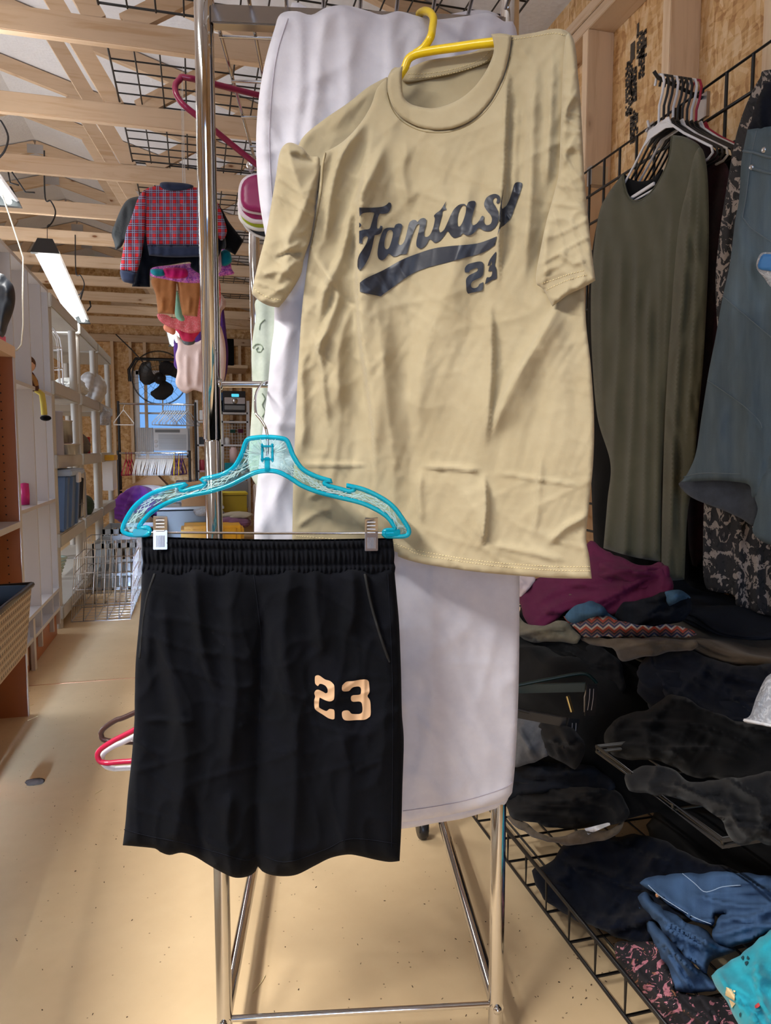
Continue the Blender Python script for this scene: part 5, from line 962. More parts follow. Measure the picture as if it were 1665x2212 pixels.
# ---------------------------------------------------------------- hanging clothes on the right wall
XO = 1.135
rod = thing('waterfall_hook', 'black hook arm sticking out of the gridwall, carrying the stack of hangers', 'hook', (XG, 1.656, 1.97))
p0 = on_x(1403, 182, 1.14); p0.y = 1.66; p1 = Vector((XG + .0, 1.66, p0.z - .035))
MB().tube([p0 + Vector((-.012, 0, .014)), p0, p1], .0045, 8).build('arm', M['black_wire'], rod); MB().box((XG - .006, 1.64, p1.z - .05), (XG + .004, 1.68, p1.z + .01)).build('plate', M['steel'], rod)
def flat_hanger(label, X, mat, name='clothes_hanger', y=1.655, ztop=p0.z, sc=1.0, group='hangers on the wall hook'):
    r = thing(name, label, 'hanger', (X, y, ztop), group)
    h = [(0, -.115), (0, -.07), (.012, -.045), (.017, -.02), (.010, -.002), (-.004, .006), (-.016, -.001), (-.021, -.014)]
    MB().tube([(X, y - a * sc, ztop + b * sc + .002) for a, b in h], .0032, 8).build('hook', mat, r)
    P = [(.0, -.112), (.035, -.122), (.10, -.175), (.20, -.245), (.205, -.26), (.19, -.268), (-.19, -.268), (-.205, -.26), (-.20, -.245), (-.10, -.175), (-.035, -.122)]
    MB().tube([(X, y - a * sc, ztop + b * sc) for a, b in P], .0030, 8, closed=True).build('frame', mat, r)
    MB().prism([(X - .0015, y - a * sc, ztop + b * sc) for a, b in ((-.04, -.112), (.04, -.112), (.058, -.145), (.03, -.135), (-.03, -.135), (-.058, -.145))], (.003, 0, 0)).build('web', mat, r); return r
HC = ['white_plastic', 'black_plastic', 'black_plastic', 'white_plastic', 'black_plastic', 'black_plastic', 'black_plastic', 'white_plastic', 'red_plastic']
HL = ['white plastic hanger holding the olive top, first on the hook', 'black hanger just behind the first white hanger', 'second black hanger from the front of the hook', 'second white hanger on the hook, between black ones', 'black hanger right behind the second white hanger', 'black hanger in the middle of the rear black trio', 'rearmost black hanger on the hook', 'white hanger beside the red one at the wall end', 'red hanger at the wall end of the hook']
for i in range(9): flat_hanger(HL[i], XO + .008 + i * .0135, M[HC[i]])
OD = plane((XO, 0, 0), (1, 0, 0))
dark = thing('shade_dress', 'long black dress added behind the olive top to darken the shaded gap', 'dress', (1.22, 1.4, 1.7), 'clothes on the wall hook')  # black cloth for dark garments here, its colour also standing in for shade
cloth('fabric', [(1448, 300), (1500, 318), (1560, 330), (1590, 360), (1595, 520), (1570, 800), (1560, 1100), (1560, 1330), (1500, 1345), (1400, 1330), (1300, 1300), (1275, 1000), (1268, 700), (1290, 480), (1345, 385), (1375, 440), (1410, 420), (1440, 360)], plane((1.215, 0, 0), (1, 0, 0)), M['black_cloth'], dark, [([(1540, 360), (1530, 700), (1500, 1200)], 20, 26, .02)], [(.012, 70, 900, 41)], .012, 20, 9)
wine = thing('wine_top', 'dull wine-red top hanging behind the olive sleeve', 'top', (1.185, 1.3, 1.5), 'clothes on the wall hook')
cloth('fabric', [(1480, 318), (1560, 345), (1575, 420), (1560, 700), (1530, 1000), (1520, 1190), (1488, 1188), (1480, 800)], plane((1.185, 0, 0), (1, 0, 0)), fabric('wine_cloth', srgb(62, 32, 40), srgb(44, 24, 30)), wine, [], [(.008, 60, 900, 43)], .008, 14, 9)
olive = thing('olive_top', 'long olive green long-sleeved jersey top on the white hanger', 'top', (XO, 1.6, 1.8), 'clothes on the wall hook')
OF = [(f[0], f[1], f[2], f[3] * 1.4) + tuple(f[4:]) for f in [([(1345, 470), (1340, 700), (1322, 1000), (1310, 1170)], 12, 16, .016, 'xo'), ([(1378, 520), (1372, 800), (1350, 1190)], 9, 14, .018, 'xo'), ([(1405, 560), (1400, 800), (1390, 1200)], 10, 12, .014, 'xo'), ([(1430, 520), (1425, 760), (1418, 1190)], 10, 10, .012, 'xo'), ([(1310, 480), (1300, 640), (1300, 900)], 8, 12, .012), ([(1455, 420), (1445, 600), (1432, 900)], 10, 10, .010)]]
_, OS = cloth('body', [(1451, 292, 's'), (1480, 296), (1512, 316), (1516, 350), (1495, 440), (1474, 520), (1455, 700), (1440, 900), (1430, 1040), (1430, 1214, 's'), (1380, 1206), (1340, 1196), (1303, 1184, 's'), (1312, 1080), (1318, 1000), (1290, 900), (1278, 760), (1276, 640), (1282, 540), (1294, 460), (1312, 420), (1346, 374, 's'), (1350, 400), (1358, 424), (1372, 433), (1392, 428), (1414, 405), (1434, 370), (1446, 335)], OD, M['olive'], olive, OF, [(.006, 70, 900, 44), (.0008, 26, 300, 45)], .010, 16, 6)
cloth('sleeve', [(1512, 318), (1524, 345), (1530, 420), (1530, 560), (1520, 760), (1508, 900), (1496, 1040), (1484, 1120), (1478, 1252, 's'), (1450, 1254), (1428, 1248, 's'), (1430, 1100), (1436, 900), (1448, 700), (1464, 500), (1485, 400), (1498, 340)], lambda q: OD(q) - .015, M['olive'], olive, [([(1500, 360), (1480, 600), (1460, 900), (1446, 1240)], 10, 8, .020, 'xo'), ([(1512, 380), (1500, 700), (1480, 1000)], 5, 8, .016)], [(.006, 30, 800, 46)], .012, 16, 6)
seam('neck_binding', [[(1451, 294), (1446, 335), (1434, 370), (1414, 405), (1392, 428), (1372, 434), (1358, 425), (1350, 402), (1346, 376)]], OS, M['olive'], olive, .0022, .0005)
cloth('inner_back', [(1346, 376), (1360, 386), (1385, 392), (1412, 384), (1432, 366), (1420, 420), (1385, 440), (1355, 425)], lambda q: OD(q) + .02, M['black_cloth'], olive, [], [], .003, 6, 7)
tag(MB().beam(on_x(1363, 428, XO + .004), on_x(1413, 396, XO + .004), .006, .008).build('white_strap', M['white_plastic'], bevel=.001), 'short white plastic strap lying in the olive neckline', 'strap')
md = thing('marbled_dress', 'black and grey marbled dress hanging behind the jeans', 'dress', (1.13, 1.1, 1.6))
cloth('fabric', [(1665, 150), (1640, 170), (1610, 230), (1588, 300), (1570, 400), (1552, 520), (1545, 620), (1550, 760), (1535, 900), (1522, 1060), (1518, 1180), (1522, 1262), (1545, 1278), (1585, 1286), (1592, 1310), (1640, 1325), (1700, 1335), (1830, 1340), (1830, 150)], plane((1.13, 0, 0), (1, 0, 0)), M['marble'], md, [([(1600, 1050), (1598, 1180), (1590, 1300)], 8, 14, .022, 'oo'), ([(1640, 1100), (1636, 1320)], 14, 10, .020, 'oo'), ([(1575, 420), (1562, 600)], 6, 10, .012)], [(.008, 50, 900, 47), (.003, 18, 90, 48)], .010, 14, 7)
dv = thing('denim_capris', 'washed blue-grey denim capri trousers hanging at the right edge', 'jeans', (1.05, 1.1, 1.6))
JD = plane((1.05, 0, 0), (1, 0, 0))
jF = [([(1562, 640), (1590, 665), (1620, 690), (1665, 728), (1720, 770)], 6, 3, .0035, 'oo'), ([(1528, 822), (1570, 850), (1610, 880), (1646, 925)], 6, 3, .0035, 'oo'), ([(1604, 470), (1650, 512), (1700, 545)], 6, 3, .0035, 'oo'), ([(1622, 284), (1612, 420), (1590, 520), (1566, 660), (1530, 820)], 4, 5, .004), ([(1640, 340), (1610, 600), (1580, 820), (1540, 1000)], 26, 30, .012), ([(1605, 460), (1585, 620), (1560, 760)], 8, 12, .006), ([(1660, 640), (1630, 820), (1600, 1020)], 20, 24, .012), ([(1700, 420), (1690, 600), (1660, 800)], 20, 26, .010), ([(1560, 860), (1540, 960), (1520, 1040)], 10, 14, .008)]
_, JS = cloth('legs', [(1614, 280, 's'), (1604, 330), (1600, 360), (1596, 430), (1587, 480), (1576, 570), (1560, 645), (1545, 730), (1530, 806), (1515, 900), (1503, 978), (1486, 1020), (1470, 1042, 's'), (1500, 1040), (1540, 1038), (1580, 1040), (1618, 1048), (1625, 1075), (1650, 1075), (1830, 1100), (1830, 270), (1700, 270)], JD, M['denim'], dv, jF, [(.005, 80, 500, 50), (.0018, 30, 60, 51)], .018, 18, 6)
cloth('inner_hem', [(1470, 1040), (1474, 1058), (1500, 1078), (1560, 1102), (1600, 1120), (1628, 1134), (1640, 1090), (1620, 1044), (1540, 1030)], lambda q: JD(q) + .035, fabric('dark_inside', srgb(66, 74, 86), srgb(52, 58, 70)), dv, [], [(.002, 60, 60, 3)], .003, 6, 7)
cloth('second_leg', [(1632, 1060), (1636, 1100), (1628, 1130), (1626, 1150), (1650, 1172), (1700, 1182), (1830, 1190), (1830, 1000), (1680, 1000)], lambda q: JD(q) - .01, M['denim'], dv, [([(1690, 1010), (1670, 1100), (1640, 1160)], 14, 20, .012, 'oo')], [(.004, 60, 300, 53)], .012, 14, 7)
seam('stitching', [[(1634, 282), (1622, 340), (1612, 420), (1604, 470)], [(1604, 470), (1622, 492), (1650, 512), (1700, 545)], [(1562, 640), (1590, 665), (1620, 690), (1665, 728), (1720, 770)], [(1528, 822), (1570, 850), (1610, 880), (1640, 910), (1646, 925)], [(1476, 1030), (1520, 1022), (1600, 1024)]], JS, plain('denim_thread', srgb(104, 116, 124), .9, 0, 0), dv, .0010, .0002)
seam('waistband_edge', [[(1606, 326), (1630, 330), (1665, 340), (1740, 350)], [(1624, 364), (1665, 374), (1740, 388)]], JS, plain('denim_ridge', srgb(92, 106, 116), .9, 0, 0), dv, .0030, .0002)
for x, y in ((1651, 323), (1624, 361)): MB().lathe(JS.pts(np.array([(float(x), float(y))]))[0], [(0, .004), (.004, .003), (.006, 0)], 14, (-.8, -.6, .1)).build('rivet', M['steel'], dv)
cloth('waist_lining', [(1665, 176), (1648, 190), (1632, 225), (1622, 262), (1620, 282), (1700, 292), (1830, 300), (1830, 170)], lambda q: JD(q) + .01, M['navy'], dv, [([(1650, 190), (1640, 280)], 6, 12, .008)], [(.003, 40, 300, 55)], .008, 10, 7)
tg = thing('size_tag', 'clear plastic size tag with a blue top pinned on the capri trousers', 'tag', at(1660, 570, 1.2))
cloth('pocket', [(1665, 545), (1645, 546), (1636, 560), (1634, 580), (1650, 600), (1668, 622), (1720, 640), (1740, 560), (1700, 545)], lambda q: JD(q) - .05, M['bag'], tg, [], [], .003, 6, 6)
cloth('blue_card', [(1665, 549), (1647, 550), (1640, 562), (1638, 580), (1668, 586), (1725, 590), (1730, 556)], lambda q: JD(q) - .056, plain('blue_card', srgb(44, 120, 190), .4), tg, [], [], .001, 4, 6)
# the pole the capris and marbled dress hang from
tag(MB().tube([(XG, .86, 1.93), (1.02, .86, 1.95), (1.0, .86, 1.965)], .005, 8).build('hook_arm', M['black_wire']), 'black hook arm at the right edge carrying the capri trousers', 'hook')
tag(MB().tube([(1.05, .86, 1.94), (1.05, .80, 1.80), (1.05, .95, 1.70), (1.05, 1.16, 1.66)], .004, 8).build('clothes_hanger', M['black_plastic']), 'black hanger of the capri trousers at the right edge', 'hanger')
# ================================================================ LEFT SIDE: bookcases and resin shelving
def panelbox(m, a, b): return m.box(a, b)
XB = -.74
r = thing('white_bookcase', 'tall white open bookcase with narrow bays along the left of the aisle', 'bookcase', (XB - .15, 3.7, 0))
ys = [3.17, 3.43, 3.76, 4.05, 4.235]
for y in ys: MB().box((XB - .30, y, .06), (XB, y + .016, 1.845)).build('side_panel', M['melamine'], r)
for z, nm in ((1.845, 'top_panel'), (1.30, 'shelf'), (.735, 'shelf'), (.245, 'shelf'), (.14, 'shelf')): MB().box((XB - .30, 3.17, z), (XB + .002, 4.25, z + .017)).build(nm, M['melamine'], r)
MB().box((XB - .29, 3.17, 0), (XB - .02, 4.25, .14)).build('plinth', M['brown_melamine'], r)
MB().box((XB - .012, 3.56, 0), (XB + .004, 3.60, .24)).build('front_foot', M['melamine'], r)
r = thing('white_bookcase', 'unseen white bookcase added beside the camera to shade the aisle floor', 'bookcase', (-1.05, 1.2, 0))  # out of view, added so its top edge shades the left floor
for y in (-.3, .3, .9, 1.5, 2.1, 2.36): MB().box((-1.2, y, 0), (-.885, y + .016, 1.86)).build('side_panel', M['melamine'], r)
for z in (.1, .5, .95, 1.4, 1.845): MB().box((-1.2, -.3, z), (-.884, 2.376, z + .017)).build('shelf', M['melamine'], r)
XW = -.64
r = thing('brown_bookcase', 'brown bookcase with peg holes and white front edges at the left edge', 'bookcase', (XW - .15, 2.7, 0))
MB().box((XW - .30, 2.945, 0), (XW - .001, 2.962, 1.355)).build('side_panel', M['brown_melamine'], r); MB().box((XW - .30, 2.40, 0), (XW - .001, 2.417, 1.355)).build('side_panel', M['brown_melamine'], r)
MB().box((XW - .001, 2.943, 0), (XW + .001, 2.964, 1.38)).build('edge_strip', M['melamine'], r)
MB().box((XW - .31, 2.39, 1.355), (XW + .004, 2.970, 1.395)).build('top_board', M['cream'], r); MB().box((XW - .30, 2.417, .728), (XW + .004, 2.944, .75)).build('shelf', M['melamine'], r)
MB().box((XW - .30, 2.417, 0), (XW - .29, 2.944, 1.36)).build('back_panel', M['brown_melamine'], r)
m = MB()
for i in range(38):
    for dx in (-.045,): m.lathe((XW + dx, 2.9442, .2 + i * .032), [(0, 0), (.0028, 0)], 8, (0, -1, 0))
m.build('peg_holes', M['black_plastic'], r)['kind'] = 'stuff'
# resin shelving: three units of five tiers
TZ = [1.87, 1.395, .985, .54, .13]
for k, (a, b, lab) in enumerate(((4.36, 5.27, 'grey resin shelving unit nearest the white bookcase, with the blue tote'), (5.36, 6.27, 'middle grey resin shelving unit in the row'), (6.33, 7.24, 'farthest grey resin shelving unit, next to the back wall racks'))):
    r = thing('resin_shelving', lab, 'shelving', (XB - .2, (a + b) / 2, 0), 'grey resin shelving units')
    for z in TZ:
        m = MB(); m.box((XB - .42, a, z - .075), (XB, b, z)); m.build('shelf', M['resin'], r, bevel=.006)
    for (x, y) in ((XB - .035, a + .035), (XB - .035, b - .035), (XB - .385, a + .035), (XB - .385, b - .035)):
        m = MB(); z0 = 0
        for z in TZ[::-1]: m.lathe((x, y, 0), [(.024, z0), (.024, z - .075)], 16); z0 = z
        m.build('post', M['resin'], r)
        
def pbox(name, label, cat, x0, y0, x1, y1, Y, dep, mat, group=None, bevel=.004, parent=None, lid=None):
    a = on_y(x0, y1, Y); b = on_y(x1, y0, Y); o = MB().box((a.x, Y, a.z), (b.x, Y + dep, b.z)).build(name, mat, parent, bevel=bevel)
    return tag(o, label, cat, group) if label else o
def onshelf(px, Xc, z): p = on_x(px, 900, Xc); return Vector((Xc, p.y, z))
# blue-grey tote with lid
p = onshelf(155, XB - .12, .54); r = thing('storage_tote', 'blue-grey plastic tote with pale lid on the second shelf from the floor', 'tote', (XB - .14, 4.72, .54))
tm = plain('tote_blue', srgb(96, 124, 168), .4, 0, .04)
m = MB(); m.prism([(XB - .27, 4.46, .545), (XB + .01, 4.46, .545), (XB + .03, 4.46, .87), (XB - .29, 4.46, .87)], (0, .42, 0)); m.build('body', tm, r, bevel=.012)
for y in (4.55, 4.77): MB().prism([(XB - .0, y, .56), (XB + .025, y, .56), (XB + .045, y, .86), (XB + .02, y, .86)], (0, .05, 0)).build('rib', tm, r, bevel=.003)
MB().box((XB - .31, 4.42, .865), (XB + .06, 4.92, .90)).build('lid', plain('tote_lid', srgb(176, 196, 224), .4), r, bevel=.008)
MB().box((XB + .05, 4.62, .82), (XB + .066, 4.72, .88)).build('latch', M['white_plastic'], r, bevel=.003)
# grey tall bin, cake tins, red tin
def cyl(name, label, cat, c, rad, h, mat, group=None, r2=None):
    return tag(MB().lathe(c, [(0, 0), (rad, 0), (r2 or rad, h), ((r2 or rad) * 1.04, h), ((r2 or rad) * 1.04, h + .006), (0, h + .006)], 24).build(name, mat), label, cat, group)
cyl('plastic_pail', 'pale lilac plastic pail beside the cake tins on the middle shelf', 'pail', (XB - .05, 4.47, .985), .065, .24, plain('lilac_plastic', srgb(176, 180, 214), .4), None, .065)
cyl('cake_tin', 'wide round aluminium cake tin, lowest of the metal tins', 'tin', (XB - .10, 4.80, .985), .15, .06, M['steel'], 'metal baking tins'); cyl('cake_tin', 'deep silver cake tin stacked on the wide one', 'tin', (XB - .08, 4.76, 1.055), .10, .13, M['steel'], 'metal baking tins'); cyl('cake_tin', 'thin round tin between the deep tin and the wide tin', 'tin', (XB - .22, 5.04, .985), .10, .05, M['steel'], 'metal baking tins')
cyl('red_bucket', 'small red bucket on the middle shelf of the farthest units', 'bucket', (XB - .1, 6.05, .985), .05, .12, plain('red_tin', srgb(190, 30, 44), .4))
cyl('gift_tin', 'red patterned tin behind the lilac pail', 'tin', (XB - .26, 4.62, .985), .09, .20, plain('red_pattern', srgb(150, 60, 76), .5, 0, .2))
# bags and soft bundles
def bundle(name, label, cat, c, sx, sy, sz, mat, seed, group=None, peak=0.0, rg=1.0):
    rs = np.random.RandomState(seed); m = MB(); n = 40; V = []; Fc = []; ph = rs.rand(12) * 6.3
    for i in range(n + 1):
        t = math.pi * i / n
        for k in range(n):
            p = 2 * math.pi * k / n; rr = 1 + rg * (.10 * math.sin(3 * p + ph[0] + 2 * t) + .08 * math.sin(7 * p + ph[1] + 3 * t) + .06 * abs(math.sin(9 * t + 2 * math.sin(p * 2 + ph[2]))) + .04 * math.sin(13 * p + 5 * t + ph[3]))
            x, y, z = math.sin(t) * math.cos(p) * rr, math.sin(t) * math.sin(p) * rr, math.cos(t)
            z = max(z, -.75) ; z += peak * max(0, z) ** 3
            V.append((c[0] + x * sx, c[1] + y * sy, c[2] + (z + .75) * sz))
    for i in range(n):
        for k in range(n): Fc.append((i * n + k, (i + 1) * n + k, (i + 1) * n + (k + 1) % n, i * n + (k + 1) % n))
    m.add(V, Fc, True); o = m.build(name, mat); return tag(o, label, cat, group)
bundle('gift_bag', 'tall wrapped mauve gift bundle on the middle shelf', 'bundle', (XB - .15, 4.62, 1.19), .09, .12, .07, plain('mauve_wrap', srgb(120, 96, 100), .6, 0, .15), 3, None, 1.2)
bundle('fabric_bundle', 'reddish brown cloth bundle between the shelving posts', 'bundle', (XB - .13, 5.55, .985), .09, .14, .12, plain('rust_cloth', srgb(132, 84, 80), .9, 0, .2), 4)
bundle('fabric_bundle', 'grey lace cloth bundle beside the reddish brown bundle', 'bundle', (XB - .11, 5.82, .985), .08, .10, .09, plain('grey_lace', srgb(128, 122, 118), .9, 0, .2), 14)
bundle('white_bag', 'white crumpled plastic bag on the top shelves beside the birdcage', 'bag', (XB - .10, 5.55, 1.395), .10, .22, .07, plain('white_bag_a', srgb(220, 224, 224), .5, 0, .1, .4, 30), 5, 'plastic bags on the upper shelf'); bundle('white_bag', 'white crumpled bag bulging near the far end of the upper shelf', 'bag', (XB - .06, 6.3, 1.395), .10, .16, .14, plain('white_bag_b', srgb(214, 214, 218), .5, 0, .1, .4, 30), 6, 'plastic bags on the upper shelf')
bundle('clear_bag', 'clear plastic bag of oddments drooping from the upper shelf', 'bag', (XB - .02, 6.55, 1.22), .07, .12, .09, M['bag'], 7)
bundle('dark_bundle', 'dark red item beside the birdcage', 'bundle', (XB - .2, 5.2, 1.395), .06, .08, .05, plain('dark_red', srgb(110, 34, 40), .6), 8)
bundle('plastic_sack', 'big brownish clear plastic sack under the farther shelving', 'sack', (XB + .2, 7.1, 0.0), .18, .26, .24, plain('sack', srgb(150, 130, 110), .5, 0, .2, .5, 24), 9)
bundle('plush_plant', 'dark green artificial leaves on the lower shelf', 'plant', (XB - .05, 5.7, .54), .05, .12, .08, plain('dark_green', srgb(40, 66, 52), .7), 10)
pbox('drawer_unit', 'small white three-drawer unit on the lower shelf of the far units', 'drawers', 222, 995, 243, 1060, 6.6, .3, M['white_plastic'])
pbox('yellow_box', 'yellow lidded box on top of the small white drawers', 'box', 224, 983, 246, 995, 6.5, .3, plain('yellow_card', srgb(226, 176, 40), .5))
tag(MB().box((XB - .08, 5.44, .541), (XB - .01, 5.46, .86)).build('tin_sheet', M['steel'], bevel=.003), 'thin grey metal sheet leaning on the shelf right of the wire rack', 'metal sheet')
m = MB(); 
for i in range(6): m.tube([Vector((XB - .02, 5.12 + i * .03, .56)), Vector((XB - .0, 5.12 + i * .03, .82)), Vector((XB - .10, 5.12 + i * .03, .86))], .003, 6)
for z in (.56, .65, .74, .82): m.tube([(XB - .015, 5.10, z), (XB - .01, 5.30, z)], .003, 6)
tag(m.build('wire_rack', M['dark_metal']), 'small dark wire rack standing right of the blue tote', 'rack')
# birdcage
r = thing('birdcage', 'white wire birdcage with a domed top on the upper shelf', 'birdcage', (XB - .12, 4.72, 1.40)); c = Vector((XB - .12, 4.75, 1.40)); m = MB()
for k in range(14):
    a = 2 * math.pi * k / 14; d = Vector((math.cos(a), math.sin(a), 0)) * .10
    m.tube([c + d, c + d + Vector((0, 0, .22)), c + d * .92 + Vector((0, 0, .28)), c + d * .55 + Vector((0, 0, .34)), c + Vector((0, 0, .37))], .0028, 6)
for z in (0, .1, .22): m.tube([c + Vector((math.cos(t / 12 * math.pi) * .10, math.sin(t / 12 * math.pi) * .10, z)) for t in range(24)], .003, 6, closed=True)
m.build('cage', M['white_plastic'], r); MB().tube([c + Vector((0, 0, .37)), c + Vector((.01, 0, .40)), c + Vector((0, .012, .42))], .003, 6).build('ring', M['steel'], r)
# scarecrow doll sitting on the shelf edge with dangling yellow legs, white cloche
dc = on_x(62, 806, XB - .03); r = thing('rag_doll', 'small rag doll in a brown hood with dangling yellow legs on the shelf edge', 'doll', dc)
s = .9
MB().ball(dc + Vector((0, 0, .035)), .030, 12).build('head', plain('doll_face', srgb(232, 186, 160), .8), r)
MB().ball(dc + Vector((-.005, .010, .045)), .037, 12, (1, 1, 1.1)).lathe(dc + Vector((-.005, .01, .075)), [(.02, 0), (.008, .03), (.001, .045)], 12).build('hood', plain('doll_hood', srgb(104, 70, 48), .9, 0, .25), r)
MB().lathe(dc + Vector((0, 0, -.085)), [(.001, 0), (.045, .0), (.040, .05), (.022, .085), (.012, .095)], 16).build('dress', plain('doll_dress', srgb(96, 58, 50), .9, 0, .25), r)
MB().tube([dc + Vector((.0, .0, .0)), dc + Vector((.03, -.03, -.03)), dc + Vector((.035, -.02, -.06))], .011, 8).build('arm', plain('doll_arm', srgb(190, 140, 80), .9, 0, .2), r)
MB().tube([dc + Vector((.03, 0, -.08)), dc + Vector((.055, .0, -.10)), dc + Vector((.06, .0, -.15)), dc + Vector((.062, .0, -.20))], .014, 10).build('leg', plain('doll_leg', srgb(220, 200, 96), .9, 0, .1), r); MB().ball(dc + Vector((.068, -.004, -.215)), .02, 10, (1.3, 1, .7)).build('shoe', M['charcoal'], r)
wc = onshelf(98, XB - .07, 1.317); MB()
r = thing('white_dish', 'rounded white lidded dish beside the rag doll', 'dish', wc); MB().lathe(wc, [(0, 0), (.03, 0), (.055, .03), (.062, .055), (.064, .058)], 24).build('bowl', M['white_plastic'], r); MB().lathe(wc, [(.066, .058), (.06, .085), (.035, .105), (.008, .112), (.008, .122), (0, .124)], 24).build('lid', M['white_plastic'], r)
gb = onshelf(99, XB - .10, .262); r = MB()
for i in range(6): r.tube([gb + Vector((math.cos(t / 12 * math.pi) * (.045 + i * .007), math.sin(t / 12 * math.pi) * (.045 + i * .007), .01 + i * .02)) for t in range(24)], .008, 6, closed=True)
tag(r.build('coiled_bowl', plain('glazed_mint', srgb(190, 214, 208), .25)), 'pale mint coiled bowl on the bottom shelf of the white bookcase', 'bowl')
MB(); pk = onshelf(47, XB - .05, .755); tag(MB().lathe(pk, [(0, 0), (.02, 0), (.022, .05), (.02, .10), (0, .105)], 14).build('pink_bottle', plain('pink_gloss', srgb(214, 40, 130), .3)), 'small bright pink bottle on the white bookcase shelf', 'bottle')
# things on the brown bookcase
r, S_ = garment('black_bag', 'shiny dark blue-black bag standing on the brown bookcase at the left edge', 'bag', [(-60, 588), (0, 590), (14, 600), (28, 616), (33, 640), (30, 668), (18, 700), (2, 732), (-60, 740)], 2.62, plain('bag_leather', srgb(30, 38, 48), .45, 0, .1, .3, 18), [([(0, 610), (20, 640)], 6, 8, .01)], [(.008, 30, 60, 60)], .05, 22, 6)
tag(MB().box((-.72, 2.84, 1.396), (-.655, 2.93, 1.43)).build('pink_case', plain('pink_card', srgb(226, 66, 108), .4), bevel=.006), 'bright pink case on top of the brown bookcase', 'case')
# woven laundry basket on a white stool
def weave_mat():
    t = NT('woven_plastic'); co = t.coord('Object'); sp = t.node('ShaderNodeSeparateXYZ'); t.link(co, sp.inputs[0])
    a = t.math('FRACT', t.math('MULTIPLY', t.math('ADD', sp.outputs[0], sp.outputs[1]), 46)); b = t.math('FRACT', t.math('MULTIPLY', sp.outputs[2], 44))
    hole = t.math('MULTIPLY', t.math('GREATER_THAN', b, .58), t.math('GREATER_THAN', a, .62)); line = t.math('MULTIPLY', t.math('GREATER_THAN', b, .9), .5)
    k = t.mix(hole, srgb(178, 158, 138), srgb(58, 48, 44)); t.col(t.mix(line, k, srgb(96, 82, 70))); t.set(Roughness=.5); t.bump(t.math('SINE', t.math('MULTIPLY', b, 6.28)), .6, .004); return t.m
M['weave'] = weave_mat()
r = thing('laundry_basket', 'beige woven plastic basket with black liner at the left edge', 'basket', (-.66, 2.15, .385))
def taper(z0, z1, x0, x1, y0, y1, d, th=.006):
    m = MB(); a = [(x0 + d, y0 + d), (x1 - d, y0 + d), (x1 - d, y1 - d), (x0 + d, y1 - d)]; b = [(x0, y0), (x1, y0), (x1, y1), (x0, y1)]
    V = [(x, y, z0) for x, y in a] + [(x, y, z1) for x, y in b]; V += [(x * (1) + (th if x < (x0 + x1) / 2 else -th), y + (th if y < (y0 + y1) / 2 else -th), z0 + th) for x, y in a] + [(x + (th if x < (x0 + x1) / 2 else -th), y + (th if y < (y0 + y1) / 2 else -th), z1) for x, y in b]
    f = [(0, 1, 5, 4), (1, 2, 6, 5), (2, 3, 7, 6), (3, 0, 4, 7), (3, 2, 1, 0), (8, 12, 13, 9), (9, 13, 14, 10), (10, 14, 15, 11), (11, 15, 12, 8), (8, 9, 10, 11)] + [(4 + i, 4 + (i + 1) % 4, 12 + (i + 1) % 4, 12 + i) for i in range(4)]
    return m.add(V, f)
taper(.39, .60, -.86, -.50, 1.80, 2.42, .02).build('body', M['weave'], r); taper(.40, .601, -.853, -.507, 1.807, 2.413, .02, .004).build('liner', M['black_cloth'], r)
MB().tube([(-.86, 1.80, .60), (-.50, 1.80, .60), (-.50, 2.42, .60), (-.86, 2.42, .60)], .009, 8, closed=True).build('rim', M['black_plastic'], r)
r = thing('white_stool', 'low white cube table under the woven basket', 'table', (-.68, 2.1, 0)); MB().box((-.87, 1.78, .36), (-.545, 2.32, .388)).build('tabletop', M['melamine'], r, bevel=.003)
for x in (-.86, -.64): 
    for y in (1.79, 2.28): MB().box((x, y, 0), (x + .02, y + .02, .36)).build('leg', M['melamine'], r)
# chrome wire baskets and grey crates on the floor by the shelving
def wbasket(label, x0, y0, x1, y1, z0, z1, n1, n2, tilt, name='wire_crate'):
    r = thing(name, label, 'wire basket', ((x0 + x1) / 2, (y0 + y1) / 2, z0), 'chrome wire baskets on the floor'); m = MB(); T = lambda x, y, z: (x + tilt * (z - z0), y, z)
    for z in np.linspace(z0 + .004, z1, 5): m.tube([T(x0, y0, z), T(x1, y0, z), T(x1, y1, z), T(x0, y1, z)], .0032, 6, closed=True)
    for i in range(n1 + 1):
        x = x0 + (x1 - x0) * i / n1; m.tube([T(x, y0, z1), T(x, y0, z0), T(x, y1, z0), T(x, y1, z1)], .0028, 6)
    for i in range(n2 + 1):
        y = y0 + (y1 - y0) * i / n2; m.tube([T(x0, y, z1), T(x0, y, z0), T(x1, y, z0), T(x1, y, z1)], .0028, 6)
    m.build('wire_mesh', M['steel'], r); return r
wbasket('front chrome wire basket standing beside the near shelving post', -.73, 4.52, -.40, 4.92, .0, .38, 5, 5, .08)
wbasket('second chrome wire basket leaning behind the front one', -.73, 5.02, -.40, 5.38, .0, .42, 5, 4, .03)
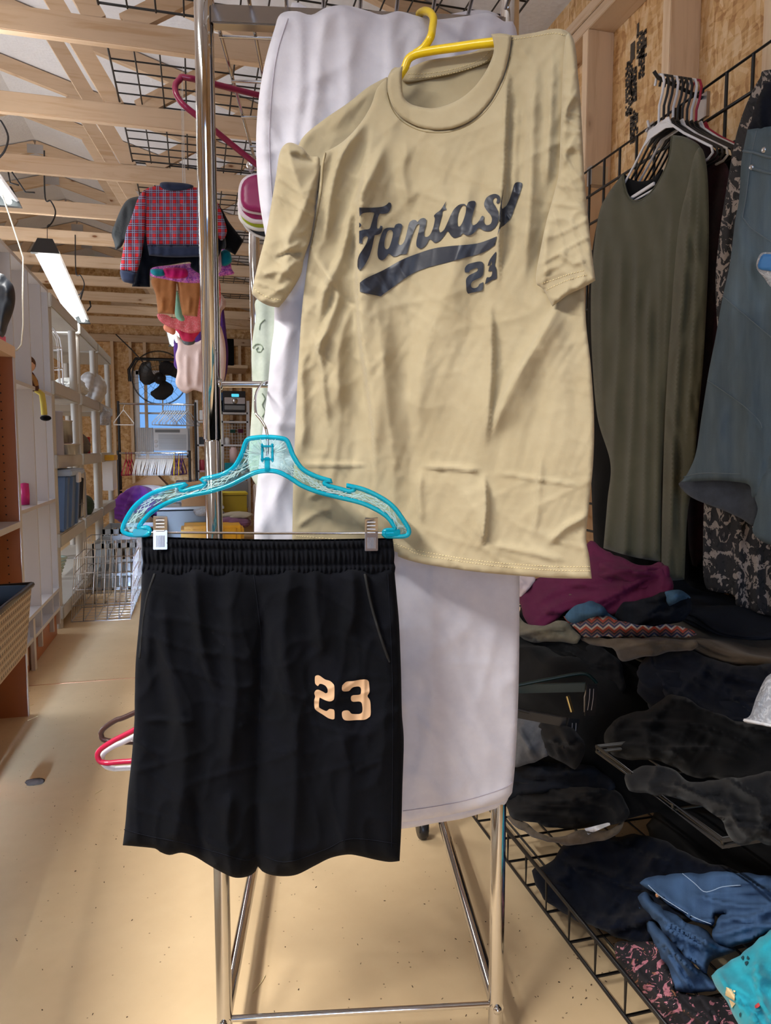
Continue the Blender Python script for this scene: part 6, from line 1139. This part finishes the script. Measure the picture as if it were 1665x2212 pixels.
def crate(label, x0, y0, x1, y1, h):
    r = thing('plastic_crate', label, 'crate', ((x0 + x1) / 2, (y0 + y1) / 2, 0), 'grey plastic crates on the floor'); mt = plain('crate_grey', srgb(176, 186, 196), .45, 0, .04)
    m = MB(); m.box((x0, y0, 0), (x1, y1, .02)); m.box((x0, y0, h - .04), (x1, y0 + .012, h)); m.box((x0, y1 - .012, h - .04), (x1, y1, h)); m.box((x0, y0, h - .04), (x0 + .012, y1, h)); m.box((x1 - .012, y0, h - .04), (x1, y1, h))
    for i in range(7):
        x = x0 + (x1 - x0 - .02) * i / 6; m.box((x, y0, 0), (x + .02, y0 + .01, h)); m.box((x, y1 - .01, 0), (x + .02, y1, h)); y = y0 + (y1 - y0 - .02) * i / 6; m.box((x1 - .01, y, 0), (x1, y + .02, h)); m.box((x0, y, 0), (x0 + .01, y + .02, h))
    for z in (h * .3, h * .6): m.box((x0, y0 + .001, z), (x1, y0 + .011, z + .018)); m.box((x1 - .011, y0, z), (x1 - .001, y1, z + .018))
    m.build('body', mt, r)
crate('grey slotted crate behind the chrome wire baskets', -.73, 5.50, -.36, 6.0, .34); crate('farther grey slotted crate at the end of the chrome baskets', -.73, 6.1, -.34, 6.6, .38)

# ================================================================ BACK OF THE ROOM
# round black fan in front of the window
fc = on_y(345, 817, 9.9); r = thing('wall_fan', 'large black round fan with three blades in front of the window', 'fan', fc); pR = (on_y(404, 817, 9.9) - fc).length
m = MB()
for rr, w_ in ((1.0, .006), (.97, .003), (.72, .002), (.45, .002)): m.tube([fc + Vector((math.cos(t / 20 * math.pi) * pR * rr, -.10 + .05 * rr, math.sin(t / 20 * math.pi) * pR * rr)) for t in range(40)], w_, 6, closed=True)
for k in range(24):
    a = k / 12 * math.pi; m.tube([fc + Vector((math.cos(a) * pR * .1, -.12, math.sin(a) * pR * .1)), fc + Vector((math.cos(a) * pR, -.05, math.sin(a) * pR))], .0016, 5)
m.build('cage', M['black_wire'], r)
for k in range(3):
    a0 = math.radians(70 + 120 * k); V = []
    for i in range(9):
        t = i / 8; rr = pR * (.10 + .72 * t); wd = 1.5 * (.6 + .4 * min(1, t * 2)) * (1 - .75 * max(0, (t - .7) / .3) ** 2)
        for j in range(7):
            s_ = j / 6 - .5; a = a0 + s_ * wd - .7 * t; V.append(fc + Vector((math.cos(a) * rr, -.02 + s_ * .09, math.sin(a) * rr)))
    n_ = len(V); V2 = [v + Vector((0, .006, 0)) for v in V]; f = []
    for i in range(8):
        for j in range(6): q = (i * 7 + j, i * 7 + j + 1, (i + 1) * 7 + j + 1, (i + 1) * 7 + j); f.append(q); f.append(tuple(x + n_ for x in q[::-1]))
    MB().add(V + V2, f, True).build('blade', plain('fan_blade', srgb(38, 38, 42), .4), r) if k == 0 else MB().add(V + V2, f, True).build('blade', bpy.data.materials['fan_blade'], r)
MB().lathe(fc + Vector((0, .08, 0)), [(0, 0), (.07, 0), (.08, .08), (.05, .16), (0, .17)], 20, (0, -1, 0)).build('hub', M['black_plastic'], r)
m = MB(); m.tube([fc + Vector((-pR * 1.08, 0, -.05)), fc + Vector((-pR * 1.1, 0, .1)), fc + Vector((-pR * .85, 0, .24)), fc + Vector((pR * .9, .0, .24)), fc + Vector((pR * 1.08, 0, .1)), fc + Vector((pR * 1.05, .0, -.05))], .02, 8); m.tube([fc + Vector((0, .0, .24)), fc + Vector((0, .5, .24))], .02, 8); m.build('yoke', M['black_plastic'], r)
# air conditioner in the window
r = thing('air_conditioner', 'white window air conditioner with ribbed side curtain below the fan', 'air conditioner', on_y(350, 975, 10.25))
a, b = on_y(332, 974, 10.22), on_y(406, 925, 10.22); MB().box((a.x, 10.22, a.z), (b.x, 10.5, b.z)).build('body', M['white_plastic'], r, bevel=.01)
m = MB(); g0, g1 = on_y(343, 970, 10.22), on_y(402, 940, 10.22)
for i in range(12): z = g0.z + (g1.z - g0.z) * i / 11; m.box((g0.x, 10.212, z), (g1.x, 10.222, z + .006))
m.build('louvre_grille', plain('grille_grey', srgb(170, 172, 176), .5), r); p = on_y(335, 934, 10.22); q = on_y(388, 928, 10.22); MB().box((p.x, 10.212, p.z), (q.x, 10.222, q.z)).build('control_panel', M['grey_plastic'], r)
for y in (954, 963): MB().lathe(on_y(337, y, 10.22), [(0, .015), (.022, .015), (.024, 0)], 16, (0, -1, 0)).build('knob', M['white_plastic'], r)
m = MB(); a, b = on_y(296, 976, 10.3), on_y(331, 924, 10.3)
for i in range(9): x = a.x + (b.x - a.x) * i / 9; m.prism([(x, 10.30, a.z), (x + (b.x - a.x) / 18, 10.275, a.z), (x + (b.x - a.x) / 9, 10.30, a.z)], (0, 0, b.z - a.z))
m.build('side_curtain', M['white_plastic'], r)
# clothes rails with hangers
def rail(label, y_px, Y, x0, x1, zb, black=True):
    a, b = on_y(x0, y_px, Y), on_y(x1, y_px, Y); b.z = a.z; r = thing('clothes_rail', label, 'rail', (b.x, Y, 0)); MB().tube([a, b], .012, 10).build('bar', M['chrome'], r)
    for x in (a.x, b.x): MB().tube([(x, Y, 0), (x, Y, a.z + .03)], .016, 10).build('post', M['dark_metal'], r)
    MB().tube([(b.x, Y - .12, .03), (b.x, Y + .12, .03)], .016, 8).build('foot', M['dark_metal'], r); MB().tube([(a.x, Y - .12, .03), (a.x, Y + .12, .03)], .016, 8).build('foot', M['dark_metal'], r); return a, b
ra, rb = rail('upper chrome clothes rail in front of the window', 872, 9.0, 255, 421, 0); qa, qb = rail('lower chrome clothes rail packed with white hangers', 979, 8.7, 255, 409, 0)
def small_hanger(name, label, x, Y, z, mat, group, yaw, w_=.19):
    c, s_ = math.cos(yaw), math.sin(yaw); P = [(0, -.07), (w_, -.22), (w_, -.245), (-w_, -.245), (-w_, -.22)]
    m = MB(); m.tube([(x + a * c, Y + a * s_, z + b) for a, b in P], .0065, 6, closed=True); m.tube([(x, Y, z - .09), (x, Y, z - .04), (x + .015 * c, Y + .015 * s_, z - .02), (x, Y, z + .014), (x - .015 * c, Y - .015 * s_, z)], .0035, 6)
    return tag(m.build(name, mat), label, 'hanger', group)
def zz(a, b, n_, name, lab, mats, group, x0, x1, yaw0=1.45):
    rnd = random.Random(n_); first = {}
    for i in range(n_):
        t = i / max(1, n_ - 1); x = x0 + (x1 - x0) * t; mi = mats[i % len(mats)]; 
        if mi not in first: first[mi] = small_hanger(name, lab, 0, 0, 0, M[mi], group, yaw0); o = first[mi]
        else: o = first[mi].copy(); COL.objects.link(o)
        o.location = (x, a.y, a.z); o.rotation_euler.z = rnd.uniform(-.12, .12)
xw = lambda px, Y: on_y(px, 978, Y).x
zz(qa, qb, 34, 'white_hanger', 'white plastic hanger packed among others on the lower rail', ['white_plastic'], 'white hangers on the lower rail', xw(293, 8.7), xw(374, 8.7))
M['purple_plastic'] = plain('purple_plastic', srgb(96, 50, 130), .3); M['orange_plastic'] = plain('orange_plastic', srgb(210, 96, 60), .3)
zz(qa, qb, 3, 'red_hanger', 'red hanger at the left end of the lower rail', ['red_plastic'], 'red hangers on the lower rail', xw(272, 8.7), xw(284, 8.7)); zz(qa, qb, 4, 'purple_hanger', 'purple hanger near the right end of the lower rail', ['purple_plastic'], 'purple hangers on the lower rail', xw(379, 8.7), xw(394, 8.7)); zz(qa, qb, 2, 'yellow_hanger', 'yellow hanger between the white and purple hangers', ['yellow_plastic'], 'yellow hangers on the lower rail', xw(376, 8.7), xw(386, 8.7))
xw = lambda px, Y: on_y(px, 872, Y).x
M['clear_plastic'] = clear('clear_plastic', (.93, .95, 1, 1), .1, .6, (.8, .85, .92, 1))
zz(ra, rb, 11, 'clear_hanger', 'clear plastic hanger on the upper rail against the window', ['clear_plastic'], 'clear hangers on the upper rail', xw(352, 9.0), xw(405, 9.0), .9)
small_hanger('white_hanger', 'single white hanger at the left end of the upper rail', xw(266, 9.0), 9.0, ra.z, M['white_plastic'], None, .2, .11)
# shelving, stereo and oddments at the back right
Yb = 9.75
r = thing('white_shelf', 'white narrow shelf unit beside the back window', 'shelf', on_y(440, 1040, Yb))
a, b = on_y(430, 1135, Yb), on_y(535, 866, Yb)
for x in (a.x, on_y(478, 900, Yb).x, b.x): MB().box((x - .02, Yb, 0), (x + .02, Yb + .04, b.z)).build('post', M['melamine'], r)
for y in (892, 911, 962): z = on_y(450, y, Yb).z; x0, x1 = (on_y(478, 900, Yb).x, b.x) if y == 892 else (a.x, b.x); MB().box((x0, Yb, z - .012), (x1, Yb + .28, z + .012)).build('shelf', M['melamine'], r)
z = on_y(450, 1018, Yb).z; MB().box((a.x, Yb, z - .012), (b.x, Yb + .28, z + .012)).build('shelf', plain('pink_shelf', srgb(236, 190, 196), .5), r)
r = thing('stereo', 'silver and black stereo with blue display on the white shelf', 'stereo', on_y(505, 890, Yb)); 
pbox('cabinet', None, None, 482, 845, 530, 889, Yb - .02, .25, M['black_plastic'], parent=r); pbox('silver_panel', None, None, 485, 859, 529, 872, Yb - .035, .02, M['steel'], parent=r); pbox('display', None, None, 500, 851, 516, 857, Yb - .03, .02, emit('blue_display', (.1, .7, .9, 1), .8), parent=r); pbox('cassette_deck', None, None, 485, 876, 529, 885, Yb - .035, .02, M['grey_plastic'], parent=r)
MB().lathe(on_y(507, 866, Yb - .035), [(0, .02), (.035, .02), (.04, 0)], 16, (0, -1, 0)).build('volume_knob', M['steel'], r)
pbox('black_case', 'dark box-shaped speaker mounted high at the back right', 'speaker', 487, 732, 505, 790, 9.6, .22, M['charcoal']); a, b = on_y(486, 794, 9.6), on_y(535, 789, 9.6); tag(MB().box((a.x, 9.6, a.z), (b.x, Y1, b.z)).build('wooden_ledge', M['wx']), 'bare wooden ledge under the high speaker', 'shelf')
for nm, lab, cat, c4, Y, d, mt in (('white_jar', 'small white jar on the white shelf', 'jar', (431, 886, 439, 907), Yb + .02, .06, 'white_plastic'), ('black_radio', 'small black box on the white shelf under the jar', 'radio', (430, 944, 452, 961), Yb + .02, .15, 'black_plastic'),
                                   ('teal_bin', 'teal bin on the pink shelf', 'bin', (486, 1000, 532, 1016), Yb - .1, .2, 'teal'), ('blue_book', 'blue folder standing left of the stereo', 'folder', (476, 848, 482, 890), Yb, .2, 'blue_denim'), ('green_box', 'small green box behind the teal bin', 'box', (500, 990, 530, 1000), Yb + .1, .1, 'plant_green')):
    if mt == 'plant_green': M[mt] = plain('apple_green', srgb(150, 176, 70), .5)
    pbox(nm, lab, cat, *c4, Y, d, M[mt])
def jar(name, label, cat, px, y0, y1, Y, w_, mat):
    a = on_y(px, y1, Y); b = on_y(px, y0, Y); h = b.z - a.z; rr = (on_y(px + w_, y1, Y).x - a.x) / 2; return tag(MB().lathe(a, [(0, 0), (rr, 0), (rr, h * .85), (rr * .7, h * .92), (rr * .7, h), (0, h)], 16).build(name, mat), label, cat)
jar('red_tumbler', 'red cup standing on the pink shelf', 'cup', 436, 993, 1016, Yb + .1, 14, plain('coral_red', srgb(206, 80, 96), .4)); jar('pink_tumbler', 'pale pink tumbler on the pink shelf', 'cup', 505, 966, 1002, Yb - .02, 18, plain('blush', srgb(228, 196, 196), .5)); jar('white_jug', 'white jug at the end of the shelf', 'jug', 488, 945, 962, Yb + .1, 18, M['white_plastic'])
r = thing('display_grid', 'white wire display grid with small coloured cards on the back wall', 'wire grid', on_y(505, 940, 10.3)); a, b = on_y(484, 990, 10.3), on_y(532, 914, 10.3); m = MB()
for i in range(9): x = a.x + (b.x - a.x) * i / 8; m.tube([(x, 10.3, a.z), (x, 10.3, b.z)], .004, 5)
for i in range(12): z = a.z + (b.z - a.z) * i / 11; m.tube([(a.x, 10.3, z), (b.x, 10.3, z)], .004, 5)
m.build('wire_mesh', M['white_plastic'], r)
for (x0, y0, x1, y1), mt, lab in (((495, 908, 506, 916), 'navy', 'dark card'), ((497, 928, 508, 935), 'dark_green', 'green card'), ((514, 927, 525, 935), 'plum', 'plum card')):
    if mt == 'dark_green': M[mt] = plain('green_card', srgb(20, 84, 70), .6)
    if mt == 'plum': M[mt] = plain('plum_card', srgb(110, 20, 64), .6)
    pbox('card', None, None, x0, y0, x1, y1, 10.27, .01, M[mt], parent=r, bevel=0)
r = thing('storage_box', 'mustard yellow storage box on the pile at the back', 'box', on_y(508, 1106, 8.2)); pbox('body', None, None, 483, 1070, 533, 1106, 8.2, .3, plain('mustard_plastic', srgb(206, 184, 30), .5), parent=r); pbox('lid', None, None, 481, 1064, 535, 1070, 8.18, .34, plain('mustard_lid', srgb(222, 200, 40), .5), parent=r)
pbox('grey_tote', 'large grey plastic tote on the floor at the back', 'tote', 340, 1102, 482, 1165, 7.7, .5, M['grey_plastic']); pbox('tote_rim_lid', 'pale grey rim lid of the large tote', 'lid', 336, 1094, 484, 1102, 7.67, .56, plain('tote_grey_lid', srgb(176, 178, 182), .4))
r = thing('yellow_tote_lid', 'bright yellow tote lid on the floor in front of the grey tote', 'lid', on_y(460, 1165, 7.0)); pbox('lid_top', None, None, 391, 1135, 527, 1175, 7.1, .45, plain('lid_yellow', srgb(240, 180, 24), .4), parent=r, bevel=.03)
for x in (412, 440, 478, 505): pbox('lid_rib', None, None, x, 1139, x + 5, 1172, 7.085, .03, bpy.data.materials['lid_yellow'], parent=r, bevel=.004)
pbox('cardboard_box', 'brown cardboard box on the grey tote', 'box', 392, 1062, 480, 1095, 7.8, .35, M['cardboard']); a, b, c = on_y(385, 1052, 7.9), on_y(460, 1040, 7.9), on_y(472, 1062, 7.9); tag(MB().prism([a, b, on_y(482, 1056, 7.9), on_y(395, 1064, 7.9)], (0, .3, .02)).build('cardboard_flap', M['cardboard']), 'pale cardboard lid lying open on the box', 'lid')
tag(MB().prism([on_y(258, 1060, 8.6), on_y(335, 1022, 8.6), on_y(362, 1050, 8.6), on_y(340, 1066, 8.6)], (0, .4, 0)).build('open_carton', M['cardboard']), 'open cardboard carton behind the purple clothes', 'box')
a = on_y(318, 1066, 8.2); bundle('white_sack', 'white folded plastic bag on the purple clothes', 'bag', (a.x, 8.2, a.z - .03), .19, .2, .07, plain('white_bag_c', srgb(206, 206, 224), .5, 0, .1), 11)
a = on_y(300, 1128, 8.0); bundle('purple_clothes', 'heap of violet and purple clothes at the back of the aisle', 'clothing', (a.x, 8.0, a.z), .20, .25, .19, fabric('violet_cloth', srgb(126, 60, 160), srgb(84, 36, 110)), 12, None, .3, 2.4); a = on_y(268, 1118, 8.1); bundle('pink_clothes', 'coral pink cloth heap left of the purple clothes', 'clothing', (a.x, 8.1, a.z), .08, .15, .15, fabric('coral_cloth2', srgb(236, 130, 140)), 15)
a = on_y(300, 1163, 8.0); bundle('black_sack', 'black bag on the floor beneath the purple clothes', 'bag', (a.x, 8.0, 0), .26, .2, .14, M['black_plastic'], 13); a = on_y(505, 1140, 7.6); bundle('mauve_pillow', 'dusty purple pillow on the pile at the back', 'pillow', (a.x, 7.6, a.z), .17, .2, .07, fabric('mauve_cloth', srgb(126, 84, 116)), 16); a = on_y(512, 1118, 7.7); bundle('printed_pillow', 'pale patterned bundle on the mauve pillow', 'pillow', (a.x, 7.7, a.z), .16, .2, .035, fabric('cream_print', srgb(204, 196, 180), srgb(150, 140, 120)), 17)
a = on_y(445, 1104, 7.6); bundle('crumpled_bag', 'crumpled clear plastic on the edge of the grey tote', 'bag', (a.x, 7.62, a.z - .05), .12, .08, .05, M['bag'], 18)
pbox('work_table', 'dark storage bench behind the pile at the back', 'bench', 380, 1040, 536, 1100, 8.9, .6, M['grey_plastic']); pbox('brown_shelf_box', 'tall cardboard box standing left of the clothes heaps', 'box', 247, 1075, 262, 1130, 8.6, .4, M['cardboard'])

# ================================================================ CHILDREN'S CLOTHES under the joists
KG = 'children clothes hanging from the joists'
def kid(name, label, cat, outline, D, mat, folds=(), thick=.02, root=None, part='fabric', wb=((.004, 30, 120, 70),), infl=7):
    if root is None:
        c = np.mean(np.array([p[:2] for p in outline]), 0); root = thing(name, label, cat, at(c[0], c[1], D), KG)
        ty = min(p[1] for p in outline); q = at(min(max(c[0], 400), 436), ty + 6, D); MB().tube([q, (q.x, q.y, ZJ + .10)], .0009, 6).build('hanging_line', M['nylon'], root)
    cloth(part, outline, D, mat, root, folds, wb, thick, infl, 4); return root
r = kid('plaid_jacket', 'red, navy and white plaid children jacket hanging below the joists', 'jacket', [(346, 400), (356, 398), (398, 401), (416, 404), (440, 408), (456, 420), (465, 450), (468, 500), (470, 531, 's'), (318, 531, 's'), (314, 500), (312, 470), (311, 440), (312, 412), (330, 403)], 3.2, M['plaid'], [([(385, 470), (380, 530)], 12, 12, .012), ([(340, 460), (335, 530)], 8, 10, .010)], part='body')
kid('', '', '', [(314, 411), (303, 420), (294, 438), (281, 478), (273, 496), (264, 550), (259, 578), (260, 584, 's'), (295, 590, 's'), (304, 560), (312, 510), (315, 470), (318, 440)], 3.19, M['plaid'], root=r, part='sleeve'); kid('', '', '', [(261, 583), (295, 589), (292, 600), (290, 613), (276, 611), (264, 606)], 3.188, M['navy_rib'], root=r, part='cuff')
kid('', '', '', [(318, 530, 's'), (471, 531, 's'), (468, 553, 's'), (380, 556), (322, 552, 's')], 3.188, M['navy_rib'], root=r, part='hem_band'); kid('', '', '', [(345, 398), (355, 393), (400, 396), (418, 402), (405, 410), (375, 414), (350, 408)], 3.185, M['navy_rib'], root=r, part='collar')
kid('', '', '', [(452, 416), (466, 430), (480, 462), (490, 500), (478, 520), (466, 500), (458, 460)], 3.21, M['plaid'], root=r, part='sleeve')
kid('quilted_jacket', 'dark grey jacket with quilted sleeves behind the plaid jacket', 'jacket', [(276, 431), (300, 424), (330, 424), (330, 520), (290, 540), (272, 520), (262, 534), (250, 540, 's'), (246, 522), (241, 503), (250, 478), (262, 450)], 3.30, plain('quilted_grey', srgb(62, 70, 76), .6, 0, .15, .8, 90))
kid('navy_coat', 'dark navy coat showing under the plaid jacket sleeve and hem', 'coat', [(296, 560), (306, 520), (320, 500), (470, 500), (470, 560), (440, 578), (440, 592), (425, 588), (411, 576), (410, 566), (370, 572), (330, 578), (324, 590), (324, 620, 's'), (285, 619, 's'), (290, 595)], 3.25, M['navy'])
kid('black_sleeve_jacket', 'black jacket whose wide sleeve sticks out to the right', 'jacket', [(458, 430), (478, 450), (495, 480), (526, 520, 's'), (508, 551, 's'), (484, 537), (470, 530), (455, 500)], 3.32, M['charcoal']); kid('slate_sweater', 'slate blue sweater sleeve right of the chrome pole', 'sweater', [(462, 470), (476, 478), (486, 510), (487, 536), (470, 536), (460, 520)], 3.28, fabric('slate', srgb(58, 66, 80)))
kid('pink_skirt', 'pink and purple patterned skirt below the navy coat', 'skirt', [(318, 578), (380, 572), (470, 560), (480, 536), (496, 548), (500, 580), (505, 592), (470, 598), (440, 610), (400, 611), (360, 604), (325, 596)], 3.42, blotch('pink_violet_print', srgb(206, 110, 190), [(srgb(150, 70, 170), .52, 1.4), (srgb(236, 190, 220), .62, 2.0)], 60)); kid('magenta_pants', 'magenta garment panel between the navy coat and the patterned skirt', 'clothing', [(355, 580), (400, 580), (404, 598), (380, 602), (358, 598)], 3.40, fabric('magenta', srgb(206, 20, 110)))
kid('teal_pants', 'teal garment panel left of the magenta one', 'clothing', [(326, 582), (352, 582), (356, 594), (340, 597), (328, 592)], 3.40, fabric('teal_kid', srgb(10, 130, 150))); kid('teal_pants', 'teal garment corner sticking out right of the chrome pole', 'clothing', [(476, 545), (494, 540), (500, 566), (480, 574)], 3.38, bpy.data.materials['teal_kid']); kid('pink_leggings', 'pale pink patterned leg right of the chrome pole', 'clothing', [(466, 536), (476, 540), (478, 580), (470, 590), (462, 580)], 3.36, fabric('pale_pink_print', srgb(226, 190, 214)))
kid('tan_joggers', 'tan brown children joggers with gathered cuffs below the skirt', 'trousers', [(333, 598), (436, 600), (436, 614), (430, 650), (426, 684, 's'), (394, 681, 's'), (388, 650), (382, 612), (380, 640), (377, 679, 's'), (341, 677, 's'), (337, 640)], 3.9, fabric('tan_jogger', srgb(178, 118, 72)), [([(380, 600), (383, 650)], 4, 4, -.02), ([(350, 640), (352, 675)], 4, 5, .015), ([(410, 640), (408, 680)], 4, 5, .015)])
kid('mint_top', 'mint green top between the legs of the tan joggers', 'top', [(381, 630), (388, 645), (394, 676), (399, 690), (392, 694), (378, 680)], 4.0, fabric('mint', srgb(150, 204, 176))); kid('coral_dress', 'coral pink lace dress behind the tan joggers', 'dress', [(340, 678), (360, 680), (385, 684), (430, 610), (470, 600), (476, 650), (462, 700), (440, 714), (410, 720), (384, 712), (362, 705), (344, 692)], 4.3, blotch('coral_lace', srgb(226, 104, 112), [(srgb(240, 176, 180), .58, 3.0)], 60))
kid('orange_top', 'small peach top hanging left of the coral dress', 'top', [(356, 700), (372, 704), (380, 716), (374, 724), (354, 712)], 4.5, fabric('peach', srgb(240, 150, 120))); kid('pink_camisole', 'hot pink camisole with grey edging below the coral dress', 'top', [(380, 708), (430, 712), (422, 730), (416, 738), (396, 736), (388, 724)], 4.4, fabric('hot_pink', srgb(226, 56, 100))); 
kid('grey_bib', 'grey scalloped edge peeking below the hot pink camisole', 'top', [(394, 732), (420, 734), (419, 743), (406, 746), (396, 742)], 4.52, fabric('grey_bib', srgb(110, 116, 120)))
kid('knit_vest', 'pale pink knitted poncho hanging lowest of the children clothes', 'poncho', [(381, 724), (396, 736), (420, 740), (440, 730), (470, 700), (482, 720), (488, 760), (486, 810), (478, 836), (466, 846), (445, 850), (432, 846), (418, 843), (402, 850), (388, 842), (379, 826), (383, 800), (379, 770), (384, 748)], 4.9, plain('pink_knit', srgb(232, 206, 200), .95, 0, .06, .6, 70), [([(430, 750), (425, 840)], 6, 8, .02), ([(455, 740), (452, 840)], 6, 8, .015), ([(402, 760), (405, 840)], 5, 8, .015)])
kid('purple_dress', 'deep purple garment edge behind the pink poncho', 'dress', [(376, 730), (386, 740), (440, 700), (474, 640), (482, 660), (489, 720), (493, 765), (488, 812), (470, 830), (385, 800), (376, 770)], 5.1, fabric('deep_purple', srgb(86, 48, 130))); kid('lace_blouse', 'cream frilled blouse edge right of the pole', 'blouse', [(466, 610), (476, 632), (488, 650), (486, 664), (478, 676), (474, 720), (466, 740)], 4.6, fabric('cream_lace', srgb(214, 196, 196), srgb(180, 160, 160)))
# ================================================================ debris on the floor
lf = on_z(75, 1694, .0); bundle('dry_leaf', 'dark crumpled dry leaf on the floor at the left', 'leaf', (lf.x, lf.y, 0), .026, .012, .010, plain('leaf_brown', srgb(60, 44, 34), .9, 0, .3), 20)
rnd = random.Random(8); m = MB()
for i in range(90):
    px, py = rnd.choice([(rnd.uniform(20, 290), rnd.uniform(1400, 2200)), (rnd.uniform(560, 1100), rnd.uniform(1850, 2200)), (rnd.uniform(1100, 1350), rnd.uniform(1950, 2200))]); p = on_z(px, py, .0006); a = rnd.uniform(0, 3.1); L_ = rnd.uniform(.0006, .0022)
    m.tube([p, p + Vector((math.cos(a) * L_ * 2, math.sin(a) * L_ * 2, .0006))], rnd.uniform(.0004, .0010), 5)
tag(m.build('floor_debris', plain('debris', srgb(92, 70, 50), .9, 0, .3)), 'tiny bits of bark and lint scattered over the floor', 'debris', None, 'stuff')
for px, py, dx in ((60, 1556, .02), (56, 1528, .015), (205, 1715, .012), (545, 2145, .02)):
    p = on_z(px, py, .001); tag(MB().tube([p, p + Vector((dx, dx * 1.2, .001)), p + Vector((dx * 1.4, dx * 2, .0))], .0009, 5).build('thread', M['stitch']), 'short pale thread lying on the floor', 'thread', 'threads on the floor')
